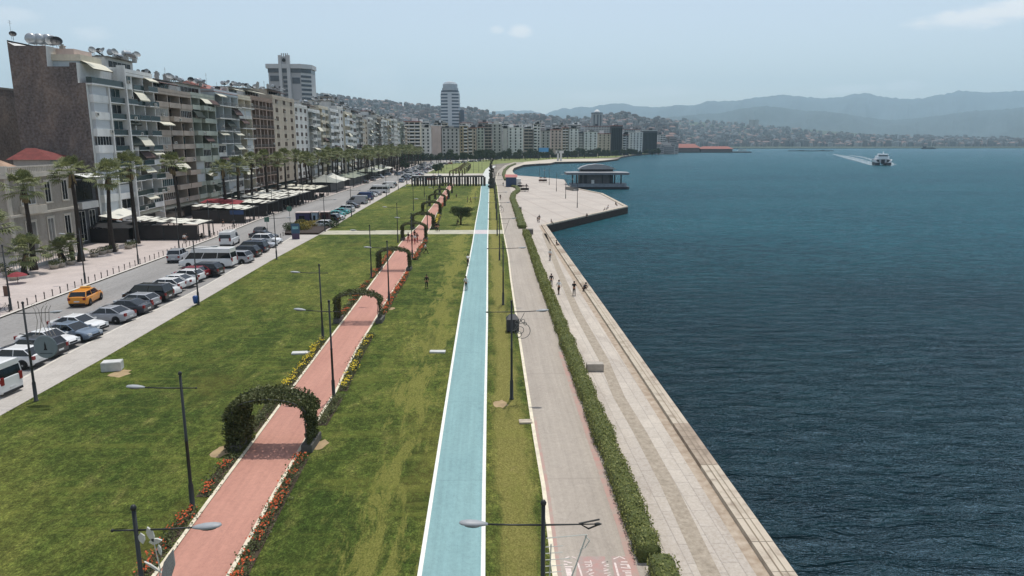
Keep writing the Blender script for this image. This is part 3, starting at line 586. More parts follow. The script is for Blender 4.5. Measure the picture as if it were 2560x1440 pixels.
# --- arches over the red path
M_hoop = mat('hoop_metal', lin(86, 88, 84), .6, .1, 3)
def arch_parts(seed, wi, h, full_l, full_r, n, s):
    "pergola hoop: path half width wi, height h, fullness of the two legs"
    rnd = random.Random(seed); fr = MB(); D = 1.9
    def hoop(t, k=0):
        w = wi + k; 
        if t < .3: return Vector((-w, 0, t / .3 * (h - 1.0)))
        if t > .7: return Vector((w, 0, (1 - t) / .3 * (h - 1.0)))
        a = math.pi * (1 - (t - .3) / .4); return Vector((w * math.cos(a) * (1 + .1 * abs(math.sin(2 * a))), 0, h - 1.0 + 1.0 * math.sin(a)))
    for yy in (-D / 2, -D / 6, D / 6, D / 2): fr.tube([hoop(i / 24) + Vector((0, yy, 0)) for i in range(25)], .035, 5)
    for i in range(2, 24, 2):
        p = hoop(i / 24); fr.tube([p + Vector((0, -D / 2, 0)), p + Vector((0, D / 2, 0))], .025, 4)
    fo = MB()
    for _ in range(n):
        t = rnd.random(); f = full_l if t < .34 else full_r if t > .72 else max(.5, .5 * (full_l + full_r)) if t < .6 else max(.3, .35 * full_l + .65 * full_r)
        if rnd.random() > min(1, f * 1.35): continue
        p = hoop(t); an = rnd.uniform(0, 6.28); rr = (.08 + .40 * f) * rnd.random() ** .5 * (1 + .5 * mnoise.noise(Vector((t * 9, seed, 0)))); out_ = Vector((p.x, 0, max(0, p.z - (h - 1.0)))).normalized() if p.length > 0 else Vector((0, 0, 1))
        yy = rnd.uniform(-D / 2 - .18 * f, D / 2 + .18 * f); q = p + out_ * (math.cos(an) * rr + .08) + Vector((math.sin(an) * rr * .3, yy, -abs(math.sin(an)) * rr * .6 if .3 < t < .7 else 0)); q.z = max(.05, q.z)
        quad(fo, q, Vector((rnd.gauss(0, 1), rnd.gauss(0, 1), rnd.gauss(0, 1) + .4)), s * rnd.uniform(.6, 1.5), rnd, 0, .8)
    bs = [MB().box(sx * (wi + .02) - .32, -1.05, 0, sx * (wi + .02) + .32, 1.05, .45) for sx in (-1, 1)]
    sts = []
    for sx, f in ((-1, full_l), (1, full_r)):
        st = MB(); sts.append(st)
        for k in range(int(3 + f * 9)):
            a = rnd.uniform(-.25, .25); b = rnd.uniform(-.5, .5); st.tube([(sx * wi + a, b, .1), (sx * wi + a * .5 + rnd.uniform(-.1, .1), b * .8, (h - 1) * .55), (sx * wi * .96, b * .6, h - 1.0)], [.045, .035, .02], 5)
    return fr, fo, bs, sts
arch_spec = [(41, 1.15, .24, 'big green rose arch nearest the camera, bushy on its left leg'), (71.5, .42, .05, 'second arch over the red path, sparse bare right leg'), (101.5, .5, .3, 'third arch over the red path, with a thin gap in its vines'), (133.5, .45, .4, 'fourth arch, with the walking group in red under it'), (151, .6, .5, 'fifth arch over the red path, just past the cross path'), (180.5, .6, .6, 'sixth arch, beside the spreading lawn tree'), (206, .4, .5, 'seventh arch over the red path'), (232, .4, .4, 'eighth arch over the red path'), (258, .4, .4, 'ninth arch over the red path, before the far crossing')]
xc = lambda Y: (xat(red_l, Y) + xat(red_r, Y)) / 2
M_planter = mat('planter_concrete', lin(96, 94, 88), .9, .2, 2)
rc_end = Vector((xc(285), 285, 0))
for i, (Y, fl, frr, lab) in enumerate(arch_spec):
    n = 21000 if i == 0 else 10000 if i < 4 else 6500; s = .15 if i == 0 else .17 if i < 4 else .24
    fr, fo, bs, st = arch_parts(20 + i, 2.1, 3.25, fl, frr, n, s)
    o = empty('rose_arch', (xc(Y) + (.1 if i else .0), Y, .1), R(-2), lab, 'arch', 'vine arches over the red path')
    q_ = random.Random(i * 3 + 1); o.scale = (1, q_.uniform(.85, 1.1), q_.uniform(.93, 1.06)) if i else (1, 1, 1)
    fr.build('hoop_frame', M_hoop, o); fo.build('foliage', M_vine, o); [q.build('stems', M_bark, o) for q in st]
    for b in bs: b.build('planter', M_planter, o)
xl = lambda Y: xc(240) + (Y - 240) * (P(1168, 354, 600).x - xc(240)) / 360
for i, Y in enumerate((372, 392, 412, 433, 455, 478, 500)):
    fr, fo, bs, st = arch_parts(60 + i, 2.4, 3.6, .5, .5, 1600, .4); px = (1135, 1143, 1150, 1156, 1160, 1163, 1166)[i]
    o = empty('rose_arch', (P(px, 354, Y).x, Y, .05), R(-2), 'brownish vine arch beyond the far crossing, %s of the cluster' % nth(i + 1), 'arch', 'vine arches beyond the crossing'); fr.build('hoop_frame', M_hoop, o); fo.build('foliage', leaf_mat('dry_vine', lin(92, 84, 54), lin(120, 108, 70)) if 'dry_vine' not in bpy.data.materials else bpy.data.materials['dry_vine'], o)
# --- flower beds beside the red path
M_or = mat('orange_petal', lin(184, 84, 46), .6, .25, 8, spec=.2); M_ye = mat('yellow_petal', lin(212, 186, 48), .6, .2, 8, spec=.2); M_bed = mat('bed_soil', lin(66, 54, 40), .95, .3, 3)
def bed(side, y0, y1, fm, col, lab, dens=1.0, w=.7, gap=None):
    rnd = random.Random(int(y0 * 13 + side)); ln = red_l if side < 0 else red_r; o = empty('flower_bed', (xat(ln, y0) + side * .5, y0, .1), 0, lab, 'flower bed', 'flower beds along the red path'); bx, by = o.location.x, y0
    so = MB(); ys = [y0 + (y1 - y0) * i / 10 for i in range(11)]; vs = []
    for yy in ys: vs += [(xat(ln, yy) + side * .12 - bx, yy - by, .012), (xat(ln, yy) + side * (.12 + w) - bx, yy - by, .012)]
    fs = [((2 * i, 2 * i + 1, 2 * i + 3, 2 * i + 2) if side > 0 else (2 * i + 1, 2 * i, 2 * i + 2, 2 * i + 3)) for i in range(10)]; so.raw(vs, fs).build('soil', M_bed, o)
    fo = MB(); fl = MB(); near = y0 < 60; n = int((y1 - y0) * (85 if near else 26) * dens)
    yy = y0
    while yy < y1:
        yy += rnd.uniform(.12, .34); cx = xat(ln, yy) + side * (.12 + w * rnd.uniform(.3, .7)); hh = rnd.uniform(.22, .42); flw = mnoise.noise(Vector((yy * .9, side * 7, y0))) > -.12 and rnd.random() < .7
        for _ in range(int(34 * dens * (1 if near else .4))):
            d = Vector((rnd.gauss(0, .20), rnd.gauss(0, .2), abs(rnd.gauss(.5, .3)) * hh)); quad(fo, Vector((cx - bx, yy - by, 0)) + d, (rnd.gauss(0, 1), rnd.gauss(0, 1), 1), .10 * rnd.uniform(.7, 1.5) * (1 if near else 1.7), rnd)
        if flw:
            for _ in range(int(9 * (1 if near else .7))):
                d = Vector((rnd.gauss(0, .16), rnd.gauss(0, .16), hh * .9 + rnd.uniform(0, .12))); quad(fl, Vector((cx - bx, yy - by, 0)) + d, (rnd.gauss(0, .5), rnd.gauss(0, .5) - .4, 1), .10 * rnd.uniform(.7, 1.4) * (1 if near else 1.6), rnd)
    fo.build('foliage', M_vine, o); fl.build('blossoms', fm, o); return o
bed(1, 23, 39, M_or, 'orange', 'orange flower bed on the right of the path, below the nearest arch', 1.1); bed(-1, 23, 33, M_or, 'orange', 'orange flower bed on the left of the path, by the foot of the lamp', .9); bed(-1, 34.6, 39.5, M_or, 'orange', 'short orange flower bed left of the path, just below the nearest arch', .8)
bed(-1, 43, 50, M_vine, 'green', 'leafy green bed behind the left leg of the nearest arch', 1.3, .9); bed(-1, 50, 64, M_ye, 'yellow', 'yellow flower bed left of the path beyond the nearest arch'); bed(1, 44, 49, M_vine, 'green', 'leafy green bed right of the path behind the nearest arch', 1.3); bed(1, 50.5, 66, M_ye, 'yellow', 'yellow flower bed right of the path, past the lamp', 1.2)
bed(-1, 73.5, 92, M_or, 'orange', 'orange and green bed left of the path behind the second arch', 1.2, .9); bed(1, 74, 98, M_or, 'orange', 'orange bed right of the path between second and third arch', 1.0); bed(-1, 95, 101, M_or, 'orange', 'short orange bed left of the path before the third arch'); bed(-1, 104, 118, M_or, 'orange', 'orange bed left of the path behind the third arch')
bed(1, 110, 131, M_or, 'orange', 'dense orange bed right of the path below the fourth arch', 2.2, .9); bed(1, 150, 178, M_ye, 'yellow', 'yellow flower bed right of the path near the spreading tree', 1.5, 1.3); bed(1, 184, 240, M_or, 'orange', 'far orange bed right of the path', .8)
# --- grass tufts on the near lawns and along their edges
def tufts():
    rnd = random.Random(404); mb = MB(); V3 = []; Fc = []
    def tuft(x, y, s_):
        for _ in range(2):
            a = rnd.uniform(0, 6.283); dx, dy = math.cos(a) * s_ * .5, math.sin(a) * s_ * .5; lx, ly = rnd.gauss(0, .8) * s_, rnd.gauss(0, .8) * s_; n = len(V3)
            V3.extend([(x - dx, y - dy, .10), (x + dx, y + dy, .10), (x + dx * .6 + lx, y + dy * .6 + ly,   .10 + s_ * .4), (x - dx * .6 + lx, y - dy * .6 + ly, .10 + s_ * .55)]); Fc.append((n, n + 1, n + 2, n + 3))
    k = 0
    while k < 0:
        y = 22 + 48 * rnd.random() ** 1.7; x = rnd.uniform(-34 - y * .25, 6); rl, rr_, bl, brr, gl = xat(red_l, y), xat(red_r, y), xat(blu_l, y), xat(blu_r, y), xat(gry_l, y)
        if not (xat(side_r, y) + .1 < x < rl - .15 or rr_ + .15 < x < bl - .1 or brr + .1 < x < gl - .12): continue
        if mnoise.noise(Vector((x * .6, y * .5, 3))) < -.12: continue
        tuft(x, y, rnd.uniform(.05, .13)); k += 1
    for ln, sd in ((red_l, -1), (red_r, 1), (gry_l, -1), (side_r, 1)):
        for _ in range(3600):
            y = 22 + 80 * rnd.random() ** 1.6; x = xat(ln, y) + sd * (.10 + abs(rnd.gauss(0, .05))) - sd * rnd.random() * .06
            if mnoise.noise(Vector((x * .9, y * .8, 8))) > -.15: tuft(x, y, rnd.uniform(.03, .085))
    mb.raw(V3, Fc); t = NT('grass_blade', .8); n1 = t.noise(t.mp(), .25, 4, .7); n2 = t.noise(t.mp(), 3, 2); c = t.ramp(n1, [(.32, lin(84, 104, 40)), (.5, lin(112, 124, 56)), (.68, lin(156, 152, 88))]); c = t.mix(t.ramp(n2, [(.4, 0), (.65, .5)]), c, lin(150, 150, 86)); t.b.inputs['Specular IOR Level'].default_value = .2
    tag(mb.build('grass_tufts', t.done(c)), 'short uneven grass tufts along the lawn edges', 'grass', kind='stuff')
tufts()
# --- planted island at the parking gap
isl = [G(x, y) for x, y in ((712, 588), (796, 588), (836, 563), (838, 553), (800, 548), (752, 552), (726, 566))]
io = empty('planted_island', (isl[0].x, isl[0].y, .12), 0, 'dark planted island with yellow and brown shrubs beside the blue sign', 'planting'); ib = MB(); bx = Vector((isl[0].x, isl[0].y, 0)); c_ = sum(isl, Vector()) / len(isl) - bx
ib.prism([(p.x - bx.x, p.y - bx.y) for p in isl], 0, .35).build('kerb_box', mat('dark_timber', lin(52, 40, 32), .9, .2, 2), io); rr = random.Random(8)
for k, (m_, cols) in enumerate(((leaf_mat('yellow_shrub', lin(110, 100, 44), lin(150, 134, 62)), (750, 800, 562, 580)), (leaf_mat('brown_shrub', lin(96, 72, 52), lin(128, 100, 76)), (770, 822, 548, 560)), (M_tree, (800, 834, 556, 574)), (M_tree, (716, 760, 565, 585)))):
    mb = MB(); bl = []
    for _ in range(7):
        q = G(rr.uniform(cols[0], cols[1]), rr.uniform(cols[2], cols[3])) - bx; bl.append((q.x, q.y, .75, 1.5, 1.5, .75))
    leaf_cloud(mb, bl, 2600, .22, rr); mb.build('shrub', m_, io)
# ================================================================ buildings
def plaster(name, c, stain=.22, sc=.25):
    t = NT(name, .9); n = t.noise(t.mp((1, 1, .35)), sc, 6, .65); f = t.noise(t.mp(), 2.5, 4)
    col = t.ramp(n, [(.3, tuple(x * (1 - stain) for x in c)), (.7, tuple(min(1, x * (1 + stain * .6)) for x in c))]); st = t.noise(t.mp((2.2, 2.2, .12)), .8, 5, .7)
    col = t.mix(t.ramp(st, [(.55, 0), (.75, stain * 1.6)]), col, tuple(x * .45 for x in c)); col = t.mix(.10, col, t.ramp(f, [(.3, .1), (.7, .7)])); return t.done(col)
PL = {k: plaster('plaster_' + k, lin(*c)) for k, c in dict(white=(224, 224, 220), cream=(212, 202, 180), beige=(186, 172, 152), taupe=(166, 152, 138), grey=(174, 172, 166), green=(168, 174, 160), pink=(206, 184, 172), blue=(190, 200, 204), brown=(146, 122, 104), pale=(214, 212, 206), ochre=(180, 160, 124), dark=(52, 50, 52), charcoal=(44, 44, 48)).items()}
def brownwall():
    t = NT('stained_party_wall', .95); n = t.noise(t.mp((1, 1, .6)), .22, 7, .7, .6); f = t.noise(t.mp(), 2.2, 5, .7)
    c = t.ramp(n, [(.34, lin(80, 66, 60)), (.5, lin(110, 92, 82)), (.64, lin(142, 120, 104))]); c = t.mix(.4, c, t.ramp(f, [(.35, .03), (.68, .34)]))
    z = t.sep(t.o)[2]; fr = t.math('FRACT', t.math('DIVIDE', z, 3.35)); ln = t.ramp(fr, [(.0, .5), (.03, .0)]); w2 = t.noise(t.mp((1, 1, .2)), .5, 4); c = t.mix(t.math('MULTIPLY', ln, w2), c, lin(150, 130, 118))
    sp = t.noise(t.mp(), .9, 8, .8, 1.0); c = t.mix(t.ramp(sp, [(.62, 0), (.68, .45)]), c, lin(138, 122, 110)); return t.done(c)
M_brown = brownwall()
def glass(name, c, rough=.12): return mat(name, c, rough, .5, .35, spec=.10, detail=2)
M_gl = [glass('window_glass', (.012, .014, .016)), glass('window_glass_teal', (.03, .055, .058)), glass('window_glass_brown', (.03, .018, .014)), glass('curtained_window', (.24, .23, .21), .3)]
M_fr = mat('window_frame_white', lin(208, 208, 204), .6, .05, 3); M_frb = mat('window_frame_brown', lin(92, 66, 52), .6, .1, 3); M_frd = mat('window_frame_dark', lin(46, 46, 48), .5, .1, 3)
M_shut = mat('rolled_shutter', lin(188, 192, 194), .7, .08, .6, bump=.3, bscale=14, stretch=(.1, .1, 1)); M_shb = mat('brown_blind', lin(84, 66, 60), .8, .1, .8)
M_rail = mat('rail_metal', lin(120, 118, 114), .6); M_glr = mat('glass_rail', (.035, .055, .055), .15, spec=.3)
M_tile = mat('red_roof_tile', lin(146, 96, 86), .9, .2, .5, bump=.5, bscale=4); M_tileo = mat('old_roof_tile', lin(170, 142, 120), .9, .28, .5, bump=.6, bscale=3)
M_roof = mat('flat_roof', lin(120, 116, 110), .9, .25, .3); M_awn = mat('cream_awning', lin(206, 202, 184), .85, .08, 1); M_awb = mat('brown_awning', lin(80, 62, 58), .9, .1, 1); M_awg = mat('dark_green_awning', lin(34, 44, 38), .9)
M_dish = mat('dish_grey', lin(142, 146, 146), .6, .15, 3); M_dkd = mat('dish_dark', lin(40, 42, 44), .6); M_tank = mat('steel_tank', lin(176, 180, 182), .35, .1, 2, metal=.5); M_ac = mat('ac_casing', lin(196, 194, 186), .7, .1, 3); M_black = mat('soft_black', lin(22, 22, 24), .8)
CACHE = {}
def cached(key, f):
    if key not in CACHE: CACHE[key] = f()
    return CACHE[key]
def r1(x): return round(x * 4) / 4
# all facade pieces face +X, sit with their back at x = 0, centred on y, bottom at z = 0
def win_mesh(w, h, n, g, fm):
    def f():
        mb = MB(); t = .07
        mb.box(-.02, -w / 2 + t, t, .015, w / 2 - t, h - t, 1)
        for y0, y1, z0, z1 in ((-w / 2, w / 2, 0, t), (-w / 2, w / 2, h - t, h), (-w / 2, -w / 2 + t, t, h - t), (w / 2 - t, w / 2, t, h - t)): mb.box(0, y0, z0, .07, y1, z1, 0)
        for i in range(1, n): y = -w / 2 + w * i / n; mb.box(.0, y - .03, t, .06, y + .03, h - t, 0)
        return mb.mesh('window', [fm, g])
    return cached(('win', r1(w), r1(h), n, g.name, fm.name), f)
def balc_mesh(w, d, style, pm):
    def f():
        mb = MB(); mb.box(0, -w / 2, -.16, d, w / 2, 0, 0)
        if style == 'solid': mb.box(d - .1, -w / 2, 0, d, w / 2, .95, 0).box(0, -w / 2, 0, d - .1, -w / 2 + .08, .95, 0).box(0, w / 2 - .08, 0, d - .1, w / 2, .95, 0)
        elif style == 'glass': mb.box(d - .05, -w / 2, 0, d - .03, w / 2, .95, 1).box(d - .07, -w / 2, .95, d - .01, w / 2, 1.0, 2)
        else:
            mb.box(d - .07, -w / 2, .95, d - .02, w / 2, 1.0, 2); n = int(w / .3)
            for i in range(n + 1): y = -w / 2 + .03 + (w - .06) * i / n; mb.box(d - .06, y - .018, 0, d - .03, y + .018, .95, 2)
            mb.box(d - .1, -w / 2, 0, d, w / 2, .12, 0)
        return mb.mesh('balcony', [pm, M_glr, M_rail])
    return cached(('bal', r1(w), round(d, 2), style, pm.name), f)
def awn_mesh(w, d, m, drop=.9):
    def f():
        mb = MB(); pts = [(0, 0), (d * .5, -drop * .35), (d, -drop), (d, -drop - .18)]
        for (a, b), (c, e) in zip(pts, pts[1:]):
            mb.face([(a, -w / 2, b), (c, -w / 2, e), (c, w / 2, e), (a, w / 2, b)]); mb.face([(a, w / 2, b - .03), (c, w / 2, e - .03), (c, -w / 2, e - .03), (a, -w / 2, b - .03)])
        return mb.mesh('awning', m)
    return cached(('awn', r1(w), round(d, 2), m.name, drop), f)
def panel_mesh(w, h, d, m):
    def f():
        mb = MB(); mb.box(0, -w / 2, 0, d, w / 2, h, 0)
        return mb.mesh('panel', m)
    return cached(('pan', r1(w), r1(h), round(d, 2), m.name), f)
def ac_mesh(): return cached('ac', lambda: MB().box(0, -.42, 0, .32, .42, .6, 0).box(.32, -.3, .08, .335, .12, .5, 1).mesh('air_conditioner', [M_ac, M_black]))
def dish_mesh(m, d=1.0):
    def f():
        mb = MB(); T = Matrix.Translation((0, 0, 1.1)) @ Matrix.Rotation(R(55), 4, 'Y'); mb.lathe([(.02, -.16 * d), (.25 * d, -.13 * d), (.42 * d, -.04 * d), (.5 * d, .03 * d), (.47 * d, .02 * d), (.3 * d, -.08 * d), (.02, -.12 * d)], n=14, M=T); mb.tube([(0, 0, 0), (-.05, 0, 1.0)], .04, 5); mb.tube([T @ Vector((0, 0, -.1)), T @ Vector((0, 0, .45 * d))], .02, 4); return mb.mesh('satellite_dish', m)
    return cached(('dish', m.name, d), f)
def tank_mesh():
    def f():
        mb = MB(); T = Matrix.Translation((0, 0, 1.1)) @ Matrix.Rotation(R(90), 4, 'X'); mb.lathe([(.05, -.85), (.5, -.8), (.58, -.6), (.58, .6), (.5, .8), (.05, .85)], n=14, M=T)
        for x in (-.4, .4):
            for y in (-.6, .6): mb.tube([(x, y, 0), (x * .8, y, .8)], .03, 4)
        mb.face([(.5, -.9, .1), (1.9, -.9, .05), (1.9, .9, .05), (.5, .9, .1)]).face([(.5, -.9, 1.0), (1.9, -.9, .12), (1.9, .9, .12), (.5, .9, 1.0)], 1); return mb.mesh('water_tank', [M_tank, M_black])
    return cached('tank', f)
def chimney_mesh(m): return cached(('chim', m.name), lambda: MB().box(-.35, -.35, 0, .35, .35, 1.5).box(-.45, -.45, 1.5, .45, .45, 1.62).box(-.2, -.2, 1.62, .2, .2, 1.9).mesh('chimney', m))
def ant_mesh(): return cached('ant', lambda: MB().tube([(0, 0, 0), (0, 0, 3.2)], .03, 4).tube([(0, -.5, 2.7), (0, .5, 2.7)], .02, 4).tube([(0, -.35, 3.0), (0, .35, 3.0)], .02, 4).mesh('antenna', M_rail))
def roof_clutter(o, rnd, w, dep, z, n, big=False):
    for _ in range(n):
        x = -rnd.uniform(.5, 5 if not big else dep * .8); y = rnd.uniform(-w / 2 + .6, w / 2 - .6); k = rnd.random(); rz = rnd.uniform(-.6, .6)
        if k < .5: q = place('satellite_dish', dish_mesh(rnd.choice([M_dish, M_dish, M_dkd]), rnd.choice([.8, 1.1, 1.5])), o, (x, y, z), (0, 0, rnd.uniform(-2.0, -1.0)))
        elif k < .7: place('water_tank', tank_mesh(), o, (x - 1, y, z), (0, 0, rz))
        elif k < .88: place('chimney', chimney_mesh(PL['grey']), o, (x, y, z))
        else: place('antenna', ant_mesh(), o, (x, y, z))
def block(x, y0, y1, hgt, floors, bays, pal, label, seed, style='mix', dep=15, gf=4.2, ph=True, detail=1, top=None, clutter=8, g2=None):
    "apartment house whose front faces the sea (+X)"
    rnd = random.Random(seed); w = y1 - y0 - .04; o = empty('apartment_building', (x, (y0 + y1) / 2, .1), 0, label, 'apartment building', 'seafront apartment buildings'); wall = PL[pal]; pm = PL[rnd.choice(['white', 'pale', pal])]; fh = (hgt - gf) / floors; RC = 2.1
    mb = MB(); mb.box(-dep, -w / 2, 0, -RC, w / 2, hgt, 0); bw = w / bays
    for i in range(bays + 1): y = -w / 2 + bw * i; t = .16 if 0 < i < bays else .22; a = max(-w / 2, y - t); b = min(w / 2, y + t); mb.box(-RC, a, gf if 0 < i < bays else 0, -.02, b, hgt, 0)
    mb.box(-RC, -w / 2 + .2, hgt - .5, .12, w / 2 - .2, hgt + .01, 0); mb.build('wall', [wall], o)
    MB().box(-dep + .1, -w / 2 + .1, hgt, -RC * 0 - .1, w / 2 - .1, hgt + .12).box(-.3, -w / 2, hgt + .12, -.02, w / 2, hgt + .8, 1).box(-dep, -w / 2, hgt + .02, -dep + .3, w / 2, hgt + .8, 1).box(-dep + .3, -w / 2, hgt + .02, -.3, -w / 2 + .25, hgt + .8, 1).box(-dep + .3, w / 2 - .25, hgt + .02, -.3, w / 2, hgt + .8, 1).build('roof', [M_roof, wall], o)
    # ground floor shop
    place('shop_front', panel_mesh(w - .6, gf - .4, .05, mat('shop_glass_dark', (.02, .02, .022), .15, .4, .4)), o, (-RC + .02, 0, .1)); place('awning', awn_mesh(w - .8, 2.0, rnd.choice([M_awn, M_awg, M_awb, M_awn]), .7), o, (-RC + .1, 0, gf - .3))
    if style == 'plain': kinds = ['small'] * bays
    else: kinds = [rnd.choice(['log', 'log', 'log', 'enc', 'enc', 'shut', 'bay', 'bay']) for _ in range(bays)]
    gls = g2 if g2 is not None else rnd.randrange(3); bst = rnd.choice(['solid', 'rail', 'glass', 'solid'])
    for f in range(floors):
        z = gf + f * fh
        for b in range(bays):
            y = -w / 2 + bw * (b + .5); iw = bw - .36; k = kinds[b] if rnd.random() < .62 else rnd.choice(['log', 'enc', 'shut', 'dark', 'bay'])
            if style == 'plain': k = 'small'
            if style == 'frames': k = 'frame'
            g = M_gl[gls] if rnd.random() < .6 else rnd.choice(M_gl)
            if k in ('log', 'dark', 'bay'):
                d = RC + (.75 if k == 'bay' else .0); place('balcony', balc_mesh(iw, d + .25, bst if k != 'dark' else 'solid', pm), o, (-RC, y, z))
                place('window', win_mesh(iw * .95, fh - .35, max(2, int(iw / 1.1)), g, M_fr if rnd.random() < .7 else M_frd), o, (-RC, y, z + .02))
                if rnd.random() < .22 or k == 'dark': place('awning', awn_mesh(iw, 1.5, rnd.choice([M_awn, M_awn, M_awb, M_awg]), rnd.choice([.7, 1.3, 1.8])), o, (-.15, y, z + fh - .25))
            elif k == 'enc':
                place('parapet', panel_mesh(iw, 1.0, RC + .1, pm), o, (-RC, y, z - .12)); place('lintel', panel_mesh(iw, .42, RC + .1, pm), o, (-RC, y, z + fh - .54)); place('window', win_mesh(iw, fh - 1.42, max(2, int(iw / .95)), g, M_fr), o, (-.12, y, z + .88))
                place('window_side', panel_mesh(iw - .1, fh - 1.42, RC - .2, M_gl[0]), o, (-RC, y, z + .88))
            elif k == 'shut':
                place('parapet', panel_mesh(iw, 1.0, RC + .1, pm), o, (-RC, y, z - .12)); place('shutter', panel_mesh(iw, fh - 1.1, RC - .1, M_shut if rnd.random() < .7 else M_shb), o, (-RC, y, z + .88))
            elif k == 'frame':
                place('balcony', balc_mesh(iw, RC + .2, 'rail', PL['brown']), o, (-RC, y, z)); place('window', win_mesh(iw * .95, fh - .4, 4, M_gl[2], M_frb), o, (-RC + .2, y, z + .02))
                mbf = cached(('fr', r1(iw)), lambda: MB().box(0, -iw / 2, 0, .12, -iw / 2 + .14, 3.1).box(0, iw / 2 - .14, 0, .12, iw / 2, 3.1).box(0, -.07, 0, .12, .07, 3.1).box(0, -iw / 2, 2.98, .12, iw / 2, 3.1).mesh('screen_frame', PL['pink'])); place('screen_frame', mbf, o, (.0, y, z - .1))
            elif k == 'small':
                place('panel', panel_mesh(iw + .3, fh, RC - .04, wall), o, (-RC, y, z - .02))
                for s_ in (-.8, .8): place('window', win_mesh(1.0, 1.4, 2, M_gl[0], M_frb), o, (-.02, y + s_, z + .9))
            if rnd.random() < .28: place('air_conditioner', ac_mesh(), o, (.05 if k != 'bay' else .9, y + rnd.uniform(-.3, .3) * iw, z + rnd.choice([.0, .95])))
    if ph:
        pw = w * rnd.uniform(.6, .95); pp = MB().box(-dep + 1, -pw / 2, hgt + .13, -3.2, pw / 2, hgt + 2.9, 0).box(-dep + .8, -pw / 2 - .2, hgt + 2.9, -2.4, pw / 2 + .2, hgt + 3.05, 1).build('penthouse', [PL[rnd.choice(['pale', 'white', pal])], M_roof], o)
        place('window', win_mesh(pw * .8, 2.1, 5, M_gl[rnd.randrange(3)], M_fr), o, (-3.2, 0, hgt + .3))
        if rnd.random() < .6: place('awning', awn_mesh(pw, 2.2, rnd.choice([M_awn, M_awb, M_awn]), .6), o, (-3.1, 0, hgt + 2.7))
        roof_clutter(o, rnd, w, dep, hgt + 3.05 if rnd.random() < .7 else hgt + .13, clutter)
    else: roof_clutter(o, rnd, w, dep, hgt + .13, clutter)
    if top == 'tile': MB().raw([(-dep, -w / 2, hgt + .13), (.3, -w / 2 - .1, hgt + .13), (.3, w / 2 + .1, hgt + .13), (-dep, w / 2, hgt + .13), (-dep * .5, -w / 2 + 1.5, hgt + 3.0), (-dep * .5, w / 2 - 1.5, hgt + 3.0)], [(0, 1, 4), (1, 2, 5, 4), (2, 3, 5), (3, 0, 4, 5)]).build('tiled_roof', M_tile, o)
    return o
XF = -71.3
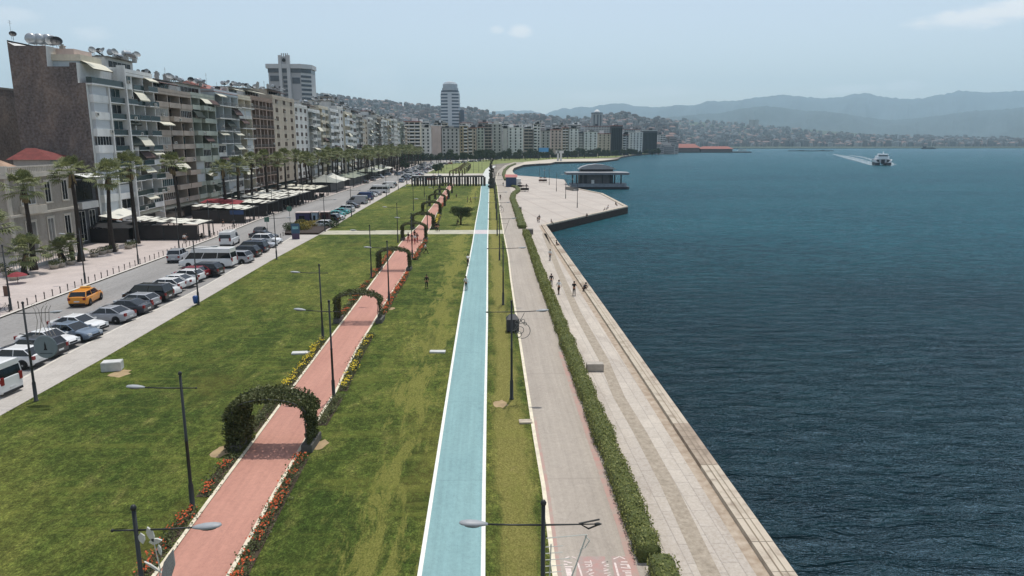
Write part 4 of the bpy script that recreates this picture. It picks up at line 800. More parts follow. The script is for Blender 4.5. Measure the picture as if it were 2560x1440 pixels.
# the white block with the tall stained party wall
def party():
    Y = 134.9; o = empty('apartment_building', (XF, Y, .1), 0, 'white apartment block with tall stained brown side wall and steel tanks on top', 'apartment building', 'seafront apartment buildings')
    q = lambda px, py: P(px, py, Y) - Vector((XF, Y, .1)); prof = [(243, 360), (231, 207), (195, 207), (190, 156), (173, 156), (173, 166), (118, 166), (114, 114), (36, 114), (34, 104), (17, 100), (36, 362)]
    p = [q(*c) for c in prof]; p[0].x = -.02; p[1].x = -.02; p[0].z = 0; p[-1].z = 0; p[-1].x = p[8].x - 1.2; p[-2].x = p[-3].x = p[-1].x; pts = [(v.x, v.z) for v in p]; W = 12.3; mb = MB(); n = len(pts)
    for dy, m in ((0, 0), (W, 1)):
        vs = [Vector((a, dy, b)) for a, b in pts]; mb.raw(vs, [], m)
    tri = tessellate_polygon([[Vector((a, b, 0)) for a, b in pts]])
    for t in tri: mb.f.append(tuple(t)); mb.m.append(0); mb.f.append(tuple(i + n for i in t)); mb.m.append(1)
    for i in range(n): mb.f.append((i, (i + 1) % n, (i + 1) % n + n, i + n)); mb.m.append(1 if i else 1)
    w_ = mb.build('wall', [M_brown, PL['white']], o)
    H1 = p[1].z; fl = 8; gf = 4.2; fh = (H1 - gf) / fl; Wb = W / 2
    for (y0, wd, kind) in ((3.2, 5.2, 'shutters'), (9.1, 5.4, 'log')):
        for f in range(fl):
            z = gf + f * fh; open_ = (kind == 'log' and f not in (1,)) or (kind == 'shutters' and f in (4,))
            if kind == 'shutters':
                place('parapet', panel_mesh(wd, 1.15, .75, PL['white']), o, (0, y0, z - .1))
                if open_: place('window', win_mesh(wd - .2, fh - 1.3, 5, M_gl[0], M_fr), o, (.5, y0, z + 1.05)); 
                else: place('shutter', panel_mesh(wd - .3, fh - 1.2, .6, M_shut), o, (0, y0, z + 1.05))
                place('lintel', panel_mesh(wd, .22, .75, PL['white']), o, (0, y0, z + fh - .33))
                if f in (3, 5, 6): place('air_conditioner', ac_mesh(), o, (.76, y0 + (-2.2 if f == 6 else 2.3), z + .3))
            else:
                place('balcony', balc_mesh(wd, .9, 'glass' if f > 1 else 'solid', PL['white']), o, (0, y0, z)); place('window', win_mesh(wd * .96, fh - .35, 3, M_gl[[0, 0, 1, 0, 0, 1, 0, 1][f]], M_fr), o, (.02, y0, z + .05))
                if f == 1: place('shutter', panel_mesh(wd - .3, fh - .5, .5, M_shut), o, (0, y0, z + .05))
    MB().box(-.2, 5.9, .1, .95, 6.25, H1).box(-.2, W - .45, .1, 1.3, W - .02, H1 + 4.2).build('pilaster', PL['white'], o); MB().box(-.3, .1, H1 - .25, 1.1, W - .5, H1).build('cornice', PL['white'], o)
    ph = MB().box(-9, 1.8, H1 + .01, -1.6, W - .6, H1 + 3.9, 0); ph.build('penthouse', [PL['blue']], o); place('awning', awn_mesh(6.8, 2.4, M_awn, 1.5), o, (-1.5, 4.9, H1 + 4.1)); MB().box(-9.1, 1.4, H1 + 3.92, -1.2, 8.6, H1 + 5.0).build('roof_parapet', PL['cream'], o); MB().box(-.1, .4, H1 + .02, .9, W - .6, H1 + 1.1).build('terrace_rail', M_glr, o)
    for px, py in ((66, 112), (81, 112), (97, 112)):
        v = q(px, py); tk = MB(); T = Matrix.Rotation(R(90), 4, 'X'); tk.lathe([(.05, -1.1), (.8, -1.0), (.95, -.7), (.95, .7), (.8, 1.0), (.05, 1.1)], n=18, M=T); tk.tube([(-.5, -.5, -1.1), (-.4, -.5, -.6)], .05, 5).tube([(.5, -.5, -1.1), (.4, -.5, -.6)], .05, 5); tk.build('water_tank', M_tank, o, True, (v.x, 2 + (px - 66) * .04, v.z + 1.25))
    for px, py, d, m in ((20, 98, 1.2, M_dkd), (60, 112, 1.2, M_dish), (120, 116, 2.2, M_dish), (130, 116, 2.0, M_dkd)): v = q(px, py); place('satellite_dish', dish_mesh(m, d), o, (v.x, 1.5, v.z), (0, 0, -1.0))
    v = q(20, 96); place('antenna', ant_mesh(), o, (v.x, 1, v.z)); 
    for px, py in ((235, 160), (268, 165), (303, 172)): v = P(px, py, Y + 3) - Vector((XF, Y, .1)); place('satellite_dish', dish_mesh(M_dish, 1.3), o, (v.x, 3 + (px - 235) * .1, H1 + 4.9), (0, 0, -.6))
    place('chimney', chimney_mesh(PL['grey']), o, (-5, 3, H1 + 5.0)); MB().box(q(172, 156).x, 2, p[4].z - 3, q(118, 150).x + .5, 8, q(130, 118).z).build('stair_tower', PL['pink'], o)
    for i, (z0) in enumerate((3, 7, 11.2, 15.4, 19.6)): pass
    return o
party()
# rear block whose dark openings show at the far left
o = empty('apartment_building', (XF - 20.2, 136, .1), 0, 'brown rear block with a column of dark openings at the left edge', 'apartment building'); MB().box(-14, 0, 0, 0, 14, 27.5).build('wall', M_brown, o)
for k in range(6): MB().box(-3.6, -.06, 4 + k * 4.1, -1.1, .02, 6.9 + k * 4.1).build('window', M_gl[0], o)
MB().box(-14.1, -.1, 27.5, .1, 14, 27.9).build('roof', M_roof, o); MB().box(-14, 0, 27.92, -4, 8, 30).build('penthouse', PL['grey'], o)
rows = [(147.25, 161.5, 31.2, 9, 3, 'white', 'log2', 'white block with deep balconies and a line of satellite dishes on its roof'), (161.5, 181, 28.6, 8, 3, 'taupe', 'mix', 'taupe block with brown blinds and an overgrown roof terrace'), (181, 196.5, 28.8, 8, 3, 'green', 'mix', 'grey green block with white enclosed balconies, right of the taupe one'), (196.5, 214.5, 30.6, 8, 3, 'blue', 'mix', 'pale blue block with a yellow curtained balcony and red tiled roof'), (214.5, 226, 30.4, 9, 2, 'cream', 'mix', 'narrow cream block with rounded white balconies'), (226, 248.5, 30.8, 9, 3, 'brown', 'frames', 'brown block with pinkish balcony frames'), (248.5, 276, 32.4, 10, 3, 'beige', 'plain', 'plain beige block with small paired windows')]
for i, (a, b, h, f, n, pal, st, lab) in enumerate(rows):
    block(XF - (.0 if i != 5 else .0), a, b, h, f, n, pal, lab, 100 + i * 3, 'mix' if st == 'log2' else st, clutter=13 if i < 4 else 9, top='tile' if i == 3 else None, ph=(i != 3), g2={0: 1, 1: 2, 5: 2}.get(i))
pals = ['pale', 'cream', 'grey', 'white', 'beige', 'white', 'green', 'taupe', 'pale', 'white', 'cream', 'grey']
y = 276.02; k = 0; r_ = random.Random(77)
adj = {'pale': 'pale grey', 'cream': 'cream', 'grey': 'grey', 'white': 'white', 'beige': 'beige', 'pink': 'pinkish', 'green': 'grey green', 'taupe': 'taupe', 'ochre': 'ochre'}
while y < 640:
    wd = r_.uniform(14, 22); hh = r_.uniform(29.5, 34); pal = pals[(k * 5) % 12]; block(XF + r_.uniform(-.6, .6), y, y + wd, hh, 9, 3 if wd > 17 else 2, pal, '%s seafront block, %s house past the plain beige one' % (adj[pal], nth(k + 1)), 300 + k, 'mix' if k % 4 else 'plain', clutter=6, ph=k % 3 != 0, dep=14); y += wd + (0 if k % 5 else 0); k += 1
# old mansion
def mansion():
    o = empty('mansion', (-69.2, 106.5, .1), 0, 'old cream two storey mansion with balustrade and weathered tile roof', 'mansion'); W = 17.2; Hh = 13.2; D = 34
    M_m = plaster('mansion_stucco', lin(158, 150, 138), .2, .5); M_m2 = plaster('mansion_trim', lin(198, 190, 176), .15, .5); mb = MB(); mb.box(-D, 0, 0, 0, W, Hh, 0); mb.build('wall', [M_m], o)
    t = MB(); t.box(-D - .1, -.35, 7.0, .35, W + .0, 7.35).box(-D - .1, -.5, Hh - .55, .5, W, Hh - .02).box(-D - .1, -.15, 0, .15, W - .02, 1.3).box(-.1, -.16, 1.3, .16, .5, Hh - .6).box(-.1, W - .6, 1.3, .16, W - .02, Hh - .6); t.build('cornice', M_m2, o)
    b = MB(); zb = Hh
    b.box(-D, -.4, zb, .4, -.1, zb + .22).box(-D, -.4, zb + .95, .4, -.1, zb + 1.15).box(.12, -.1, zb, .4, W, zb + .22).box(.12, -.1, zb + .95, .4, W, zb + 1.15)
    for i in range(int(D / .42)): x = -D + .2 + i * .42; b.box(x - .07, -.33, zb + .22, x + .07, -.17, zb + .95)
    for i in range(int(W / .42)): y = .1 + i * .42; b.box(.19, y - .07, zb + .22, .33, y + .07, zb + .95)
    for x in (-D + .3, -24, -15, -7, .1): b.box(x - .35, -.45, zb + .0, x + .35, .1, zb + 1.25)
    b.box(-.15, W - 3.4, zb, .45, W - .1, zb + 1.25); b.build('balustrade', M_m2, o)
    rf = MB(); z = Hh + .3
    for (x0, x1, y0, y1, h) in ((-D + 3, -17, 1.5, W - 1, 3.2), (-16.5, -6.5, 1.8, W - 2, 3.4), (-27, -12, 5, W - .5, 4.4)): xm = (x0 + x1) / 2; rf.raw([(x0, y0, z), (x1, y0, z), (x1, y1, z), (x0, y1, z), (xm - 1, (y0 + y1) / 2, z + h), (xm + 1, (y0 + y1) / 2, z + h)], [(0, 1, 5, 4), (1, 2, 5), (2, 3, 4, 5), (3, 0, 4)])
    rf.build('roof', M_tileo, o)
    def wn(face, u, z, w, h, n, g, surround=True):
        pr = win_mesh(w, h, n, g, M_fr)
        if face == 'f': q = place('window', pr, o, (.02, u, z)); loc = (.0, u, z); rz = 0
        else: q = place('window', pr, o, (u, -.02, z), (0, 0, R(-90))); loc = (u, 0, z); rz = R(-90)
        s_ = MB().box(0, -w / 2 - .22, h, .14, w / 2 + .22, h + .3).box(0, -w / 2 - .2, -.2, .2, w / 2 + .2, 0).box(0, -w / 2 - .18, 0, .1, -w / 2, h).box(0, w / 2, 0, .1, w / 2 + .18, h).build('surround', M_m2, q)
    wn('f', 4.6, 8.6, 3.4, 3.2, 3, M_gl[3]); wn('f', 9.6, 8.6, 1.5, 3.2, 2, M_gl[0]); wn('f', 14.2, 8.6, 1.5, 3.2, 2, M_gl[0]); wn('f', 4.4, 1.7, 2.4, 4.3, 2, M_gl[3]); wn('f', 9.4, 1.9, 1.6, 4.2, 2, M_gl[3]); wn('f', 14, 1.9, 1.6, 4.2, 2, M_gl[0])
    for x in (-4.5, -9.5, -14.5, -20): wn('s', x, 8.6, 1.7, 3.3, 4, M_gl[0 if x != -9.5 else 3])
    for x in (-4.5, -12, -18): wn('s', x, 2.2, 1.7, 3.6, 2, M_gl[3])
    bb = MB().box(0, 2.4, 7.35, 1.3, 6.9, 7.55).box(1.15, 2.4, 7.55, 1.3, 6.9, 8.5).box(0, 2.4, 7.55, 1.15, 2.55, 8.5).box(0, 6.75, 7.55, 1.15, 6.9, 8.5).build('balcony', M_m2, o)
    fr = MB()
    for i in range(28): y = -6 + i * .62; fr.box(3.4, y - .04, 0, 3.48, y + .04, 2.1)
    fr.box(3.4, -6, 1.9, 3.48, 11.2, 2.0).box(3.3, -6, 0, 3.6, 11.2, .5); fn = fr.build('iron_fence', mat('white_iron', lin(186, 186, 182), .6), None, loc=(-69.2, 106.5, .1)); tag(fn, 'white iron fence along the mansion front', 'fence')
mansion()
o = empty('shed_roof_house', (-72.6, 126, .1), 0, 'low house with bright red roof between mansion and brown wall', 'house'); MB().box(-7.5, 0, 0, -1.5, 6.5, 14.9).build('wall', PL['grey'], o); MB().raw([(-8.4, -.5, 14.9), (-.4, -.5, 14.9), (-.4, 7, 14.9), (-8.4, 7, 14.9), (-7.2, 3.4, 16.8), (-5.6, 3.4, 16.8)], [(0, 1, 5, 4), (1, 2, 5), (2, 3, 4, 5), (3, 0, 4)]).build('roof', mat('bright_red_roof', lin(112, 54, 50), .9, .3, 1), o)
# narrow black house
o = empty('narrow_house', (-71.6, 124.1, .1), 0, 'narrow black fronted house with white awning, beside the mansion', 'house'); MB().box(-14, 0, 0, 0, 10.5, 12.2).build('wall', PL['charcoal'], o); place('awning', awn_mesh(6.2, 2.6, mat('white_awning', lin(220, 220, 214), .8), .6), o, (0, 6.6, 12.4)); MB().box(0, .2, 11.4, 1.6, 10.4, 11.6).build('balcony', PL['charcoal'], o)
MB().box(.02, .5, 6.3, .5, 2.4, 7.4).build('sign_board', PL['pale'], o); MB().box(.02, 4.0, 6.3, .9, 9.4, 7.5).build('sign_board', PL['pale'], o)
for y, z, w, h in ((1.5, 7.6, 1.2, 3.4), (6.6, 7.7, 5.2, 3.4), (1.5, .6, 1.2, 5.3), (5, .6, 2.2, 5.3), (8.4, .6, 2.0, 5.3)): place('window', win_mesh(w, h, 1 if w < 2 else 2, M_gl[0], M_fr if w < 3 else M_frd), o, (.03, y, z))
# ================================================================ vehicles
def paint(name, c, r=.28): 
    m = mat('paint_' + name, c, r, .04, 2); m.node_tree.nodes['Principled BSDF'].inputs['Coat Weight'].default_value = .5; return m
CP = {k: paint(k, lin(*c)) for k, c in dict(white=(222, 222, 220), silver=(158, 160, 164), grey=(96, 98, 104), black=(26, 26, 30), navy=(34, 42, 60), bluegrey=(104, 118, 134), red=(132, 24, 36), teal=(70, 168, 164), taxi=(222, 142, 28), blue=(44, 66, 108), darkgrey=(58, 60, 66)).items()}
M_cg = mat('car_glass', (.012, .015, .018), .05, .2, 2, spec=.6); M_ty = mat('tyre_rubber', lin(24, 24, 25), .9); M_rim = mat('alloy_rim', lin(150, 152, 156), .35, metal=.7); M_hl = mat('headlight_lens', lin(190, 196, 200), .15); M_tl = mat('tail_light', lin(128, 18, 20), .3); M_plast = mat('black_trim', lin(32, 32, 34), .7); M_plate = mat('number_plate', lin(206, 208, 206), .6)
def wheel_meshes(r=.33, w=.22):
    T = Matrix.Rotation(R(90), 4, 'X'); ty = MB().lathe([(r * .55, -w / 2), (r * .92, -w / 2), (r, -w / 2 + .04), (r, w / 2 - .04), (r * .92, w / 2), (r * .55, w / 2)], n=18, M=T); rm = MB().lathe([(.02, -w / 2 - .005), (r * .6, -w / 2 + .01), (r * .6, w / 2 - .01), (.02, w / 2 + .005)], n=10, M=T); return ty.mesh('tyre', M_ty, True), rm.mesh('rim', M_rim)
WH = wheel_meshes()
# style: lower body profile (x, top z), greenhouse (x front base, x front top, x rear top, x rear base, roof z), front at +x
STY = dict(
    sedan=dict(L=4.5, W=1.78, prof=[(-2.25, .78), (-2.2, .95), (-1.75, 1.0), (-.9, .98), (.85, .93), (1.6, .86), (2.1, .74), (2.25, .55)], gh=(1.0, .25, -.85, -1.65, 1.44), ax=1.35),
    hatch=dict(L=4.1, W=1.75, prof=[(-2.05, .7), (-2.03, .98), (-1.9, 1.02), (.8, .96), (1.5, .88), (1.95, .74), (2.05, .55)], gh=(1.05, .35, -1.35, -1.92, 1.48), ax=1.25),
    estate=dict(L=4.6, W=1.8, prof=[(-2.3, .7), (-2.28, 1.0), (-2.1, 1.04), (.9, .98), (1.65, .9), (2.15, .76), (2.3, .55)], gh=(1.1, .4, -1.75, -2.15, 1.52), ax=1.4),
    suv=dict(L=4.5, W=1.86, prof=[(-2.25, .8), (-2.22, 1.1), (-2.05, 1.14), (1.0, 1.08), (1.7, 1.02), (2.12, .88), (2.25, .6)], gh=(1.1, .5, -1.65, -2.08, 1.72), ax=1.38),
    minivan=dict(L=4.7, W=1.85, prof=[(-2.35, .8), (-2.33, 1.08), (-2.2, 1.12), (1.3, 1.06), (1.85, .98), (2.25, .8), (2.35, .55)], gh=(1.55, .8, -1.95, -2.25, 1.82), ax=1.45),
    van=dict(L=5.4, W=1.98, prof=[(-2.7, .8), (-2.69, 1.25), (-2.66, 1.3), (1.5, 1.22), (2.2, 1.1), (2.55, .92), (2.7, .6)], gh=(1.95, 1.25, -2.55, -2.66, 2.35), ax=1.75, rb=.45),
    minibus=dict(L=7.0, W=2.05, prof=[(-3.5, .8), (-3.49, 1.3), (-3.46, 1.35), (2.2, 1.25), (2.95, 1.12), (3.35, .95), (3.5, .6)], gh=(2.7, 1.9, -3.3, -3.44, 2.65), ax=2.15, rb=.62))
PROTO = {}; JR = random.Random(6)
def car_proto(style, glazed='full'):
    key = (style, glazed)
    if key in PROTO: return PROTO[key]
    s = STY[style]; W = s['W'] / 2; zb = .24; prof = s['prof']; fx, fr, rr, rx, zr = s['gh']; parts = {}
    # body: loft of cross sections along x
    mb = MB(); xs = []; 
    def top(x):
        for (a, za), (b, zb_) in zip(prof, prof[1:]):
            if a <= x <= b: return za + (zb_ - za) * (x - a) / (b - a)
        return prof[0][1] if x < prof[0][0] else prof[-1][1]
    st = sorted(set([p[0] for p in prof] + [-s['ax'] - .4, -s['ax'], -s['ax'] + .4, 0, s['ax'] - .4, s['ax'], s['ax'] + .4])); vs = []; sec = 9
    for x in st:
        t = top(x); e = min(1, (s['L'] / 2 - abs(x)) / .55); wf = W * (.86 + .14 * e ** .6); z0 = zb + .12 * (1 - min(1, e * 1.5)); hz = t - z0
        ring = [(0, z0), (wf * .9, z0), (wf * .985, z0 + .12), (wf, z0 + hz * .55), (wf * .965, z0 + hz * .86), (wf * .88, t - .01), (wf * .5, t + .025), (0, t + .03)]
        for (yy, zz) in ring: vs.append((x, yy, zz))
        for (yy, zz) in ring[-2:0:-1]: vs.append((x, -yy, zz))
    n = 14; fs = []
    for i in range(len(st) - 1):
        for k in range(n): fs.append((i * n + k, (i + 1) * n + k, (i + 1) * n + (k + 1) % n, i * n + (k + 1) % n))
    fs += [tuple(range(n))[::-1][::-1], tuple((len(st) - 1) * n + k for k in range(n))[::-1]]
    mb.raw(vs, fs); wt = W * .78 if zr < 2 else W * .9; wb = W * .9; zt = lambda x: top(x) + .0
    rb = s.get('rb', .05); zg = zr - rb; B = [(fx, wb, zt(fx)), (rx, wb, zt(rx)), (rx, -wb, zt(rx)), (fx, -wb, zt(fx))]; T_ = [(fr, wt, zg), (rr, wt, zg), (rr, -wt, zg), (fr, -wt, zg)]
    # roof panel with crown
    if rb > .1:
        U_ = [(fr - .35, wt * .97, zr - .08), (rr, wt * .97, zr - .08), (rr, -wt * .97, zr - .08), (fr - .35, -wt * .97, zr - .08)]; mb.raw(T_ + U_, [(0, 1, 5, 4), (1, 2, 6, 5), (2, 3, 7, 6), (3, 0, 4, 7)])
    else: U_ = T_
    rf = U_ + [(fr - (.15 if rb < .1 else rb), wt * .9 if rb > .1 else wt * .7, zr - .04 if rb > .1 else zr)] * 0 + [(U_[0][0] - .15, wt * .7, zr), (rr + .12, wt * .7, zr), (rr + .12, -wt * .7, zr), (U_[0][0] - .15, -wt * .7, zr)]
    mb.raw(rf, [(0, 4, 7, 3), (4, 5, 6, 7), (0, 1, 5, 4), (1, 2, 6, 5), (2, 3, 7, 6)])
    def strut(a, b, r=.045): mb.tube([a, b], r, 4)
    for i in range(4): strut(B[i], T_[i])
    nb = 2 if s['L'] < 5 else 3
    for sd in (1, -1):
        for k in range(1, nb):
            u = k / nb + .03; a = (fx + (rx - fx) * u, sd * wb * 1.0, zt(fx + (rx - fx) * u) - .02); b = (fr + (rr - fr) * u, sd * wt, zg); strut(a, b, .04)
        mb.cb((fx - .1, sd * (W + .08), zt(fx) + .06), (.16, .18, .12))
    parts['body'] = mb.mesh('body', [CP['white']], False)
    g = lambda pts: MB().face(pts)
    I = .985
    parts['windscreen'] = g([B[0], T_[0], T_[3], B[3]][::-1]).mesh('windscreen', M_cg); parts['rear_window'] = g([B[1], T_[1], T_[2], B[2]]).mesh('rear_window', M_cg)
    if glazed == 'full': parts['side_window'] = [g([B[0], T_[0], T_[1], B[1]]).mesh('side_window', M_cg), g([B[3], T_[3], T_[2], B[2]]).mesh('side_window', M_cg)]
    else:
        u = .3; q = lambda a, b, t: tuple(a[i] + (b[i] - a[i]) * t for i in range(3)); parts['side_window'] = []; parts['side_panel'] = []
        for (b0, t0, t1, b1) in ((B[0], T_[0], T_[1], B[1]), (B[3], T_[3], T_[2], B[2])):
            parts['side_window'].append(g([b0, t0, q(t0, t1, u), q(b0, b1, u)]).mesh('side_window', M_cg)); parts['side_panel'].append(g([q(b0, b1, u), q(t0, t1, u), t1, b1]).mesh('side_panel', CP['white']))
    hl = []; tl = []
    for sd in (1, -1):
        hl.append(MB().cb((s['L'] / 2 - .17, sd * W * .66, top(s['L'] / 2 - .1) - .02), (.3, .36, .16)).mesh('headlight', M_hl)); tl.append(MB().cb((-s['L'] / 2 + .06, sd * W * .76, .86 if zr < 2 else 1.15), (.16, .24, .26 if zr < 2 else .5)).mesh('tail_light', M_tl))
    parts['headlight'] = hl; parts['tail_light'] = tl; parts['bumper'] = [MB().cb((s['L'] / 2 - .03, 0, .36), (.14, W * 1.6, .16)).mesh('bumper', M_plast), MB().cb((-s['L'] / 2 + .03, 0, .36), (.14, W * 1.6, .16)).mesh('bumper', M_plast)]
    parts['number_plate'] = MB().cb((-s['L'] / 2 - .03, 0, .62), (.03, .5, .12)).mesh('number_plate', M_plate); parts['grille'] = MB().cb((s['L'] / 2 - .02, 0, .55), (.08, W * .9, .13)).mesh('grille', M_plast)
    arch = []; 
    for x in (-s['ax'], s['ax']):
        for sd in (1, -1): arch.append(MB().lathe([(.02, -.012), (.40, -.012), (.40, .012), (.02, .012)], n=16, M=Matrix.Rotation(R(90), 4, 'X'), c=(x, sd * (W - .012), .36)).mesh('wheel_arch', M_plast))
    parts['wheel_arch'] = arch; PROTO[key] = (parts, s); return PROTO[key]
def car(style, x, y, rz, col, label, group=None, glazed='full', cat='car', z=.0, name='parked_car', roofm=None, simple=False):
    parts, s = car_proto(style, glazed); o = empty(name, (x, y, z), rz, label, cat, group); o.scale = (1.13, 1.13, 1.13)
    for k, v in parts.items():
        if simple and k in ('number_plate', 'grille', 'wheel_arch', 'bumper'): continue
        for me in (v if isinstance(v, list) else [v]): place(k, me, o, mat=CP[col] if k in ('body', 'side_panel') else None)
    W = s['W'] / 2
    for x_ in (-s['ax'], s['ax']):
        for sd in (1, -1): w_ = place('wheel', WH[0], o, (x_, sd * (W - .08), .33)); (None if simple else place('rim', WH[1], w_))
    return o
PG = 'cars parked at an angle along the sidewalk'
# ground centre of each car in the photo; heading: nose towards the road (out) or the sidewalk (in)
def out(px, py, style, col, label, rz=None, inn=False, **k):
    a = G(px, py); return car(style, a.x, a.y, (R(-9 + JR.uniform(-3, 3)) if inn else R(171 + JR.uniform(-3, 3))) if rz is None else rz, col, label, PG, **k)
out(-62, 985, 'van', 'white', 'white van cut by the left edge with its rear door open', glazed='full', cat='van')
out(40, 915, 'hatch', 'white', 'white hatchback between the open door van and the grey estate')
out(86, 890, 'estate', 'darkgrey', 'grey estate car with red tail light behind the round sign lamp post')
out(122, 868, 'sedan', 'white', 'white sedan parked nose to the sidewalk beside the grey estate', inn=True)
out(182, 848, 'sedan', 'bluegrey', 'blue grey sedan parked nose to the sidewalk', inn=True)
out(198, 828, 'sedan', 'white', 'white sedan nose to the sidewalk beyond the blue grey one', inn=True)
out(272, 804, 'sedan', 'silver', 'light silver sedan alone past the gap, rear to the sidewalk')
out(318, 784, 'sedan', 'darkgrey', 'dark grey sedan just beyond the silver sedan')
out(345, 769, 'hatch', 'silver', 'silver hatchback in front of the black estate')
out(372, 752, 'minivan', 'black', 'black minivan between silver hatchback and white car')
out(396, 741, 'sedan', 'white', 'white sedan half hidden behind the black minivan')
out(413, 728, 'hatch', 'white', 'white hatchback with dark side windows near the blue bin')
out(440, 717, 'sedan', 'white', 'white sedan past the dark windowed hatchback')
out(466, 704, 'hatch', 'white', 'white hatchback next to the red car')
out(478, 696, 'hatch', 'red', 'dark red hatchback half hidden among white cars')
out(510, 690, 'suv', 'black', 'black off road car in front of the minibus')
out(522, 668, 'minibus', 'white', 'large white minibus with dark windows parked across the bay', rz=R(176), cat='minibus')
out(590, 658, 'suv', 'silver', 'silver car half hidden behind the minibus')
out(612, 643, 'suv', 'black', 'long black car behind the white van')
out(630, 632, 'minivan', 'navy', 'dark blue minivan beyond the long black car')
out(655, 620, 'sedan', 'silver', 'silver sedan near the parking gap', inn=True)
out(668, 611, 'suv', 'white', 'white car nose to the sidewalk near the parking gap', inn=True)
out(660, 598, 'sedan', 'darkgrey', 'dark car with bright windscreen at the end of the near parking row', inn=True)
a = G(217, 757); tx = car('estate', a.x, a.y, R(98), 'taxi', 'orange yellow taxi driving up the road', name='taxi', cat='taxi'); MB().cb((.1, 0, 1.62), (.3, .9, .14)).build('roof_sign', mat('taxi_sign', lin(214, 170, 90), .5), tx)
a = G(446, 652); car('suv', a.x, a.y, R(97), 'silver', 'pale silver car driving ahead of the taxi', name='moving_car')
a = G(575, 612); car('van', a.x, a.y, R(95), 'white', 'white high roof van driving up the road', name='delivery_van', cat='van', glazed='van')
a = G(652, 588); car('hatch', a.x, a.y, R(95), 'black', 'black rounded car driving ahead of the white van', name='moving_car')
# scattered far parked cars
fc = [(806, 566, 'white', 'hatch'), (822, 553, 'black', 'suv'), (834, 548, 'white', 'sedan'), (838, 540, 'teal', 'sedan'), (850, 533, 'teal', 'sedan'), (862, 528, 'white', 'suv'), (876, 518, 'grey', 'sedan'), (893, 508, 'silver', 'van'), (909, 498, 'blue', 'van'), (925, 490, 'white', 'sedan'), (935, 486, 'silver', 'sedan'), (946, 480, 'white', 'minibus'), (968, 468, 'white', 'van'), (977, 464, 'black', 'suv')]
dsc = {'white': 'white', 'black': 'black', 'teal': 'turquoise', 'grey': 'grey', 'silver': 'silver', 'blue': 'blue', 'darkgrey': 'dark grey', 'navy': 'navy', 'red': 'red', 'bluegrey': 'blue grey'}
styn = {'hatch': 'hatchback', 'suv': 'off road car', 'sedan': 'sedan', 'van': 'panel van', 'minibus': 'minibus', 'estate': 'estate', 'minivan': 'minivan'}
for i, (px, py, c, st) in enumerate(fc):
    a = G(px, py + 3); car(st, a.x, a.y, R(171), c, '%s %s beyond the planted island, %s in its parking row' % (dsc[c], styn[st], nth(i + 1)), 'cars parked beyond the planted island', glazed='van' if st == 'van' else 'full', cat='van' if st in ('van', 'minibus') else 'car')
rr = random.Random(12); n = 0
for row, (x0, y0, x1, y1, cnt) in enumerate(((1000, 458, 1046, 437, 8), (1010, 444, 1085, 409, 14), (1030, 448, 1075, 424, 9), (992, 440, 1066, 409, 12), (1050, 436, 1100, 412, 10), (905, 462, 990, 430, 5), (1062, 452, 1105, 446, 3), (1110, 412, 1200, 403, 9))):
    for k in range(cnt):
        t = (k + .5) / cnt; c = rr.choice(['white', 'white', 'silver', 'grey', 'black', 'darkgrey', 'white', 'bluegrey', 'red']); st = rr.choice(['hatch', 'sedan', 'suv', 'estate', 'minivan']); a = G(x0 + (x1 - x0) * t + rr.uniform(-3, 3), y0 + (y1 - y0) * t); n += 1
        car(st, a.x, a.y, rr.choice([R(171), R(-9), R(90), R(120)]), c, '%s %s by the square, %s car of the %s far line' % (dsc[c], styn[st], nth(k + 1), nth(row + 1)), 'cars far up the road by the square', simple=True)
a = G(1046, 453); car('van', a.x, a.y, R(0), 'white', 'white van standing on the far crossing in front of the long screen', 'cars far up the road by the square', cat='van', simple=True)
# ================================================================ street furniture
M_pole = mat('dark_pole_paint', lin(34, 38, 38), .5, .15, 2); M_head = mat('lamp_head_grey', lin(150, 154, 156), .5, .08, 3); M_lens = mat('lamp_lens', lin(64, 66, 72), .2); M_wire = mat('ornament_white', lin(196, 196, 186), .6, .1, 4); M_wire2 = mat('ornament_steel', lin(110, 112, 108), .4, metal=.4)
POLE = MB().lathe([(.17, 0), (.17, .04), (.125, .06), (.12, 1.35), (.085, 1.45), (.075, 3.6), (.085, 3.62), (.085, 3.7), (.07, 3.72), (.062, 7.0)], n=10).lathe([(.03, 7.0), (.085, 7.03), (.095, 7.1), (.06, 7.17), (.01, 7.19)], n=10).mesh('pole', M_pole, True)
def head_mesh():
    mb = MB(); n = 12; vs = []; st = [(0, .05, .03, .03), (.12, .10, .06, .05), (.35, .17, .09, .07), (.62, .17, .09, .06), (.82, .12, .06, .03), (.88, .03, .02, .01)]
    for x, w, u, d in st:
        for k in range(n): a = 2 * math.pi * k / n; vs.append((x, w * math.cos(a), (u if math.sin(a) > 0 else d) * math.sin(a)))
    fs = [(i * n + k, i * n + (k + 1) % n, (i + 1) * n + (k + 1) % n, (i + 1) * n + k) for i in range(len(st) - 1) for k in range(n)]; fs += [tuple(range(n))[::-1], tuple((len(st) - 1) * n + k for k in range(n))]
    a = mb.raw(vs, fs).mesh('lamp_head', M_head, True); b = MB().lathe([(.02, -.085), (.13, -.08), (.14, -.05), (.02, -.05)], (0, 0, 0), 12); b.v = [(v[0] * 1.9 + .48, v[1], v[2]) for v in b.v]; return a, b.mesh('lens', M_lens, True)
HEAD = head_mesh(); ARM = MB().tube([(0, 0, 0), (1.0, 0, .02), (1.75, 0, .06)], [.035, .03, .03], 6).mesh('arm', M_pole, True); ARMS = MB().tube([(0, 0, 0), (.7, 0, 0)], [.035, .02], 6).lathe([(.02, -.05), (.06, 0), (.02, .05)], (.7, 0, 0), 8).mesh('bracket', M_pole, True)
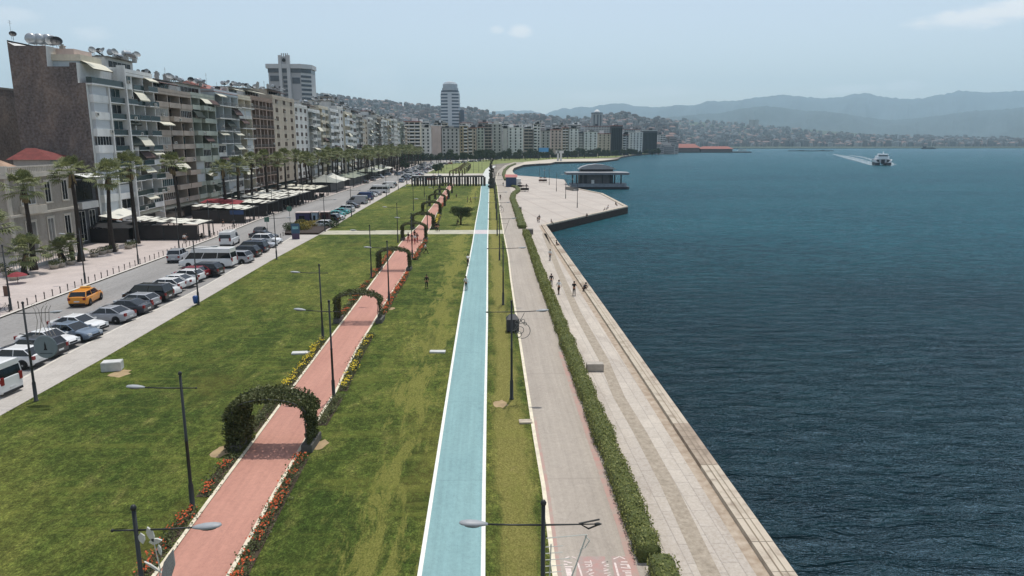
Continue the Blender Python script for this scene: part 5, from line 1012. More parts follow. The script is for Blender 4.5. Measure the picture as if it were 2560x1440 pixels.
def lamp(px, py, label, arm=0, orn=None, both=False, pos=None, group='black park lamps', h=1.0):
    a = pos or G(px, py); o = empty('street_lamp', (a.x, a.y, .1), 0, label, 'street lamp', group); place('pole', POLE, o, sc=(1, 1, h)); rz = arm
    am = place('arm', ARM, o, (0, 0, 6.35 * h), (0, 0, rz)); hd = place('lamp_head', HEAD[0], am, (1.7, 0, .06), (0, R(-4), 0)); place('lens', HEAD[1], hd)
    br = place('bracket', ARMS, o, (0, 0, 6.35 * h), (0, 0, rz + math.pi), (2.4 if both else 1, 1, 1))
    if orn: orn(o, rz)
    return o
PI = math.pi
def orn_rods(o, rz):     # hanging comb of thin rods with a slanting stay
    mb = MB(); c = Matrix.Rotation(rz + PI, 3, 'Z')
    mb.tube([c @ Vector((1.75, 0, 6.35)), c @ Vector((1.4, 0, 6.2)), c @ Vector((1.1, 0, 6.38)), c @ Vector((1.75, .1, 6.45))], .03, 5); mb.build('arm_tip', M_pole, o)
    w = MB(); w.tube([c @ Vector((1.35, 0, 6.0)), c @ Vector((1.05, 0, 5.0)), c @ Vector((.55, 0, 3.5)), c @ Vector((.1, 0, 2.6))], .025, 5).tube([c @ Vector((.1, 0, 5.9)), c @ Vector((1.35, 0, 6.0))], .02, 4)
    for i in range(14): z = 5.6 - i * .22; w.tube([c @ Vector((.08, 0, z)), c @ Vector((min(.9, .62 + .25 * (i in (2, 5))), .02, z + .02))], .016, 4)
    w.tube([c @ Vector((.25, 0, 5.7)), c @ Vector((.2, 0, 4)), c @ Vector((.3, 0, 2.7))], .02, 4).tube([c @ Vector((1.3, 0, 5.95)), c @ Vector((1.45, 0, 5.8)), c @ Vector((1.3, 0, 5.55)), c @ Vector((1.15, 0, 5.5))], .02, 4); w.build('ornament', M_wire, o)
def orn_fish(o, rz):     # white hanging fish and shuttle shapes
    c = Matrix.Rotation(rz, 3, 'Z'); w = MB()
    def leafy(p, q, wd, m=0):
        p = Vector(p); q = Vector(q); d = q - p; s_ = Vector((d.z, 0, -d.x)).normalized() * wd; k = [p, p + d * .3 + s_, p + d * .7 + s_ * .8, q, p + d * .7 - s_ * .8, p + d * .3 - s_]; e = Vector((0, .03, 0)); w.face([c @ (v - e) for v in k], m).face([c @ (v + e) for v in k[::-1]], m)
        for a, b in zip(k, k[1:] + k[:1]): w.face([c @ (a - e), c @ (a + e), c @ (b + e), c @ (b - e)], m)
    leafy((.12, 0, 6.25), (.18, 0, 5.9), .1); leafy((.35, 0, 6.45), (.5, 0, 5.95), .1); leafy((.35, 0, 5.95), (.75, 0, 6.0), .1); leafy((.62, 0, 5.85), (.68, 0, 5.5), .05); leafy((.15, 0, 5.3), (.65, 0, 4.9), .035); leafy((1.05, 0, 5.7), (.55, 0, 4.1), .17, 1); leafy((.35, 0, 4.2), (.45, 0, 3.5), .12)
    w.tube([c @ Vector((.5, 0, 5.9)), c @ Vector((.6, 0, 5.0)), c @ Vector((.4, 0, 4.0)), c @ Vector((.1, 0, 3.0))], .02, 4); w.build('ornament', [M_wire, mat('mesh_fish', lin(150, 152, 150), .6, .35, 30)], o)
def orn_ring(o, rz):
    c = Matrix.Rotation(rz, 3, 'Z'); w = MB()
    for (cx, cz, r) in ((.75, 5.0, .55), (.6, 5.05, .25), (.35, 5.6, .12), (.55, 5.75, .1), (.8, 5.7, .12), (.95, 5.5, .1), (.5, 4.75, .2)): w.tube([c @ Vector((cx + r * math.cos(a * PI / 8), 0, cz + r * math.sin(a * PI / 8))) for a in range(17)], .022, 4, cap=False)
    w.tube([c @ Vector((.05, 0, 5.0)), c @ Vector((.3, 0, 5.1)), c @ Vector((.9, 0, 6.3))], .02, 4); w.build('ornament', M_wire2, o)
def orn_stay(o, rz):
    c = Matrix.Rotation(rz, 3, 'Z'); w = MB().tube([c @ Vector((1.5, 0, 6.3)), c @ Vector((.9, 0, 4.6)), c @ Vector((.3, 0, 2.8))], .022, 4).tube([c @ Vector((.05, 0, 5.6)), c @ Vector((1.2, 0, 5.7))], .02, 4).build('ornament', M_wire2, o)
def orn_sign(o, rz):     # curly rods with a round sign showing a clock tower
    w = MB()
    for i, x in enumerate((.75, 1.0, 1.2, 1.45, 1.7)): s_ = -1 if i < 2 else 1; w.tube([(x - .18 * s_ * -1, 0, 6.9), (x, 0, 6.6), (x + .08 * -s_, 0, 5.8), (x + .05 * s_, 0, 5.2), (x + .22 * s_, 0, 4.75)], .025, 4)
    w.tube([(.55, 0, 6.95), (.7, 0, 7.05), (.85, 0, 6.9)], .02, 4).tube([(1.5, 0, 6.95), (1.65, 0, 7.1), (1.8, 0, 6.95)], .02, 4).build('ornament', mat('ornament_pale', lin(170, 160, 152), .5, metal=.2), o)
    T = Matrix.Translation((1.15, 0, 3.95)) @ Matrix.Rotation(R(90), 4, 'X'); d = MB().lathe([(.01, -.04), (.78, -.04), (.82, 0), (.78, .04), (.01, .04)], n=30, M=T).build('round_sign', mat('sign_disc', lin(112, 124, 128), .5, .08, 2), o)
    tw = MB(); prof = [(-.13, 3.72), (.13, 3.72), (.10, 3.80), (.065, 3.86), (.055, 4.12), (.03, 4.2), (0, 4.36), (-.03, 4.2), (-.055, 4.12), (-.065, 3.86), (-.10, 3.80)]
    tw.face([(1.15 + x, -.05, z) for x, z in prof]); tw.build('tower_mark', M_black, d); MB().box(.72, -.052, 3.45, 1.58, -.046, 3.53).build('lettering', mat('sign_letter', lin(72, 82, 86), .6), d)
    MB().tube([(-.5, 0, 4.9), (.3, 0, 4.75)], .03, 5).tube([(.05, 0, 4.3), (.4, 0, 4.1)], .03, 5).build('bracket', M_pole, o)
# right of the red path (first one stands just below the frame)
lamp(0, 0, 'black lamp at the bottom left edge with white fish shaped ornaments', 0, orn_fish, pos=Vector((-10.75, 20.3, 0)))
lamp(835, 1000, 'black lamp at the right edge of the red path behind the nearest arch', PI * .95)
lamp(973, 762, 'black lamp at the right edge of the red path, between second and third arch', PI)
for i, (x, y) in enumerate(((1031, 649), (1069, 577), (1098, 533), (1120, 500))): lamp(x, y, 'black lamp right of the red path, %s past the third arch' % nth(i + 1), PI)
# left of the red path
lamp(483, 1280, 'black lamp standing in the lawn left of the orange flower bed', PI)
lamp(808, 856, 'black lamp left of the red path by the second arch', PI)
lamp(929, 697, 'black lamp left of the red path by the third arch', PI)
for i, (x, y) in enumerate(((995, 608), (1034, 528), (1061, 493), (1084, 474))): lamp(x, y, 'black lamp left of the red path, %s past the third arch' % nth(i + 1), PI)
# right of the blue path
lamp(0, 0, 'black lamp at the bottom edge between blue and grey path, with rod ornament', PI, orn_rods, True, pos=Vector((1.62, 20.2, 0)))
lamp(1279, 1001, 'black double armed lamp with ring ornament beside the grey path', 0, orn_ring, True)
lamp(1258, 764, 'black double armed lamp between blue and grey path, beyond the dark bin', 0, None, True); lamp(1249, 652, 'double armed lamp with slanting stay over the grey path', 0, orn_stay, True); lamp(1243, 590, 'double armed lamp near the pink crossing with curly ornament', 0, orn_ring, True)
for i, Y in enumerate((168, 196, 224, 252, 280)): lamp(0, 0, 'far double armed lamp beside the grey path, %s past the cross path' % nth(i + 1), 0, None, True, pos=Vector((xat(blu_r, Y) + 1.9, Y, 0)))
# sidewalk edge
lamp(91, 1006, 'black lamp at the sidewalk edge carrying a round grey sign with a tower', 0, orn_sign)
lamp(497, 763, 'black lamp at the sidewalk edge beside the blue bin', R(20)); lamp(692, 650, 'black lamp on a dark base near the parking gap', R(10)); lamp(813, 580, 'black lamp at the corner of the cross path', R(10))
for i, (x, y) in enumerate(((879, 543), (966, 492), (996, 476))): lamp(x, y, 'far black lamp along the sidewalk, %s past the planted island' % nth(i + 1), 0)
def kx(Y): return xat(kerb, Y)
for i, Y in enumerate([77.5, 92.6, 107.5] + [107.5 + 15.3 * k for k in range(1, 14)]):
    lb = ['brown lamp by the leaning bicycle on the boulevard kerb', 'brown lamp in the bollard line left of the taxi', 'brown lamp in the bollard line near the driving silver car'][i] if i < 3 else 'boulevard kerb lamp, %s past the silver driving car' % nth(i - 2)
    lamp(0, 0, lb, PI, pos=Vector((kx(Y) - .55, Y, 0)), group='lamps along the boulevard kerb')
# far park lamps beyond the crossing
for i, (px, y) in enumerate(((1110, 433), (1132, 430), (1148, 436), (1184, 433), (1197, 432), (1080, 433), (1240, 424), (1205, 424), (1117, 424), (1161, 424))): a = G(px, y); lamp(0, 0, 'thin lamp on the far lawn beyond the crossing, %s of the scattered ones' % nth(i + 1), 0, pos=a, group='lamps on the far lawn')
# pier lamps
M_pl = lambda px, py, lab, i: lamp(px, py, lab, PI if i % 2 else 0, group='lamps on the pier', h=.95)
for i, (x, y, l) in enumerate(((1414, 497, 'pier lamp nearest the hedge, left of the black twin'), (1443, 520, 'pier lamp standing nearest the open water'), (1391, 479, 'pier lamp with small banner near the landing stage'), (1373, 463, 'pier lamp near the far quay edge by the carts'), (1361, 444, 'far pier lamp with cross shaped top'), (1349, 441, 'farthest pier lamp, leftmost of all'))): M_pl(x, y, l, i)
# bollards
M_bol = mat('bollard_iron', lin(46, 42, 40), .6, .1, 3); BOL = MB().lathe([(.075, 0), (.07, .05), (.05, .1), (.055, .6), (.08, .66), (.06, .72), (.05, .8), (.02, .84)], n=8).mesh('bollard', M_bol, True)
Y = 72.0; i = 0
while Y < 330:
    o = place('bollard', BOL, None, (kx(Y) - .35, Y, .12)); i += 1; tag(o, 'dark iron bollard on the boulevard kerb, %s from the left edge' % nth(i), 'bollard', 'bollards along the boulevard kerb'); Y += 1.62
for i in range(13):
    t = i / 12; a = G(762 - 72 * t, 551 + 52 * t); o = place('bollard', BOL, None, (a.x, a.y, .02)); tag(o, 'bollard of the slanting line beside the parking gap, %s from the far end' % nth(i + 1), 'bollard', 'bollards beside the parking gap')
# blocks, slabs, bins
M_blk = mat('white_block', lin(196, 196, 192), .8, .12, 2, bump=.2); M_conc = mat('concrete_block', lin(168, 160, 148), .85, .15, 2, bump=.2)
def rock(name, px, py, d, rz, m, label, cat='block', bev=.04):
    a = G(px, py, .1); b = bmesh.new(); bmesh.ops.create_cube(b, size=1); bmesh.ops.scale(b, vec=d, verts=b.verts); bmesh.ops.bevel(b, geom=b.edges[:], offset=bev, segments=2, affect='EDGES'); bmesh.ops.translate(b, vec=(0, 0, d[2] / 2), verts=b.verts); me = bpy.data.meshes.new(name); b.to_mesh(me); b.free(); me.materials.append(m); o = place(name, me, None, (a.x, a.y, .1), (0, 0, rz)); return tag(o, label, cat)
rock('utility_box', 282, 925, (1.45, .95, .75), R(12), M_blk, 'white utility box standing alone on the left lawn', 'utility box'); rock('stone_bench', 1487, 926, (1.35, .75, .62), R(-2), M_conc, 'pale concrete block bench on the stone promenade', 'bench')
rock('drain_slab', 752, 884, (1.5, .7, .14), R(5), M_blk, 'flat grey slab in the lawn left of the red path', 'slab', .02); rock('drain_slab', 1094, 881, (1.35, .6, .14), R(-3), M_blk, 'flat grey slab in the lawn left of the blue path', 'slab', .02); rock('drain_slab', 1314, 1056, (.85, .6, .12), R(2), M_cop[0], 'small white slab touching the grey path kerb', 'slab', .02)
for k, (px, py) in enumerate(((1352, 735), (1379, 790))): pass
def bin_(px, py, m, label, name='litter_bin', s=1.0):
    a = G(px, py, .1); o = empty(name, (a.x, a.y, .1), 0, label, 'bin'); MB().lathe([(.2 * s, .25 * s), (.26 * s, .5 * s), (.3 * s, 1.0 * s), (.28 * s, 1.02 * s), (.22 * s, .55 * s)], n=14).build('tub', m, o, True); MB().tube([(.32 * s, 0, 0), (.32 * s, 0, 1.15 * s)], .03, 6).build('post', M_pole, o); MB().lathe([(.31 * s, 1.0 * s), (.2 * s, 1.12 * s), (.02, 1.16 * s)], n=14).build('lid', m, o, True)
bin_(490, 764, mat('blue_plastic', lin(38, 78, 138), .4, .1, 2), 'blue litter bin on the lamp post near the sidewalk')
a = G(1281, 828, .1); o = empty('waste_container', (a.x, a.y, .1), R(4), 'dark waste container with peaked lid behind the ring ornament lamp', 'container'); MB().prism([(-.6, -.5), (.6, -.5), (.55, .55), (-.55, .55)], .12, 1.25).build('body', mat('dark_container', lin(50, 52, 56), .6, .15, 2), o); MB().raw([(-.62, -.55, 1.26), (.62, -.55, 1.26), (.58, .6, 1.26), (-.58, .6, 1.26), (-.3, 0, 1.7), (.3, 0, 1.7)], [(0, 1, 5, 4), (1, 2, 5), (2, 3, 4, 5), (3, 0, 4), (3, 2, 1, 0)]).build('lid', mat('dark_container', lin(50, 52, 56)), o)
for x, y in ((-.45, -.4), (.45, -.4), (.45, .4), (-.45, .4)): MB().lathe([(.02, -.04), (.1, -.04), (.1, .04), (.02, .04)], (x, y, .1), 8, M=Matrix.Rotation(R(90), 4, 'X')).build('wheel', M_ty, o)
rock('stone_planter', 1326, 585, (1.1, 1.7, 1.0), R(-4), mat('grey_granite', lin(112, 108, 102), .9, .15, 3), 'grey stone block at the end of the near hedge', 'block'); rock('stone_planter', 1299, 526, (1.0, 1.9, .9), R(-4), MATS['grey_granite'], 'grey block set beside the winding hedge', 'block')
# info board
a = G(740, 598, .1); o = empty('info_board', (a.x, a.y, .1), R(8), 'tall blue information board with red foot at the parking gap', 'sign'); MB().box(-.75, -.12, 1.1, .75, .12, 2.9).build('panel', mat('board_blue', lin(52, 84, 108), .4, .2, 2), o); MB().box(-.68, -.14, 0, .68, .14, 1.1).build('foot', mat('board_purple', lin(74, 56, 84), .5, .1, 2), o); MB().box(-.55, -.135, 1.9, .55, -.122, 2.4).build('picture', mat('board_pic', lin(120, 170, 176), .4, .3, 4), o)
a = G(760, 561, .1)
for k, c in enumerate(((62, 56, 92), (160, 176, 190), (70, 36, 36))): 
    o = empty('kiosk_cabin', (a.x + k * 2.3 * .9 + (.4 if k else 0), a.y + .6 * k, .1), 0, ['dark purple cabin behind the planted island', 'pale blue cabin between purple and brown ones', 'brown cabin right of the pale blue one'][k], 'cabin'); w2 = (1.5, .6, .9)[k]; MB().box(-w2, -1, 0, w2, 1, 2.6).build('wall', mat('cabin%d' % k, lin(*c), .6, .2, 1), o); MB().box(-w2 - .15, -1.15, 2.6, w2 + .15, 1.15, 2.75).build('roof', mat('cabin_roof', lin(196, 180, 172), .7, .1, 1), o); MB().box(-w2 * .5, -1.04, 0, w2 * .3, -1.0, 2.0).build('door', M_black, o)
# round shield sign and traffic signs on the road
for k, (px, py, h_) in enumerate(((727, 583, 5.2), (670, 597, 4.0))):
    a = G(px, py); o = empty('road_sign', (a.x, a.y, .1), 0, ['green backed round road sign near the cabins', 'green square road sign by the black driving car'][k], 'road sign'); MB().tube([(0, 0, 0), (0, 0, h_)], .05, 6).build('post', M_rail, o); (MB().lathe([(.01, -.03), (.55, -.03), (.55, .03), (.01, .03)], (0, 0, h_ - .4), 18, M=Matrix.Rotation(R(90), 4, 'X')) if k == 0 else MB().box(-.45, -.03, h_ - .9, .45, .03, h_)).build('plate', mat('sign_green', lin(70, 110, 96), .6, .1, 2), o)
# bicycle leaning at the kerb lamp
def bicycle(x, y, rz, label, s=1.0, par=None):
    o = empty('bicycle', (x, y, .12), rz, label, 'bicycle'); 
    for xx in (-.52, .52): w_ = MB().tube([(xx + .33 * math.cos(a * PI / 8), 0, .34 + .33 * math.sin(a * PI / 8)) for a in range(17)], .022, 4, cap=False).build('wheel', M_ty, o)
    MB().tube([(-.52, 0, .34), (-.15, 0, .3), (.35, 0, .8), (-.25, 0, .82), (-.15, 0, .3)], .025, 4).tube([(.52, 0, .34), (.36, 0, .95)], .022, 4).tube([(-.52, 0, .34), (-.25, 0, .82)], .02, 4).build('frame', M_pole, o); MB().cb((-.27, 0, .93), (.26, .12, .06)).build('saddle', M_black, o); MB().tube([(.34, -.26, 1.0), (.38, 0, .98), (.34, .26, 1.0)], .018, 4).build('handlebar', M_rail, o); return o
a = Vector((kx(77.5) - 1.0, 76.8, 0)); bicycle(a.x, a.y, R(12), 'bicycle locked to the brown kerb lamp at the left edge')
# scooters and motorbikes near the terrace
def moto(x, y, rz, col, label):
    o = empty('scooter', (x, y, .12), rz, label, 'scooter')
    for xx in (-.6, .62): MB().lathe([(.12, -.06), (.27, -.06), (.28, 0), (.27, .06), (.12, .06)], (xx, 0, .28), 12, M=Matrix.Rotation(R(90), 4, 'X')).build('wheel', M_ty, o)
    MB().cb((-.3, 0, .62), (.85, .32, .34)).cb((.1, 0, .32), (.6, .3, .1)).cb((.42, 0, .62), (.14, .4, .6)).build('fairing', mat('scooter_%s' % col, lin(*{'white': (205, 205, 205), 'red': (150, 30, 34), 'black': (36, 36, 40)}[col]), .4), o); MB().cb((-.3, 0, .82), (.75, .28, .1)).build('seat', M_black, o); MB().tube([(.35, -.34, 1.02), (.48, 0, .98), (.35, .34, 1.02)], .025, 4).tube([(.62, 0, .3), (.44, 0, 1.0)], .03, 4).build('handlebar', M_pole, o)
moto(*G(392, 601)[:2], R(20), 'white', 'white scooter parked beside the dark terrace screen'); moto(*G(410, 598)[:2], R(30), 'black', 'black motorbike beside the white scooter'); moto(*G(315, 606)[:2], R(80), 'red', 'red scooter beside the orange shop sign'); moto(*G(330, 612)[:2], R(20), 'white', 'white covered motorbike behind the third palm')
# planters with shrubs under the palms
rr = random.Random(31)
def pot(px, py, label, w=1.2, h=.6, s=1.0):
    a = G(px, py, .12); o = empty('planter_pot', (a.x, a.y, .12), rr.uniform(-.3, .3), label, 'planter', 'planters under the boulevard palms'); MB().lathe([(w * .38, 0), (w * .5, h * .8), (w * .54, h), (w * .46, h), (w * .42, h * .85)], n=12).build('tub', M_conc, o, True); mb = MB(); leaf_cloud(mb, [(0, 0, h + .3 * s, w * .55, w * .55, .4 * s)], 240, .16, rr); mb.build('shrub', M_vine, o)
for i, (x, y) in enumerate(((136, 672), (152, 668), (178, 662), (236, 642), (256, 636), (272, 632), (287, 628), (322, 622), (334, 618), (20, 690), (35, 700), (4, 680))): pot(x, y, 'round stone planter with shrub, %s from the mansion corner along the palms' % nth(i + 1), 1.3)
# restaurants: awning terraces
M_stripe = mat('terrace_white_panel', lin(210, 208, 196), .8, .06, 1); M_dk = mat('terrace_dark_panel', lin(58, 54, 48), .85, .15, 1); M_pvc = mat('smoked_curtain', lin(34, 32, 34), .5, .4, .8); M_red = mat('red_canvas', lin(128, 36, 44), .8, .08, 1)
rr = random.Random(90)
def terrace(x0, x1, y0, y1, h0, h1, label, nx=4, ny=3, curtain=True, red=False, m=None, posts=True, table=True, dark=.35):
    o = empty('terrace_pavilion', (x1, y0, .12), 0, label, 'restaurant terrace', 'restaurant terraces by the kerb'); W = x1 - x0; D = y1 - y0; mb = MB()
    for i in range(nx):
        for j in range(ny):
            xa, xb = -W + W * i / nx + .06, -W + W * (i + 1) / nx - .06; ya, yb = D * j / ny + .1, D * (j + 1) / ny - .1; za = h1 + (h0 - h1) * (i / nx); zb = h1 + (h0 - h1) * ((i + 1) / nx)
            n = 4
            for q in range(n):
                u0, u1 = q / n, (q + 1) / n; s0, s1 = -.12 * math.sin(PI * u0), -.12 * math.sin(PI * u1); mm = (2 if red and (i + j) % 2 else 0) if (rr.random() > dark) else 1
                mb.face([(xa + (xb - xa) * u0, ya, za + (zb - za) * u0 + s0), (xa + (xb - xa) * u1, ya, za + (zb - za) * u1 + s1), (xa + (xb - xa) * u1, yb, za + (zb - za) * u1 + s1), (xa + (xb - xa) * u0, yb, za + (zb - za) * u0 + s0)], mm)
    mb.build('canopy', [M_stripe if m is None else m, M_dk, M_red], o); fr = MB()
    for i in range(nx + 1): x = -W + W * i / nx; z = h1 + (h0 - h1) * i / nx; fr.box(x - .07, 0, z - .22, x + .07, D, z - .04)
    for j in range(ny + 1): y = D * j / ny; fr.box(-W, y - .06, h0 - .3, 0, y + .06, h0 - .2)
    fr.build('roof_frame', M_pole, o)
    if posts:
        for j in range(ny + 1):
            for x in (-.08, -W * .5): MB().box(x - .08, D * j / ny - .08, 0, x + .08, D * j / ny + .08, h0 - .25).build('post', M_pole, o)
    if curtain: MB().box(-W + .1, .02, .05, -.25, .06, h0 - .3).build('side_curtain', M_pvc, o); MB().box(-W + .05, .5, .0, -W + .1, D - .2, h0 - .3).build('side_curtain', M_pvc, o)
    if table:
        for i in range(int(W * D / 9)):
            x = rr.uniform(-W + 1, -.8); y = rr.uniform(.8, D - .8); t = MB().lathe([(.25, 0), (.04, .05), (.04, .72), (.42, .74), (.42, .78)], n=8).build('table', M_frb, o, loc=(x, y, 0))
            for k in (-1, 1): MB().box(-.2, -.2, 0, .2, .2, .45).box(-.2, -.2 if k < 0 else .14, .45, .2, -.14 if k < 0 else .2, .9).build('chair', M_dk, o, loc=(x, y + k * .75, 0))
    return o
terrace(-66.5, -53.5, 134.3, 141.5, 3.0, 3.9, 'near terrace with dark side screens and white striped retractable roof', 5, 3, dark=.25)
o = empty('terrace_tent', (-70, 131, .12), 0, 'dark low terrace tent between scooters and the near striped roof', 'restaurant terrace'); MB().raw([(-5, 0, 2.9), (5.4, 0, 2.6), (5.4, 9, 2.6), (-5, 9, 2.9), (0, 4, 3.8)], [(0, 1, 4), (1, 2, 4), (2, 3, 4), (3, 0, 4)]).build('canopy', mat('tarp_black', lin(30, 30, 32), .9, .3, .5), o); MB().box(-4.9, .1, 0, 5.3, .14, 2.6).build('side_curtain', M_pvc, o)
o = empty('terrace_tent', (-71, 127.5, .12), 0, 'white canvas canopy on the ground floor beside the orange sign', 'restaurant terrace'); MB().raw([(0, 6, 4.6), (3.4, 6.2, 4.0), (3.2, 14, 4.4), (0, 14, 5.6)], [(0, 1, 2, 3)]).raw([(0, 6, 4.55), (3.4, 6.2, 3.95), (3.2, 14, 4.35), (0, 14, 5.55)], [(3, 2, 1, 0)]).build('canopy', M_stripe, o)
terrace(-66, -54.2, 162.5, 172, 3.1, 3.9, 'terrace with red canvas patch and blue banner behind the driving van', 5, 3, red=False, dark=.3)
o = empty('canvas_roof', (-62, 172.5, 3.0), 0, 'red canvas roof between two white striped terraces', 'awning'); MB().raw([(-6, 0, .9), (3, 0, .5), (3, 5, .9), (-6, 5, 1.4), (-1, 2.5, 1.7)], [(0, 1, 4), (1, 2, 4), (2, 3, 4), (3, 0, 4)]).build('canopy', M_red, o); MB().box(-6, .1, -2.9, -5.85, .25, .9).box(2.8, .1, -2.9, 2.95, .25, .5).build('posts', M_pole, o)
o = tag(MB().box(-57.5, 162.2, 2.1, -54.5, 162.3, 3.0).build('banner', mat('blue_banner', lin(44, 70, 112), .6, .2, 2)), 'blue banner hung on the terrace corner behind the driving van', 'banner')
terrace(-66, -53.8, 177.5, 187, 3.2, 3.8, 'grey roofed terrace just past the red canvas', 5, 2, dark=.5); terrace(-66, -53.6, 190, 207, 3.3, 4.0, 'largest white striped terrace beside the kerb', 6, 5, dark=.25); terrace(-66, -53.6, 208, 221, 3.3, 4.0, 'white striped terrace continuing the largest one', 6, 4, dark=.3)
terrace(-66, -53.8, 227, 246, 3.4, 4.0, 'cream terrace beyond the striped ones, with brown wooden furniture', 5, 3, dark=.2, m=M_awn)
def tent(x0, x1, y0, y1, h, peak, label, m, nseg=3):
    o = empty('peaked_tent', (x1, y0, .12), 0, label, 'tent', 'peaked restaurant tents'); W = x1 - x0; D = (y1 - y0) / nseg; mb = MB()
    for k in range(nseg):
        vs = []; n = 6
        c = (-W / 2, D * (k + .5), peak)
        ring = [(-W, D * k, h), (-W / 2, D * k, h + .25), (0, D * k, h), (0, D * (k + .5), h + .25), (0, D * (k + 1), h), (-W / 2, D * (k + 1), h + .25), (-W, D * (k + 1), h), (-W, D * (k + .5), h + .25)]
        midr = [tuple(a * .45 + b * .55 if i < 2 else (a * .6 + b * .4) for i, (a, b) in enumerate(zip(r_, c))) for r_ in ring]
        q = len(mb.v); mb.raw(ring + midr + [c], [(i, (i + 1) % 8, 8 + (i + 1) % 8, 8 + i) for i in range(8)] + [(8 + i, 8 + (i + 1) % 8, 16) for i in range(8)], 0 if k % 2 == 0 else 1)
        for x in (-.1, -W + .1): MB().tube([(x, D * k + .1, 0), (x, D * k + .1, h)], .07, 6).build('post', M_rail, o)
    mb.build('canopy', m, o); MB().box(-W + .3, .1, 0, -2.5, D * nseg - .3, h - .3).build('interior', M_pvc, o)
tent(-66, -54, 262, 288, 3.4, 6.2, 'big peaked tent, grey on the near side and white beyond', [mat('grey_canvas', lin(140, 142, 134), .8, .1, 1), M_stripe], 2); tent(-66, -54.5, 300, 336, 3.3, 4.8, 'long grey green tent behind the big peaked one', [mat('greygreen_canvas', lin(128, 134, 118), .8, .1, 1), MATS['greygreen_canvas']], 3); tent(-66, -54, 352, 420, 3.4, 5.4, 'far pale green tent near the square', [MATS['greygreen_canvas'], M_stripe], 4)
# orange shop sign, red parasol
MBs = MB().box(0, 0, 0, .25, 4.6, 2.0); o = tag(MBs.build('shop_sign', mat('orange_sign', lin(196, 112, 44), .6, .15, 1), None, loc=(-70.7, 136.5, 2.9)), 'orange shop sign on the white block behind the third palm', 'shop sign')
a = G(45, 708, .12); o = empty('parasol', (a.x, a.y, .12), 0, 'small red parasol near the brown kerb lamp', 'parasol'); MB().lathe([(1.2, 1.0), (.7, 1.3), (.02, 1.5)], n=8).build('canopy', M_red, o); MB().tube([(0, 0, 0), (0, 0, 1.5)], .04, 6).build('pole', M_pole, o)
a = G(18, 740, .12); o = empty('menu_stand', (a.x, a.y, .12), 0, 'brown board standing by the left edge on the boulevard', 'board'); MB().cb((0, 0, .6), (.7, .08, 1.2)).build('panel', M_frb, o)
a = G(598, 590, .12); 
# kiosk, carts near the pier
a = G(1281, 468); o = empty('blue_kiosk', (a.x, a.y, .1), 0, 'blue kiosk with white rear and red roof by the winding hedge', 'kiosk'); MB().box(-2.6, 0, 0, 1.6, 3.2, 3.6).build('wall', mat('kiosk_blue', lin(40, 64, 96), .5, .15, 1), o); MB().box(1.62, .3, 0, 3.4, 3.4, 3.2).build('annex', PL['white'], o); MB().raw([(-2.9, 4.2, 3.7), (2.2, 4.2, 3.7), (2.2, 6.5, 4.7), (-2.9, 6.5, 4.7)], [(0, 1, 2, 3)]).build('canopy', mat('kiosk_pink', lin(176, 110, 104), .8, .1, 1), o); MB().box(-2.7, -.1, 3.6, 1.7, 3.3, 3.75).build('roof', M_frd, o)
rr = random.Random(55)
def cart(px, py, label, m, s=1.0):
    a = G(px, py, .1); o = empty('vendor_cart', (a.x, a.y, .1), rr.uniform(-.4, .4), label, 'cart', 'vendor carts on the pier'); MB().cb((0, 0, .95 * s), (1.7 * s, .9 * s, .8 * s)).build('body', m, o)
    for x in (-.6, .6): MB().tube([(x * s + .3 * s * math.cos(t * PI / 6), -.5 * s, .32 * s + .3 * s * math.sin(t * PI / 6)) for t in range(13)], .04, 4, cap=False).build('wheel', M_ty, o)
    MB().lathe([(1.0 * s, 1.9 * s), (.5 * s, 2.25 * s), (.02, 2.4 * s)], n=8).build('canopy', m, o); MB().tube([(0, 0, 1.3 * s), (0, 0, 2.4 * s)], .04, 5).build('post', M_pole, o)
for i, (x, y, l, c) in enumerate(((1300, 471, 'black cart with round canopy beside the blue kiosk', (40, 34, 34)), (1308, 479, 'dark brown cart nearest the winding hedge', (52, 36, 30)), (1316, 479, 'second dark cart right of the brown one', (44, 32, 30)), (1352, 456, 'small brown cart far out near the quay edge', (92, 62, 48)), (1362, 456, 'small dark cart beside the brown far one', (60, 46, 40)))): cart(x, y, l, mat('cart%d' % i, lin(*c), .8, .2, 1))
# long screen across the far crossing
o = empty('colonnade_screen', (P(1030, 450, 300).x, 300, .1), 0, 'long dark colonnade screen standing across the far crossing', 'colonnade'); xr = P(1211, 450, 300).x - P(1030, 450, 300).x
MB().box(0, -.5, 3.6, xr, .5, 4.1).build('beam', M_frd, o)
for i in range(27): x = xr * i / 26; (MB().box(x - .28 - .12 * (i % 3), -.4, 0, x + .28 + .12 * (i % 3), .4, 3.6)).build('column', M_frd if i % 2 else mat('screen_wood', lin(70, 58, 48), .8), o)
a = G(1222, 470); 
o = empty('dark_sculpture', (P(1229, 452, 285).x, 285, .1), 0, 'tall dark stacked sculpture rising beside the far end of the blue path', 'sculpture'); rr = random.Random(4); mb = MB()
for k in range(26): z = .3 + k * .41; w_ = 2.2 * (1 - k / 34); mb.cb((rr.uniform(-.4, .4), rr.uniform(-.3, .3), z), (w_ * rr.uniform(.5, 1.1), w_ * rr.uniform(.5, 1), .7), rz=rr.uniform(0, 3))
mb.cb((.5, 0, 11.0), (3.4, .5, .25)).build('stack', mat('sculpture_dark', lin(62, 60, 52), .8, .4, 1.5), o)
o = empty('white_arch_sculpture', (P(1398, 398, 690).x, 690, .1), 0, 'pale blocky sculpture on the far shore lawn', 'sculpture'); MB().box(-2, -1, 0, -.4, 1, 9).box(.8, -1, 0, 2.4, 1, 7).box(-3.4, -1, 7, 4, 1, 9.5).build('blocks', PL['pale'], o)
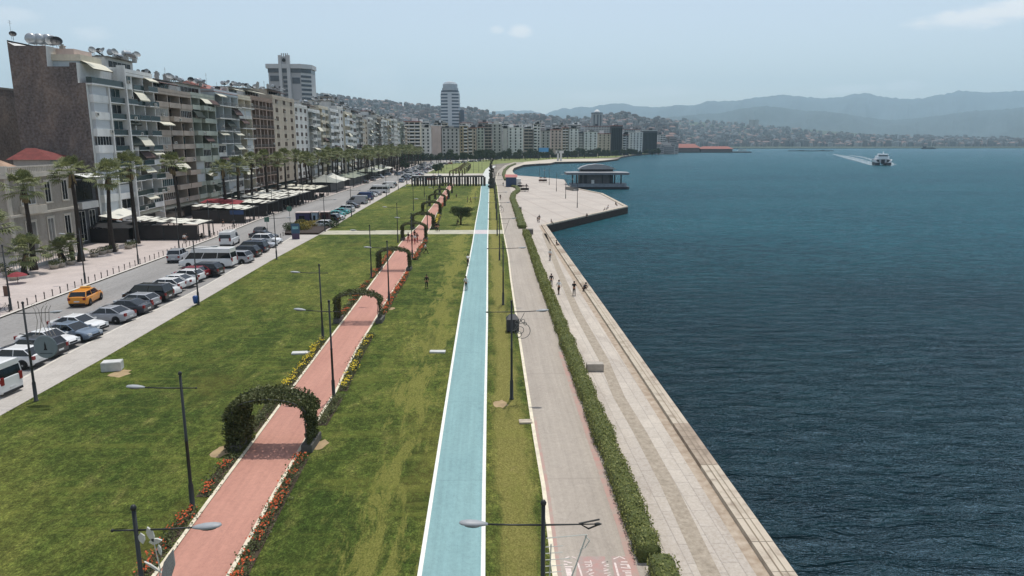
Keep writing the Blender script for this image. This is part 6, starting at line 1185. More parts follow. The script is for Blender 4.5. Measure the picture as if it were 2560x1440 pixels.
# path lettering at the bottom edge
M_pt = mat('worn_white_paint', lin(226, 214, 206), .8, col2=lin(196, 176, 168), scale=9); M_pr = mat('pink_patch', lin(172, 134, 126), .85, col2=lin(160, 146, 138), scale=3)
def gsheet(name, px, z, m): return tag(MB().face([G(x, y, z) for x, y in px]).build(name, m), kind='structure')
gsheet('painted_patch', [(1440, 1441), (1520, 1441), (1512, 1391), (1446, 1391)][::1], .1085, M_pr); gsheet('painted_patch', [(1536, 1441), (1588, 1441), (1572, 1391), (1528, 1391)], .1085, M_pr)
def stroke(mb, a, b, w=.09, z=.1125):
    a = G(*a, z); b = G(*b, z); d = (b - a).normalized(); s_ = Vector((-d.y, d.x, 0)) * w / 2; mb.face([a - s_, a + s_, b + s_, b - s_][::-1] if (b - a).cross(Vector((0, 0, 1))).length > 1e9 else [a - s_, b - s_, b + s_, a + s_])
def Z(x, y): return (1380 + x / 8.533, 1370 + y / 8.533)
mk = MB()
for a, b, w_ in (((280, 215), (370, 185), .06), ((420, 185), (520, 220), .06), ((1310, 235), (1440, 180), .06), ((1440, 180), (1560, 235), .06), ((250, 280), (420, 320), .09), ((250, 350), (330, 350), .09), ((520, 290), (560, 330), .08), ((555, 330), (640, 600), .08), ((270, 400), (440, 400), .09), ((340, 430), (380, 600), .24), ((1340, 310), (1420, 600), .09), ((1470, 295), (1610, 295), .08), ((1460, 350), (1640, 350), .06), ((1470, 415), (1680, 435), .06), ((1620, 360), (1650, 430), .12), ((1500, 490), (1690, 490), .06), ((1560, 530), (1690, 530), .09), ((1570, 580), (1700, 580), .09)): stroke(mk, Z(*a), Z(*b), w_)
tag(mk.build('painted_symbol', M_pt), kind='structure')
lt = MB()   # T R A V  /  A V A I seen turned a quarter
for a, b in (((820, 260), (840, 340)), ((690, 300), (825, 300)), ((700, 355), (850, 355)), ((850, 355), (850, 395)), ((850, 395), (790, 400)), ((790, 360), (790, 400)), ((790, 395), (720, 400)), ((735, 520), (860, 470)), ((860, 465), (790, 440)), ((790, 440), (800, 500)), ((770, 555), (900, 525)), ((770, 555), (880, 595)), ((1060, 320), (1190, 290)), ((1070, 300), (1190, 290)), ((1090, 380), (1210, 350)), ((1090, 380), (1215, 395)), ((1100, 440), (1230, 465)), ((1100, 490), (1230, 465)), ((1110, 540), (1250, 530)), ((1180, 590), (1250, 570))): stroke(lt, Z(*a), Z(*b), .05)
tag(lt.build('painted_letters', M_pt), kind='structure')
# ================================================================ landing pavilion, boats, far city
WLZ = WL
a = G(1500, 473, WL); o = empty('landing_pavilion', (a.x, a.y, WL), R(-2), 'grey floating ferry landing pavilion with wide flat roof by the pier', 'landing stage'); M_pg = mat('pavilion_grey', lin(108, 112, 118), .6, .12, 1); M_pd = mat('pavilion_dark', lin(30, 36, 44), .5, .1, 1)
k = 298 / 1836
MB().prism([(-12.5, 0), (11.6, 0), (12.6, 1.5), (12.6, 8), (-12.5, 8)], -.3, .9).build('pontoon', M_pd, o); MB().prism([(-12.3, .2), (10.4, .2), (11.4, 1.6), (11.4, 8), (-12.3, 8)], .92, 2.3).build('deck', mat('pavilion_deck', lin(128, 134, 140), .7, .2, .8), o)
MB().box(-8.6, 1.8, 2.32, 4.2, 9, 5.9).build('wall', mat('pavilion_wall', lin(92, 92, 94), .6, .15, 1), o)
for x0, x1 in ((-8.7, -7.6), (-6.6, -5.4), (1.0, 1.3), (4.2, 5.6)): MB().box(x0, 1.5, 2.32, x1, 1.8, 5.9).build('dark_panel', M_pd, o)
MB().box(-3.6, 1.0, 2.32, -2.4, 1.6, 3.8).build('ticket_booth', PL['white'], o)
for x in (-11.6, -9.9, 6.2, 8.9): MB().tube([(x, 1.0, 2.3), (x, 1.0, 6.0)], .3, 8).build('column', M_pd, o)
MB().prism([(-14.2, -1.2), (12.0, -1.2), (12.4, 9), (-14.6, 9)], 6.0, 6.9).build('roof', M_pg, o); MB().raw([(-14.2, -1.2, 6.92), (12, -1.2, 6.92), (12.4, 9, 6.92), (-14.6, 9, 6.92), (-6, 2, 7.4), (5, 2, 7.4), (5, 7, 7.4), (-6, 7, 7.4)], [(0, 1, 5, 4), (1, 2, 6, 5), (2, 3, 7, 6), (3, 0, 4, 7)]).build('roof_slope', mat('pavilion_roof_top', lin(142, 144, 146), .6, .1, 1), o)
MB().box(-8.2, 2.2, 7.4, 5.6, 8, 8.3).build('clerestory', M_pd, o); rfm = MB(); pr = [(-9, 8.3), (-7.5, 9.3), (-5, 10.0), (-1.5, 10.4), (2, 10.1), (5, 9.2), (6.8, 8.4)]; rfm.prism([(x, z) for x, z in pr] + [(6.8, 8.25), (-9, 8.25)], 0, 7, M=Matrix(((1, 0, 0, 0), (0, 0, 1, 1.6), (0, 1, 0, 0), (0, 0, 0, 1)))).build('upper_roof', mat('pavilion_roof_top', lin(142, 144, 146)), o)
o = tag(MB().box(-1, 0, 0, 1, 9, .3).box(-1, 0, .3, -.95, 9, 1.1).box(.95, 0, .3, 1, 9, 1.1).build('gangway', M_rail, loc=(G(1440, 478, 0).x, G(1440, 478, 0).y, .1), rz=R(14)), 'pale gangway between pier and landing pavilion', 'gangway')
# catamaran ferry
a = G(2207, 414, WL); o = empty('ferry', (a.x, a.y, WL), -math.atan2(a.x, a.y) + R(5), 'white catamaran ferry steaming towards the quay', 'ferry'); M_fw = mat('ferry_white', lin(226, 228, 230), .4, .05, 1)
for sx in (-1, 1): MB().raw([(sx * 4.2 - 1.8, 0, -.5), (sx * 4.2 + 1.8, 0, -.5), (sx * 4.2 + 2.1, 1, 2.4), (sx * 4.2 - 2.1, 1, 2.4), (sx * 4.2 - 1.8, 30, -.5), (sx * 4.2 + 1.8, 30, -.5), (sx * 4.2 + 2.1, 30, 2.4), (sx * 4.2 - 2.1, 30, 2.4)], [(0, 1, 2, 3), (1, 5, 6, 2), (5, 4, 7, 6), (4, 0, 3, 7), (3, 2, 6, 7), (0, 4, 5, 1)]).build('hull', M_pd, o); MB().raw([(sx * 3.3, .8, 2.4), (sx * 6.6, 1, 4.6), (sx * 6.9, 3, 5.0), (sx * 5.8, 1.2, 2.4), (sx * 6.9, 28, 5.0), (sx * 5.9, 28, 2.4), (sx * 3.3, 28, 2.4)], [(0, 3, 1), (3, 2, 1), (3, 5, 4, 2), (0, 6, 5, 3), (1, 2, 0)]).build('bulwark', M_fw, o)
MB().box(-5.6, 2.2, 2.4, 5.6, 29, 5.2).build('lower_deck', mat('ferry_grey', lin(176, 178, 182), .6, .2, 1), o); MB().box(-1.4, 2.0, 1.2, 1.4, 2.2, 5.0).build('bow_door', M_pd, o); MB().prism([(-4.6, 3), (-3.2, 1.6), (3.2, 1.6), (4.6, 3), (4.6, 26), (-4.6, 26)], 5.22, 7.6).build('cabin', M_fw, o); MB().prism([(-3.0, 1.8), (3.0, 1.8), (3.6, 4), (-3.6, 4)], 7.62, 8.5).build('bridge_window', M_cg, o); MB().prism([(-3.3, 1.4), (3.3, 1.4), (3.9, 5), (3.5, 18), (-3.5, 18), (-3.9, 5)], 8.52, 9.4).build('bridge_roof', M_fw, o); MB().tube([(0, 6, 9.4), (0, 6.5, 11.6)], [.35, .12], 6).cb((0, 6.2, 10.3), (1.6, .2, .2)).build('mast', M_fw, o)
for sx in (-1, 1): MB().box(sx * 3.9 - 1, 1.95, 3.0, sx * 3.9 + 1, 2.18, 4.6).build('window', M_cg, o)
def foam():
    t = NT('wake_foam', .7); n = t.noise(t.mp((.35, .35, 1)), 1, 5, .7); t.b.inputs['Base Color'].default_value = (.75, .82, .85, 1)
    tr = t.N.new('ShaderNodeBsdfTransparent'); mx = t.N.new('ShaderNodeMixShader'); o_ = t.N['Material Output']; t.L.new(t.ramp(n, [(.44, 0), (.66, .8)]), mx.inputs[0]); t.L.new(tr.outputs[0], mx.inputs[1]); t.L.new(t.b.outputs[0], mx.inputs[2]); t.L.new(mx.outputs[0], o_.inputs['Surface']); return t.m
fo = MB(); z = WL + .03
for pts in ([(2187, 414), (2172, 412), (2110, 395), (2080, 385), (2083, 384.4), (2125, 391), (2160, 399), (2190, 408)], [(2226, 415), (2242, 411.5), (2234, 408), (2226, 404)], [(2186, 404), (2150, 393), (2120, 388), (2124, 387.4), (2160, 392), (2190, 400)]): fo.face([G(x, y, z) for x, y in pts])
for v in [0, 1]: pass
tag(fo.build('wake_foam', foam()), 'white foaming wake trailing behind the ferry', 'wake', kind='stuff')
def ship(px, py, L_, h, label, cols, name='cargo_ship'):
    a = G(px, py, WL); o = empty(name, (a.x, a.y, WL), R(4), label, 'ship'); MB().prism([(-L_ / 2, -1.5), (L_ * .42, -2), (L_ / 2, 0), (L_ * .42, 2), (-L_ / 2, 1.5)], -.3, h).build('hull', cols[0], o); MB().box(-L_ * .42, -1.5, h + .02, -L_ * .2, 1.5, h * 2.1).build('bridge', cols[1], o); MB().box(-L_ * .1, -1, h + .02, L_ * .35, 1, h * 1.4).build('cargo', cols[0], o)
ship(2322, 372.5, 42, 3.2, 'dark small ship anchored off the far shore', [M_pd, M_pd]); ship(1856, 376, 22, 1.8, 'small grey boat near the end of the far pier', [PL['grey'], PL['pale']], 'harbour_boat')
a = G(2027, 378, WL); o = tag(MB().prism([(-48, -1.2), (48, -1.2), (48, 1.2), (-48, 1.2)], -.4, 1.4).cb((-20, 0, 1.9), (12, 1.5, .8)).cb((25, 0, 1.9), (8, 1.5, .8)).build('breakwater', mat('breakwater_dark', lin(52, 60, 62), .9, .3, .2), loc=a), 'long low dark breakwater out in the bay', 'breakwater')
# red roofed pier mall
a = G(1672, 379.3, 0); o = empty('pier_building', (a.x, a.y, 0), 0, 'long red roofed building on the pier beyond the seafront', 'building'); Lk = G(1800, 375.6, 0).x - a.x
sx = 1836 / a.y; MB().box(0, 0, -2, 56, 26, 7).build('wall', plaster('pier_wall', lin(110, 96, 90), .2), o); MB().raw([(-2, -2, 7), (58, -2, 7), (58, 28, 7), (-2, 28, 7), (6, 13, 14), (50, 13, 14)], [(0, 1, 5, 4), (1, 2, 5), (2, 3, 4, 5), (3, 0, 4)]).build('roof', M_tile, o); MB().box(-6, 5, 7, 6, 20, 20).build('tower', PL['pink'], o); MB().box(60, 4, -2, 118, 24, 5).build('wall', plaster('pier_wall2', lin(96, 86, 82), .2), o); MB().raw([(58, 2, 5), (120, 2, 5), (120, 26, 5), (58, 26, 5), (66, 14, 9.5), (112, 14, 9.5)], [(0, 1, 5, 4), (1, 2, 5), (2, 3, 4, 5), (3, 0, 4)]).build('roof', M_tile, o)
MB().box(-10, -6, -2.2, 150, 30, .2).build('quay_base', mat('pier_base_dark', lin(70, 72, 70), .9), o)
# seafront row at the head of the bay, facing us
r_ = random.Random(2024)
spec = [(1010, 1052, 309, 404, 'cream', 'pale cream block with wide eaves at the bend of the seafront'), (1053, 1077, 316, 403, 'white', 'slim white block with dark central stair'), (1078, 1104, 315, 402, 'pink', 'pinkish block with blank side wall and red awning'), (1105, 1148, 318, 402, 'grey', 'grey block with deep dark balconies between white fins'), (1149, 1170, 318, 401, 'ochre', 'ochre block left of the arched one'), (1171, 1192, 315, 400, 'beige', 'beige block with rounded top bay'), (1193, 1211, 318, 400, 'green', 'greenish grey block right of the beige one'), (1212, 1230, 314, 399, 'taupe', 'dark block half hidden by trees'), (1231, 1256, 315, 399, 'grey', 'grey block with red tile roof beside the blank slab'), (1257, 1269, 318, 398, 'pale', 'narrow blank pale slab'), (1270, 1309, 320, 398, 'white', 'white grid fronted building'), (1310, 1333, 320, 397, 'taupe', 'taupe block right of the white grid building'), (1334, 1352, 314, 397, 'pale', 'pale block with busy roof'), (1353, 1376, 322, 396, 'grey', 'grey block with dark window columns'), (1377, 1405, 324, 395, 'pink', 'pinkish grey block near the blue sign'), (1406, 1422, 322, 394, 'beige', 'slim beige block before the striped one'), (1423, 1446, 326, 394, 'white', 'white striped block'), (1447, 1459, 330, 393, 'grey', 'slim grey block'), (1460, 1494, 331, 393, 'white', 'low white framed block under the round tower'), (1495, 1527, 332, 391, 'beige', 'beige block right of the low white one'), (1528, 1556, 318, 390, 'charcoal', 'dark glass block with white cap'), (1557, 1573, 332, 389, 'grey', 'grey block right of the dark glass one'), (1574, 1607, 331, 387, 'pale', 'pale paired block'), (1608, 1643, 329, 384, 'dark', 'dark block with vertical fins'), (1644, 1664, 342, 382, 'pale', 'last low pale block before the pier')]
def farblock(x0, x1, yt, yb, pal, label, seed, group='seafront blocks at the head of the bay'):
    Y = G((x0 + x1) / 2, yb).y + 22; A = P(x0, 354, Y); B = P(x1, 354, Y); top = P((x0 + x1) / 2, yt, Y).z; w = B.x - A.x; label = label + (' in the far row' if len(label.split()) < 4 else ''); o = empty('apartment_building', (A.x, Y, 0), 0, label, 'apartment building', group); rn = random.Random(seed); H_ = top; D = 16
    MB().box(0, 0, 0, w - .4, D, H_).build('wall', PL[pal], o); fl = max(4, int(H_ / 3.5)); nb = max(2, int(w / 4.2)); fh = (H_ - 4.5) / fl; st = rn.choice(['win', 'balc', 'mix', 'strip']) if pal not in ('white', 'dark', 'charcoal') else ('win' if pal == 'white' else 'vert')
    if label.startswith(('narrow blank', 'pinkish block')): st = 'none'
    MB().box(-.3, -.6, H_, w, D, H_ + .8).build('roof', rn.choice([M_roof, M_roof, M_tile, PL['pale']]), o)
    if st == 'vert':
        for b in range(nb * 2): x = (w - .4) * (b + .5) / (nb * 2); MB().box(x - w / nb / 5, -.15, 4, x + w / nb / 5, -.05, H_ - 2.5).build('window', M_gl[0], o)
    elif st != 'none':
        for b in range(nb):
            x = (w - .4) * (b + .5) / nb; k = st if st != 'mix' else rn.choice(['win', 'balc'])
            for f in range(fl):
                z = 4.5 + f * fh
                if k == 'win': place('window', cached(('fw', 1), lambda: MB().box(-.75, -.08, .8, .75, 0, 2.6).mesh('window', M_gl[0])), o, (x, 0, z))
                elif k == 'strip': place('window', cached(('fs', r1(w / nb)), lambda: MB().box(-w / nb / 2 + .3, -.08, .9, w / nb / 2 - .3, 0, 2.6).mesh('window', M_gl[0])), o, (x, 0, z))
                else: place('balcony', cached(('fb', r1(w / nb), pal), lambda: MB().box(-w / nb / 2 + .2, -1.3, 0, w / nb / 2 - .2, 0, .15, 0).box(-w / nb / 2 + .2, -1.3, .15, w / nb / 2 - .2, -1.2, 1.1, 0).box(-w / nb / 2 + .5, -.06, .2, w / nb / 2 - .5, .0, 2.7, 1).mesh('balcony', [PL['white'] if pal != 'white' else PL['grey'], M_gl[0]])), o, (x, 0, z))
    MB().box(.2, -2.4, 0, w - .6, 0, 3.6).build('shop_front', M_pd, o)
    for _ in range(rn.randint(1, 3)): ww = rn.uniform(3, 6); x = rn.uniform(0, max(.5, w - ww)); MB().box(x, 3, H_ + .8, x + ww, 9, H_ + rn.uniform(2, 4.2)).build('roof_room', rn.choice([PL['white'], PL['grey'], M_frd]), o)
for i, (x0, x1, yt, yb, pal, lab) in enumerate(spec): farblock(x0, x1, yt + (-4, 5, 0, 3, -3, 6, 1, -2)[i % 8], yb, pal, lab, 900 + i)
# taller blocks behind that row
for i, (x0, x1, yt, yb, pal) in enumerate(((1000, 1040, 318, 399, 'grey'), (1040, 1075, 306, 396, 'pale'), (1086, 1120, 308, 396, 'cream'), (1150, 1182, 308, 395, 'pale'), (1196, 1240, 307, 394, 'grey'), (1244, 1275, 309, 393, 'green'), (1290, 1330, 312, 392, 'white'), (1338, 1362, 308, 391, 'pink'), (1380, 1412, 313, 390, 'grey'), (1418, 1452, 312, 389, 'pale'), (1462, 1530, 316, 388, 'grey'), (1560, 1600, 324, 385, 'grey'), (1610, 1650, 334, 381, 'pale'), (800, 835, 242, 400, 'taupe'), (850, 870, 262, 400, 'grey'), (905, 930, 278, 400, 'pale'), (950, 985, 292, 400, 'pink'))): farblock(x0, x1, yt, yb - 6, pal, 'taller %s block rising behind the seafront row, %s from the left of those' % (adj.get(pal, pal), nth(i + 1)), 1300 + i, 'blocks rising behind the seafront row')
# towers
def tower1():
    Y = 640; A = P(682, 354, Y); B = P(781, 354, Y); h = P(700, 160, Y).z; w = B.x - A.x; o = empty('hotel_tower', (A.x, Y, 0), 0, 'tall grey hotel tower with flared top and central shaft', 'tower'); c = plaster('tower_concrete', lin(196, 196, 194), .1, .1); c2 = plaster('tower_concrete_dark', lin(172, 172, 172), .1, .1); wm = w * .80
    MB().box(0, 0, 0, wm, 20, h - 6).build('wall', c2, o); MB().prism([(wm, 0), (w, 8), (w, 24), (wm, 20)], 0, h - 6).build('side_wall', c, o)
    MB().prism([(-1.5, -2), (wm + 1, -2), (w + 1.5, 7), (w + 1, 25), (-1.5, 22)], h - 3.6, h).build('crown_slab', c, o); MB().prism([(-.2, -.6), (wm, -.6), (w + .3, 7.6), (w, 24), (0, 20)], h - 7, h - 3.6).build('top_window_band', mat('tower_glass', lin(70, 78, 86), .3, .3, .3), o)
    for x0, x1 in ((wm * .35, wm * .44), (wm * .60, wm * .70)): MB().box(x0, -2.6, 0, x1, 0, h + 7).build('fin', c, o)
    MB().box(wm * .44, -1.6, h - 2, wm * .60, 5, h + 6).build('lift_head', c2, o); MB().lathe([(.02, -.1), (1.5, -.1), (1.5, .1), (.02, .1)], (wm * .52, -2, h + 3), 16, M=Matrix.Rotation(R(90), 4, 'X')).build('round_emblem', M_gl[0], o)
    for f in range(22): z = h - 12 - f * 3.6; (place('window', cached('tw', lambda: MB().box(-wm * .065, -.3, 0, wm * .065, 0, 2.2).mesh('window', MATS['tower_glass'])), o, (wm * .52, 0, z)) if z > 3 else None)
    for f in range(24):
        z = h - 11 - f * 3.6
        if z > 3: MB().raw([(wm + .2, -.3, z), (w + .2, 7.6, z), (w + .2, 7.6, z + 1.9), (wm + .2, -.3, z + 1.9), (wm + .2, 0, z), (w + .2, 8, z), (w + .2, 8, z + 1.9), (wm + .2, 0, z + 1.9)], [(0, 1, 2, 3), (3, 2, 6, 7), (0, 4, 5, 1)]).build('window', MATS['tower_glass'], o)
    for i in range(4): MB().tube([(wm * (.42 + .06 * i), 2, h + 6), (wm * (.42 + .06 * i), 2, h + 9)], .5, 6).build('roof_mast', c2, o)
    MB().box(wm * .05, -.4, h - 14, wm * .33, 0, h - 9.5).build('window', MATS['tower_glass'], o); MB().box(wm * .73, -.4, h - 16, wm * .97, 0, h - 11).build('window', MATS['tower_glass'], o)
tower1()
def tower2():
    Y = 1000; A = P(1103, 354, Y); B = P(1151, 354, Y); w = B.x - A.x; h = P(1127, 226, Y).z; o = empty('office_tower', ((A.x + B.x) / 2, Y, 0), 0, 'slender striped tower with rounded top above the seafront', 'tower'); c = plaster('tower_white', lin(196, 202, 206), .08, .1); g = mat('tower_blue_glass', lin(70, 88, 104), .3, .2, .1); fl = 20; fh = h / fl
    for f in range(fl):
        z = f * fh; t = 1.0 if f < fl - 1 else .95; ww = w / 2 * t
        MB().prism([(-ww, 0), (-ww * .1, -3), (ww * .9, 0), (ww, 12), (-ww, 12)], z, z + fh * .5).build('floor_band', c, o); MB().prism([(-ww * .96, .3), (-ww * .1, -2.6), (ww * .86, .3), (ww * .96, 12), (-ww * .96, 12)], z + fh * .5, z + fh).build('window_band', g, o)
    MB().prism([(-3.2, -3.6), (2.2, -3.6), (2.2, 1), (-3.2, 1)], 0, h - 4).build('shaft', c, o)
    MB().lathe([(w * .42, 0), (w * .42, 3), (w * .38, 3.2), (w * .38, 8), (w * .30, 10.5), (w * .1, 12)], (0, 6, h + .1), 20).build('crown', plaster('tower_crown', lin(168, 178, 184), .1), o)
    A2 = P(1151, 354, Y).x - o.location.x; hh = P(1155, 275, Y).z; MB().box(A2, 2, 0, A2 + 5.5, 12, hh).build('side_wing', g, o)
tower2()
def tower3():
    Y = 1350; A = P(1477, 354, Y); B = P(1505, 354, Y); w = B.x - A.x; h = P(1490, 284, Y).z; o = empty('round_tower', ((A.x + B.x) / 2, Y, 0), 0, 'round grey tower with white pointed cap', 'tower'); c = plaster('tower3', lin(150, 154, 152), .1, .1)
    MB().lathe([(w / 2, 0), (w / 2, h)], n=20).build('wall', c, o, False); MB().lathe([(w / 2 + .6, h), (w / 2 + .6, h + 1.6)], n=20).build('parapet', MATS['tower_glass'], o)
    for a in (-2.2, -1.57, -1.0): MB().cb((math.cos(a) * w / 2, math.sin(a) * w / 2, h * .52), (2.2, 1.0, h * .9), rz=a + PI / 2).build('window', MATS['tower_glass'], o)
    MB().lathe([(w * .28, 0), (w * .26, 2), (w * .14, 4.5), (.3, 6)], (0, 0, h + 1.6), 14).build('cap', PL['white'], o)
tower3()
# hills with houses
def hill(name, prof, Y0, Y1, m, seed, base=0, back=400):
    x0, x1 = prof[0][0], prof[-1][0]; nx = int((x1 - x0) / 8); ny = 16
    def pt(px, t):
        for a, b in zip(prof, prof[1:]):
            if a[0] <= px <= b[0]: py = a[1] + (b[1] - a[1]) * (px - a[0]) / (b[0] - a[0]); break
        else: py = prof[-1][1]
        Y = Y0 + (Y1 - Y0) * t; top = P(px, py, Y1).z; d = ray(px, 354); n_ = mnoise.noise(Vector((px * .01, t * 2.5, seed)))
        return Vector((d.x / d.y * Y, Y, base + max(0, (top - base) * (t ** .95) * (1 + .35 * n_ * (1 - t) * t * 4))))
    vs = []; fs = []
    for i in range(nx + 1):
        px = x0 + (x1 - x0) * i / nx
        for j in range(ny + 1): vs.append(pt(px, j / ny))
        q = vs[-1]; vs.append((q.x, q.y + back, base - 5))
    k = ny + 2
    for i in range(nx):
        for j in range(ny + 1): fs.append((i * k + j, (i + 1) * k + j, (i + 1) * k + j + 1, i * k + j + 1))
    tag(MB().raw(vs, fs).build(name, m, smooth=True), kind='structure'); return pt
M_hg = mat('hill_scrub', lin(62, 74, 58), .95, .3, .01, detail=6)
townA = hill('town_hill', [(560, 225), (700, 228), (790, 236), (850, 246), (900, 253), (950, 260), (1000, 265), (1050, 269), (1100, 275), (1160, 280), (1200, 284), (1250, 290), (1300, 294), (1350, 298), (1400, 301), (1454, 301), (1500, 297), (1551, 293), (1590, 299), (1640, 302), (1670, 304), (1680, 310)], 1150, 3000, M_hg, 1.0)
townB = hill('shore_hills', [(1580, 300), (1660, 303), (1750, 305), (1850, 314), (1950, 321), (2050, 326), (2150, 334), (2250, 341), (2350, 344), (2450, 346), (2560, 346), (2700, 348), (2900, 352)], 2650, 4600, M_hg, 5.0, base=WL)
poly_sheet('far_shore', [G(x, y, 0) * 1 for x, y in ((1640, 370.5), (1900, 370), (2200, 369.6), (2560, 369.2), (3000, 369))] + [Vector((3500, 5000, 0)), Vector((600, 5000, 0))], .0, M_hg, -3, M_hg)
hc = [plaster('house_%s' % k, lin(*c), .05, .05) for k, c in dict(a=(176, 172, 168), b=(140, 140, 138), c=(160, 152, 148), d=(118, 122, 122), e=(192, 190, 188), f=(138, 130, 126)).items()]; M_tr = mat('hill_roof', lin(122, 102, 96), .9, .2, .05); M_hw = mat('hill_window', lin(70, 72, 78), .5)
def house_mesh(i):
    rn = random.Random(i); w, d, h = rn.uniform(10, 20), rn.uniform(9, 13), rn.uniform(9, 22) ; mb = MB(); mb.box(-w / 2, -d / 2, -6, w / 2, d / 2, h, 0)
    if i % 4 == 0: mb.raw([(-w / 2 - .5, -d / 2 - .5, h), (w / 2 + .5, -d / 2 - .5, h), (w / 2 + .5, d / 2 + .5, h), (-w / 2 - .5, d / 2 + .5, h), (-w / 2 + 3, 0, h + 3.5), (w / 2 - 3, 0, h + 3.5)], [(0, 1, 5, 4), (1, 2, 5), (2, 3, 4, 5), (3, 0, 4)], 1)
    else: mb.box(-w / 2 + 1, -d / 2 + 1, h, w / 4, d / 4, h + 2.4, 0)
    n = int(h / 3.2)
    for f in range(n): mb.box(-w / 2 + 1, -d / 2 - .1, f * 3.2 + 1, w / 2 - 1, -d / 2, f * 3.2 + 2.3, 2)
    return mb
HM = [house_mesh(i).mesh('house', [hc[i % 6], M_tr, M_hw]) for i in range(12)]
r_ = random.Random(9); nthing = 0; stuff = [MB() for _ in range(2)]; allm = hc + [M_tr, M_hw]; cand = []
for k in range(7200):
    if r_.random() < .6: px = 560 + (1690 - 560) * r_.random(); t = r_.random() ** 1.15; q = townA(px, t); s = r_.uniform(.6, 1.0)
    else: px = 1600 + 1150 * r_.random() ** 1.2; t = r_.random() ** 1.7 * (.95 if px < 2000 else .7); q = townB(px, t); s = r_.uniform(.7, 1.2)
    cand.append((q, s, r_.randrange(12), r_.uniform(-.5, .5)))
# city between the seafront row and the hill
for k in range(900):
    Yc = r_.uniform(760, 1500); px = r_.uniform(1010, 1650); d = ray(px, 354); q = Vector((d.x / d.y * Yc, Yc, 0))
    shore = xat(sorted(BAY, key=lambda p: p.y), Yc)
    if q.x < shore - 70 and Yc > G(px, 404 - (px - 1010) * 22 / 640).y + 50: cand.append((q, r_.uniform(1.0, 1.5), r_.randrange(12), r_.uniform(-.3, .3)))
cand.sort(key=lambda c: -c[1] / c[0].y)
for k, (q, s, i, rz) in enumerate(cand):
    if k < 290:
        o = place('hillside_house', HM[i], None, q, (0, 0, rz), (s, s, s)); tag(o, 'small pale town house among the packed houses behind the seafront', 'house', 'packed town houses behind the seafront')
    else:
        T = Matrix.Translation(q) @ Matrix.Rotation(rz, 4, 'Z') @ Matrix.Scale(s, 4); me = HM[i]; mp_ = [i % 6, 6, 7]; st = stuff[0 if q.y < 2600 else 1]; n0 = len(st.v); st.v.extend([tuple(T @ v.co) for v in me.vertices])
        for p in me.polygons: st.f.append(tuple(n0 + v for v in p.vertices)); st.m.append(mp_[p.material_index])
tag(stuff[0].build('hill_town', allm), 'dense pale houses covering the hill behind the seafront', 'town', kind='stuff'); tag(stuff[1].build('shore_town', allm), 'distant pinkish town along the far shore', 'town', kind='stuff')
a = P(1886, 308, 3900); o = empty('apartment_building', (a.x, 3900, townB(1886, .6).z), 0, 'twin grey slabs standing above the far shore town', 'apartment building'); hh = P(1886, 299, 3900).z - townB(1886, .6).z
for x in (-15, 12): MB().box(x - 11, 0, -20, x + 11, 14, hh).build('wall', PL['grey'], o)
# trees in the far row and hill trees
ft = [tree_mesh(40 + i, 8.5, 3.6, 3.2, 900, .7, M_tree2, .22) for i in range(3)]; r_ = random.Random(15)
for i in range(74):
    px = 1052 + (1655 - 1052) * (i + .5) / 74; yb = 407.5 - (px - 1052) / (1655 - 1052) * 20 + r_.uniform(-1.5, 2.0); a = G(px + r_.uniform(-4, 4), yb); tree('street_tree', a.x, a.y, ft[i % 3], r_.uniform(0, 6), 'dark street tree before the blocks at the head of the bay, %s from the left' % nth(i + 1), 'tree', 'street trees at the head of the bay', r_.uniform(.8, 1.35))
for i, (px, py) in enumerate(((1263, 398), (1283, 399), (1299, 399), (1317, 400), (1088, 432), (1104, 428), (1096, 436), (1268, 394), (1016, 428), (1008, 424))): a = G(px, py + 1); tree('round_shrub', a.x, a.y, ft[i % 3], i, 'small round tree on the far lawn, %s of the scattered ones' % nth(i + 1), 'tree', 'round trees on the far lawn', .55 if i < 4 else .7)
a = G(1346, 400); o = empty('billboard', (a.x, a.y, 0), 0, 'small blue sign on a tall post at the head of the bay', 'sign'); MB().tube([(0, 0, 0), (0, 0, 14)], .4, 6).build('post', M_pole, o); MB().box(0, -.3, 8, 10, .3, 12).build('panel', mat('billboard_blue', lin(70, 140, 190), .5), o)
def dense_trees(i, px, Y, h, w, label):
    a = P(px, 354, Y); tree('dark_tree', a.x, Y, ft[i % 3], i, label, 'tree', 'tree clumps between the blocks', w)
for i, (px, Y) in enumerate(((1022, 560), (1008, 520), (1040, 600), (1215, 700), (1222, 712), (1232, 705))): dense_trees(i, px, Y, 8, 1.3, 'tree clump beside the far buildings, %s from the left' % nth(i + 1))
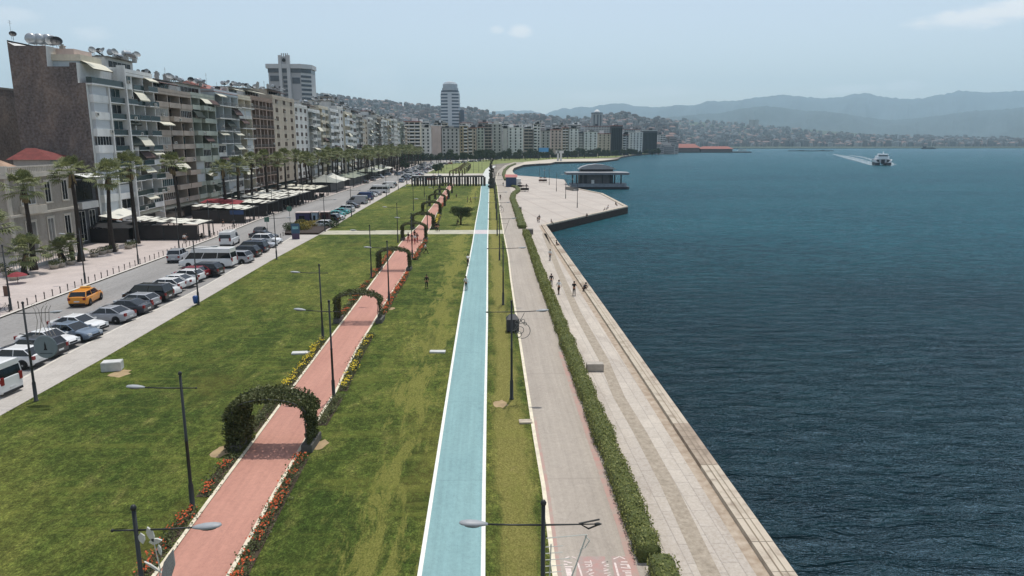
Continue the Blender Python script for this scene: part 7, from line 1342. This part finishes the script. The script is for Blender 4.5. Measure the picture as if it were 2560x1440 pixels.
# ================================================================ people
M_skin = mat('skin', lin(176, 128, 100), .6, .08, 6); M_hair = mat('hair_dark', lin(34, 26, 22), .7, .2, 10)
def cloth(c): return mat('cloth_%d_%d_%d' % c, lin(*c), .85, .12, 6)
def skin_mesh(name, chains, mats, sub=1, root=None):
    "chains: list of [(point, radius), ...]; shared points are welded; grown with a Skin modifier"
    vs = []; rs = []; es = []; idx = {}
    def vid(p, r):
        k = tuple(round(c, 3) for c in p)
        if k not in idx: idx[k] = len(vs); vs.append(k); rs.append(r)
        return idx[k]
    for ch in chains:
        ids = [vid(p, r) for p, r in ch]
        for a, b in zip(ids, ids[1:]):
            if a != b and (a, b) not in es: es.append((a, b))
    me = bpy.data.meshes.new(name + '_src'); me.from_pydata(vs, es, []); o = bpy.data.objects.new(name + '_src', me); COL.objects.link(o); m = o.modifiers.new('skin', 'SKIN'); m.use_smooth_shade = True
    if not me.skin_vertices:
        import bmesh as _b; b = _b.new(); b.from_mesh(me); b.verts.layers.skin.verify(); b.to_mesh(me); b.free()
    for i, sv in enumerate(me.skin_vertices[0].data): sv.radius = (rs[i], rs[i]); sv.use_root = (i == 0)
    if sub: s_ = o.modifiers.new('sub', 'SUBSURF'); s_.levels = sub; s_.render_levels = sub
    dg = bpy.context.evaluated_depsgraph_get(); ev = o.evaluated_get(dg); out_ = bpy.data.meshes.new_from_object(ev); out_.name = name; out_.materials.clear()
    for a in mats: out_.materials.append(a)
    bpy.data.objects.remove(o); bpy.data.meshes.remove(me); return out_
V = Vector
POSES = {}
def pose(kind):
    if kind in POSES: return POSES[kind]
    hip = V((0, 0, .93)); lean = V((0, 0, 0))
    P_ = dict(stand=dict(kl=(.10, .02, .5), fl=(.12, 0, .08), kr=(-.10, .02, .5), fr=(-.13, .03, .08), el=(.27, -.05, 1.12), hl=(.29, .08, .87), er=(-.27, -.05, 1.12), hr=(-.27, .1, .88)),
              walk=dict(kl=(.10, .24, .54), fl=(.11, .34, .09), kr=(-.10, .02, .50), fr=(-.11, -.36, .14), el=(.26, -.20, 1.14), hl=(.27, -.08, .92), er=(-.26, .12, 1.13), hr=(-.24, .32, .98)),
              photo=dict(kl=(.10, .03, .5), fl=(.13, 0, .08), kr=(-.10, .02, .5), fr=(-.12, .04, .08), el=(.24, .12, 1.18), hl=(.07, .33, 1.36), er=(-.24, .12, 1.18), hr=(-.07, .33, 1.36)),
              sit=dict(hip=(0, 0, .45), kl=(.12, .42, .47), fl=(.12, .5, .06), kr=(-.12, .42, .47), fr=(-.13, .46, .06), el=(.26, .1, .72), hl=(.16, .36, .55), er=(-.26, .1, .72), hr=(-.16, .36, .55)),
              crouch=dict(hip=(0, -.12, .38), lean=.28, kl=(.14, .28, .52), fl=(.13, .12, .07), kr=(-.14, .26, .46), fr=(-.13, -.05, .07), el=(.25, .3, .58), hl=(.12, .5, .42), er=(-.25, .3, .58), hr=(-.12, .5, .45)),
              ride=dict(hip=(0, -.1, .98), lean=.28, kl=(.11, .24, .76), fl=(.12, .06, .36), kr=(-.11, .22, .6), fr=(-.12, .05, .2), el=(.22, .36, 1.14), hl=(.22, .52, 1.06), er=(-.22, .36, 1.14), hr=(-.22, .52, 1.06)))[kind]
    hip = V(P_.get('hip', (0, 0, .93))); le = P_.get('lean', 0.0); ch = hip + V((0, le, .42 - le * .4)); nk = ch + V((0, le * .35, .13)); sh = lambda s: ch + V((s * .175, le * .12, .06)); hd = nk + V((0, .015 + le * .12, .14))
    chains = [[(hip, .125), (hip + (ch - hip) * .5, .115), (ch, .13), (nk, .052), (nk + V((0, .01, .06)), .05), (hd, .088), (hd + V((0, .005, .07)), .078)], [(hd, .088), (hd + V((0, .085, -.01)), .022)]]
    cl_sh = [[(hip + V((0, 0, .02)), .138), (hip + (ch - hip) * .5, .128), (ch, .143), (ch + V((0, le * .1, .07)), .10)]]; cl_tr = [[(hip + V((0, 0, .04)), .134), (hip, .136)]]
    hair = [[(hd + V((0, -.025, .02)), .092), (hd + V((0, -.02, .085)), .078)], [(hd + V((0, -.025, .02)), .092), (hd + V((0, -.05, -.05)), .06)]]
    for s, k, f, e, h in ((1, 'kl', 'fl', 'el', 'hl'), (-1, 'kr', 'fr', 'er', 'hr')):
        th = hip + V((s * .09, 0, -.06)); kn, ft, el, ha = V(P_[k]), V(P_[f]), V(P_[e]), V(P_[h]); S_ = sh(s)
        chains.append([(hip, .125), (th, .09), ((th + kn) / 2, .075), (kn, .056), ((kn + ft) / 2 + V((0, -.01, .03)), .052), (ft, .036), (ft + V((0, .06, -.045)), .035), (ft + V((0, .16, -.06)), .028)])
        wr = ha; d = (ha - el).normalized(); palm = wr + d * .05; chains.append([(ch, .13), (S_, .058), ((S_ + el) / 2, .046), (el, .038), ((el + wr) / 2, .034), (wr, .024), (palm, .028)])
        side = d.cross(V((s, 0, .2))).normalized()
        for q, ln in ((-.024, .07), (-.008, .082), (.008, .078), (.024, .06)): b0 = palm + side * q + d * .02; chains.append([(palm, .028), (b0, .0095), (b0 + d * ln * .5 + V((-s * .006, 0, 0)), .008), (b0 + d * ln + V((-s * .022, 0, 0)), .007)])
        chains.append([(palm, .028), (palm - side * .04 + d * .005, .010), (palm - side * .055 + d * .035, .008)])
        cl_sh.append([(ch, .143), (S_, .070), ((S_ + el) / 2, .058), (el, .05), ((el + wr) / 2, .042)]); cl_tr.append([(hip, .136), (th, .102), ((th + kn) / 2, .088), (kn, .07), ((kn + ft) / 2, .062), (ft + V((0, 0, .03)), .052)])
    eyes = MB()
    for s in (-1, 1): eyes.lathe([(.002, -.008), (.009, -.004), (.009, .004), (.002, .008)], hd + V((s * .03, .083, .015)), 6)
    shoe = MB()
    for f in ('fl', 'fr'): ft = V(P_[f]); shoe.cb(ft + V((0, .07, -.045)), (.095, .27, .075))
    POSES[kind] = (skin_mesh('body', chains, [M_skin]), skin_mesh('shirt', cl_sh, [M_skin]), skin_mesh('trousers', cl_tr, [M_skin]), skin_mesh('hair', hair, [M_hair]), eyes.mesh('eyes', M_black), shoe.mesh('shoes', M_black)); return POSES[kind]
def person(px, py, kind, top, legs, label, rz=0, z=.11, pos=None, sc=1.0, hair=None, group=None):
    a = pos or G(px, py, z); b, s_, t, h, e, sh = pose(kind); o = empty('person', (a.x, a.y, z), rz, label, 'person', group); o.scale = (sc,) * 3
    place('body', b, o); place('shirt', s_, o, mat=cloth(top)); place('trousers', t, o, mat=cloth(legs)); place('hair', h, o, mat=hair); place('eyes', e, o); place('shoes', sh, o); return o
DK, WH_, BL, RD, GY, NV = (30, 30, 34), (214, 214, 210), (24, 24, 26), (150, 34, 44), (96, 98, 102), (38, 46, 70)
person(1067, 721, 'stand', DK, BL, 'person in dark clothes standing on the lawn left of the blue path', PI); person(1064, 634, 'walk', WH_, BL, 'person in white top and black trousers striding across the lawn', R(-70)); person(1165, 725, 'walk', WH_, BL, 'person in white top walking on the left edge of the blue path', 0)
a = G(1170, 664, .11); bicycle(a.x, a.y - .1, R(90), 'bicycle ridden on the left edge of the blue path'); person(0, 0, 'ride', WH_, BL, 'cyclist in white top riding on the left edge of the blue path', 0, pos=a, z=.12)
for i, (x, y, t, l, k, lb) in enumerate(((1021, 605, BL, RD, 'walk', 'leftmost of the walking group under the fourth arch, black top'), (1030, 608, DK, RD, 'walk', 'second of the group under the fourth arch, black top and red trousers'), (1037, 610, WH_, RD, 'walk', 'person in white top and red trousers in the middle of the group'), (1043, 606, BL, RD, 'walk', 'rightmost of the group under the fourth arch, red trousers'), (1037, 598, BL, GY, 'stand', 'person behind the white topped one under the fourth arch'))): person(x, y, k, t, l, lb, PI + .2 * i, group='walking group under the fourth arch')
for i, (x, y) in enumerate(((1091, 577), (1096, 578), (1088, 572))): person(x, y, 'walk' if i else 'stand', DK, BL, ['dark person nearest the cross path right of the arches', 'dark person with raised step on the cross path', 'dark person half hidden behind the fifth arch'][i], R(60 * i))
person(1169, 506, 'stand', GY, DK, 'left of two people on the lawn near the blue path', R(90)); person(1176.5, 508, 'walk', DK, BL, 'right of two people on the lawn near the blue path', R(-90)); person(1118, 488, 'walk', DK, BL, 'dark person walking alone on the red path under the far arches', 0); person(1212, 459, 'walk', DK, GY, 'person on the pale end of the blue path', 0)
person(1251, 500, 'walk', BL, DK, 'person in black walking on the grey path far away', 0); person(1141, 494, 'sit', DK, BL, 'person sitting in the shade left of the far lamp', R(180)); person(1145, 562, 'sit', BL, DK, 'person sitting under the spreading lawn tree', R(150))
person(1397, 735, 'walk', WH_, BL, 'person in white shirt and black trousers on the promenade', R(10)); person(1435, 739, 'photo', BL, BL, 'person all in black holding up a phone on the promenade', R(-10)); person(1460, 728, 'crouch', DK, BL, 'person crouching against the quay coping', R(-60)); person(1378, 716, 'stand', DK, GY, 'person half hidden behind the hedge beside the promenade', 0, sc=.95); person(1375, 651, 'walk', WH_, GY, 'person in white walking on the promenade near the pier', 0)
person(1348, 556, 'walk', DK, BL, 'taller of two people at the root of the pier', R(20)); person(1344, 556, 'stand', BL, BL, 'shorter of two people at the root of the pier', 0, sc=.75); person(1378, 560, 'sit', BL, BL, 'person sitting on the ground at the pier corner', R(-90), sc=.9)
person(0, 0, 'sit', DK, BL, 'person sitting on the quay coping facing the sea', R(-90), pos=Vector((xat(qline, 124) - .7, 124, 0)), z=.0); person(1467, 543, 'sit', BL, DK, 'person sitting on the pier edge with legs over the water', R(160), z=-.1, pos=G(1467, 545)); person(1520, 524, 'sit', WH_, GY, 'person in white sitting on the pier near its tip', R(120)); person(1512, 527, 'sit', GY, GY, 'small person beside the white one on the pier', R(60), sc=.7); person(1539, 515, 'sit', BL, BL, 'dark person sitting at the far rail of the pier', R(-60))
person(847, 549, 'walk', BL, BL, 'person in black walking by the turquoise cars', R(160)); person(467, 605, 'walk', DK, GY, 'person on the boulevard beside the near terrace', R(40)); person(462, 608, 'stand', WH_, BL, 'person in white top by the near terrace corner', R(200)); person(558, 566, 'walk', BL, BL, 'person crossing in front of the terraces', 0); person(585, 566, 'walk', GY, BL, 'person walking between two terraces', R(90)); person(925, 507, 'walk', WH_, DK, 'person walking on the sidewalk beside the blue van', 0); person(1316, 470, 'walk', DK, BL, 'person beside the black carts on the pier', 0)
person(1017, 462, 'stand', BL, BL, 'person standing at the sidewalk corner by the far crossing', 0); person(1258, 466, 'walk', GY, DK, 'far person on the pale walk left of the kiosk', 0); person(1247, 440, 'walk', DK, DK, 'farthest person on the pale walk', 0)
a = G(1188, 500, .1); o = empty('lawn_table', (a.x, a.y, .1), 0, 'small dark table with a post on the lawn near two people', 'table'); MB().lathe([(.9, .7), (.9, .76)], n=14).build('top', M_pole, o); MB().tube([(0, 0, 0), (0, 0, 2.2)], .07, 6).build('leg', M_pole, o)
# ---------------------------------------------------------------- haze
hz = bpy.data.materials.new('haze_air'); hz.use_nodes = True; hn = hz.node_tree; hn.nodes.clear()
ho = hn.nodes.new('ShaderNodeOutputMaterial'); hv = hn.nodes.new('ShaderNodeVolumePrincipled')
hv.inputs['Color'].default_value = (.66, .88, 1.0, 1); hv.inputs['Density'].default_value = HAZE; hv.inputs['Anisotropy'].default_value = .0
hn.links.new(hv.outputs[0], ho.inputs['Volume'])
tag(MB().box(-9000, -900, -6, 16000, 15500, 1250).build('haze', hz), 'pale blue sea haze lying over the bay', 'haze', kind='stuff')
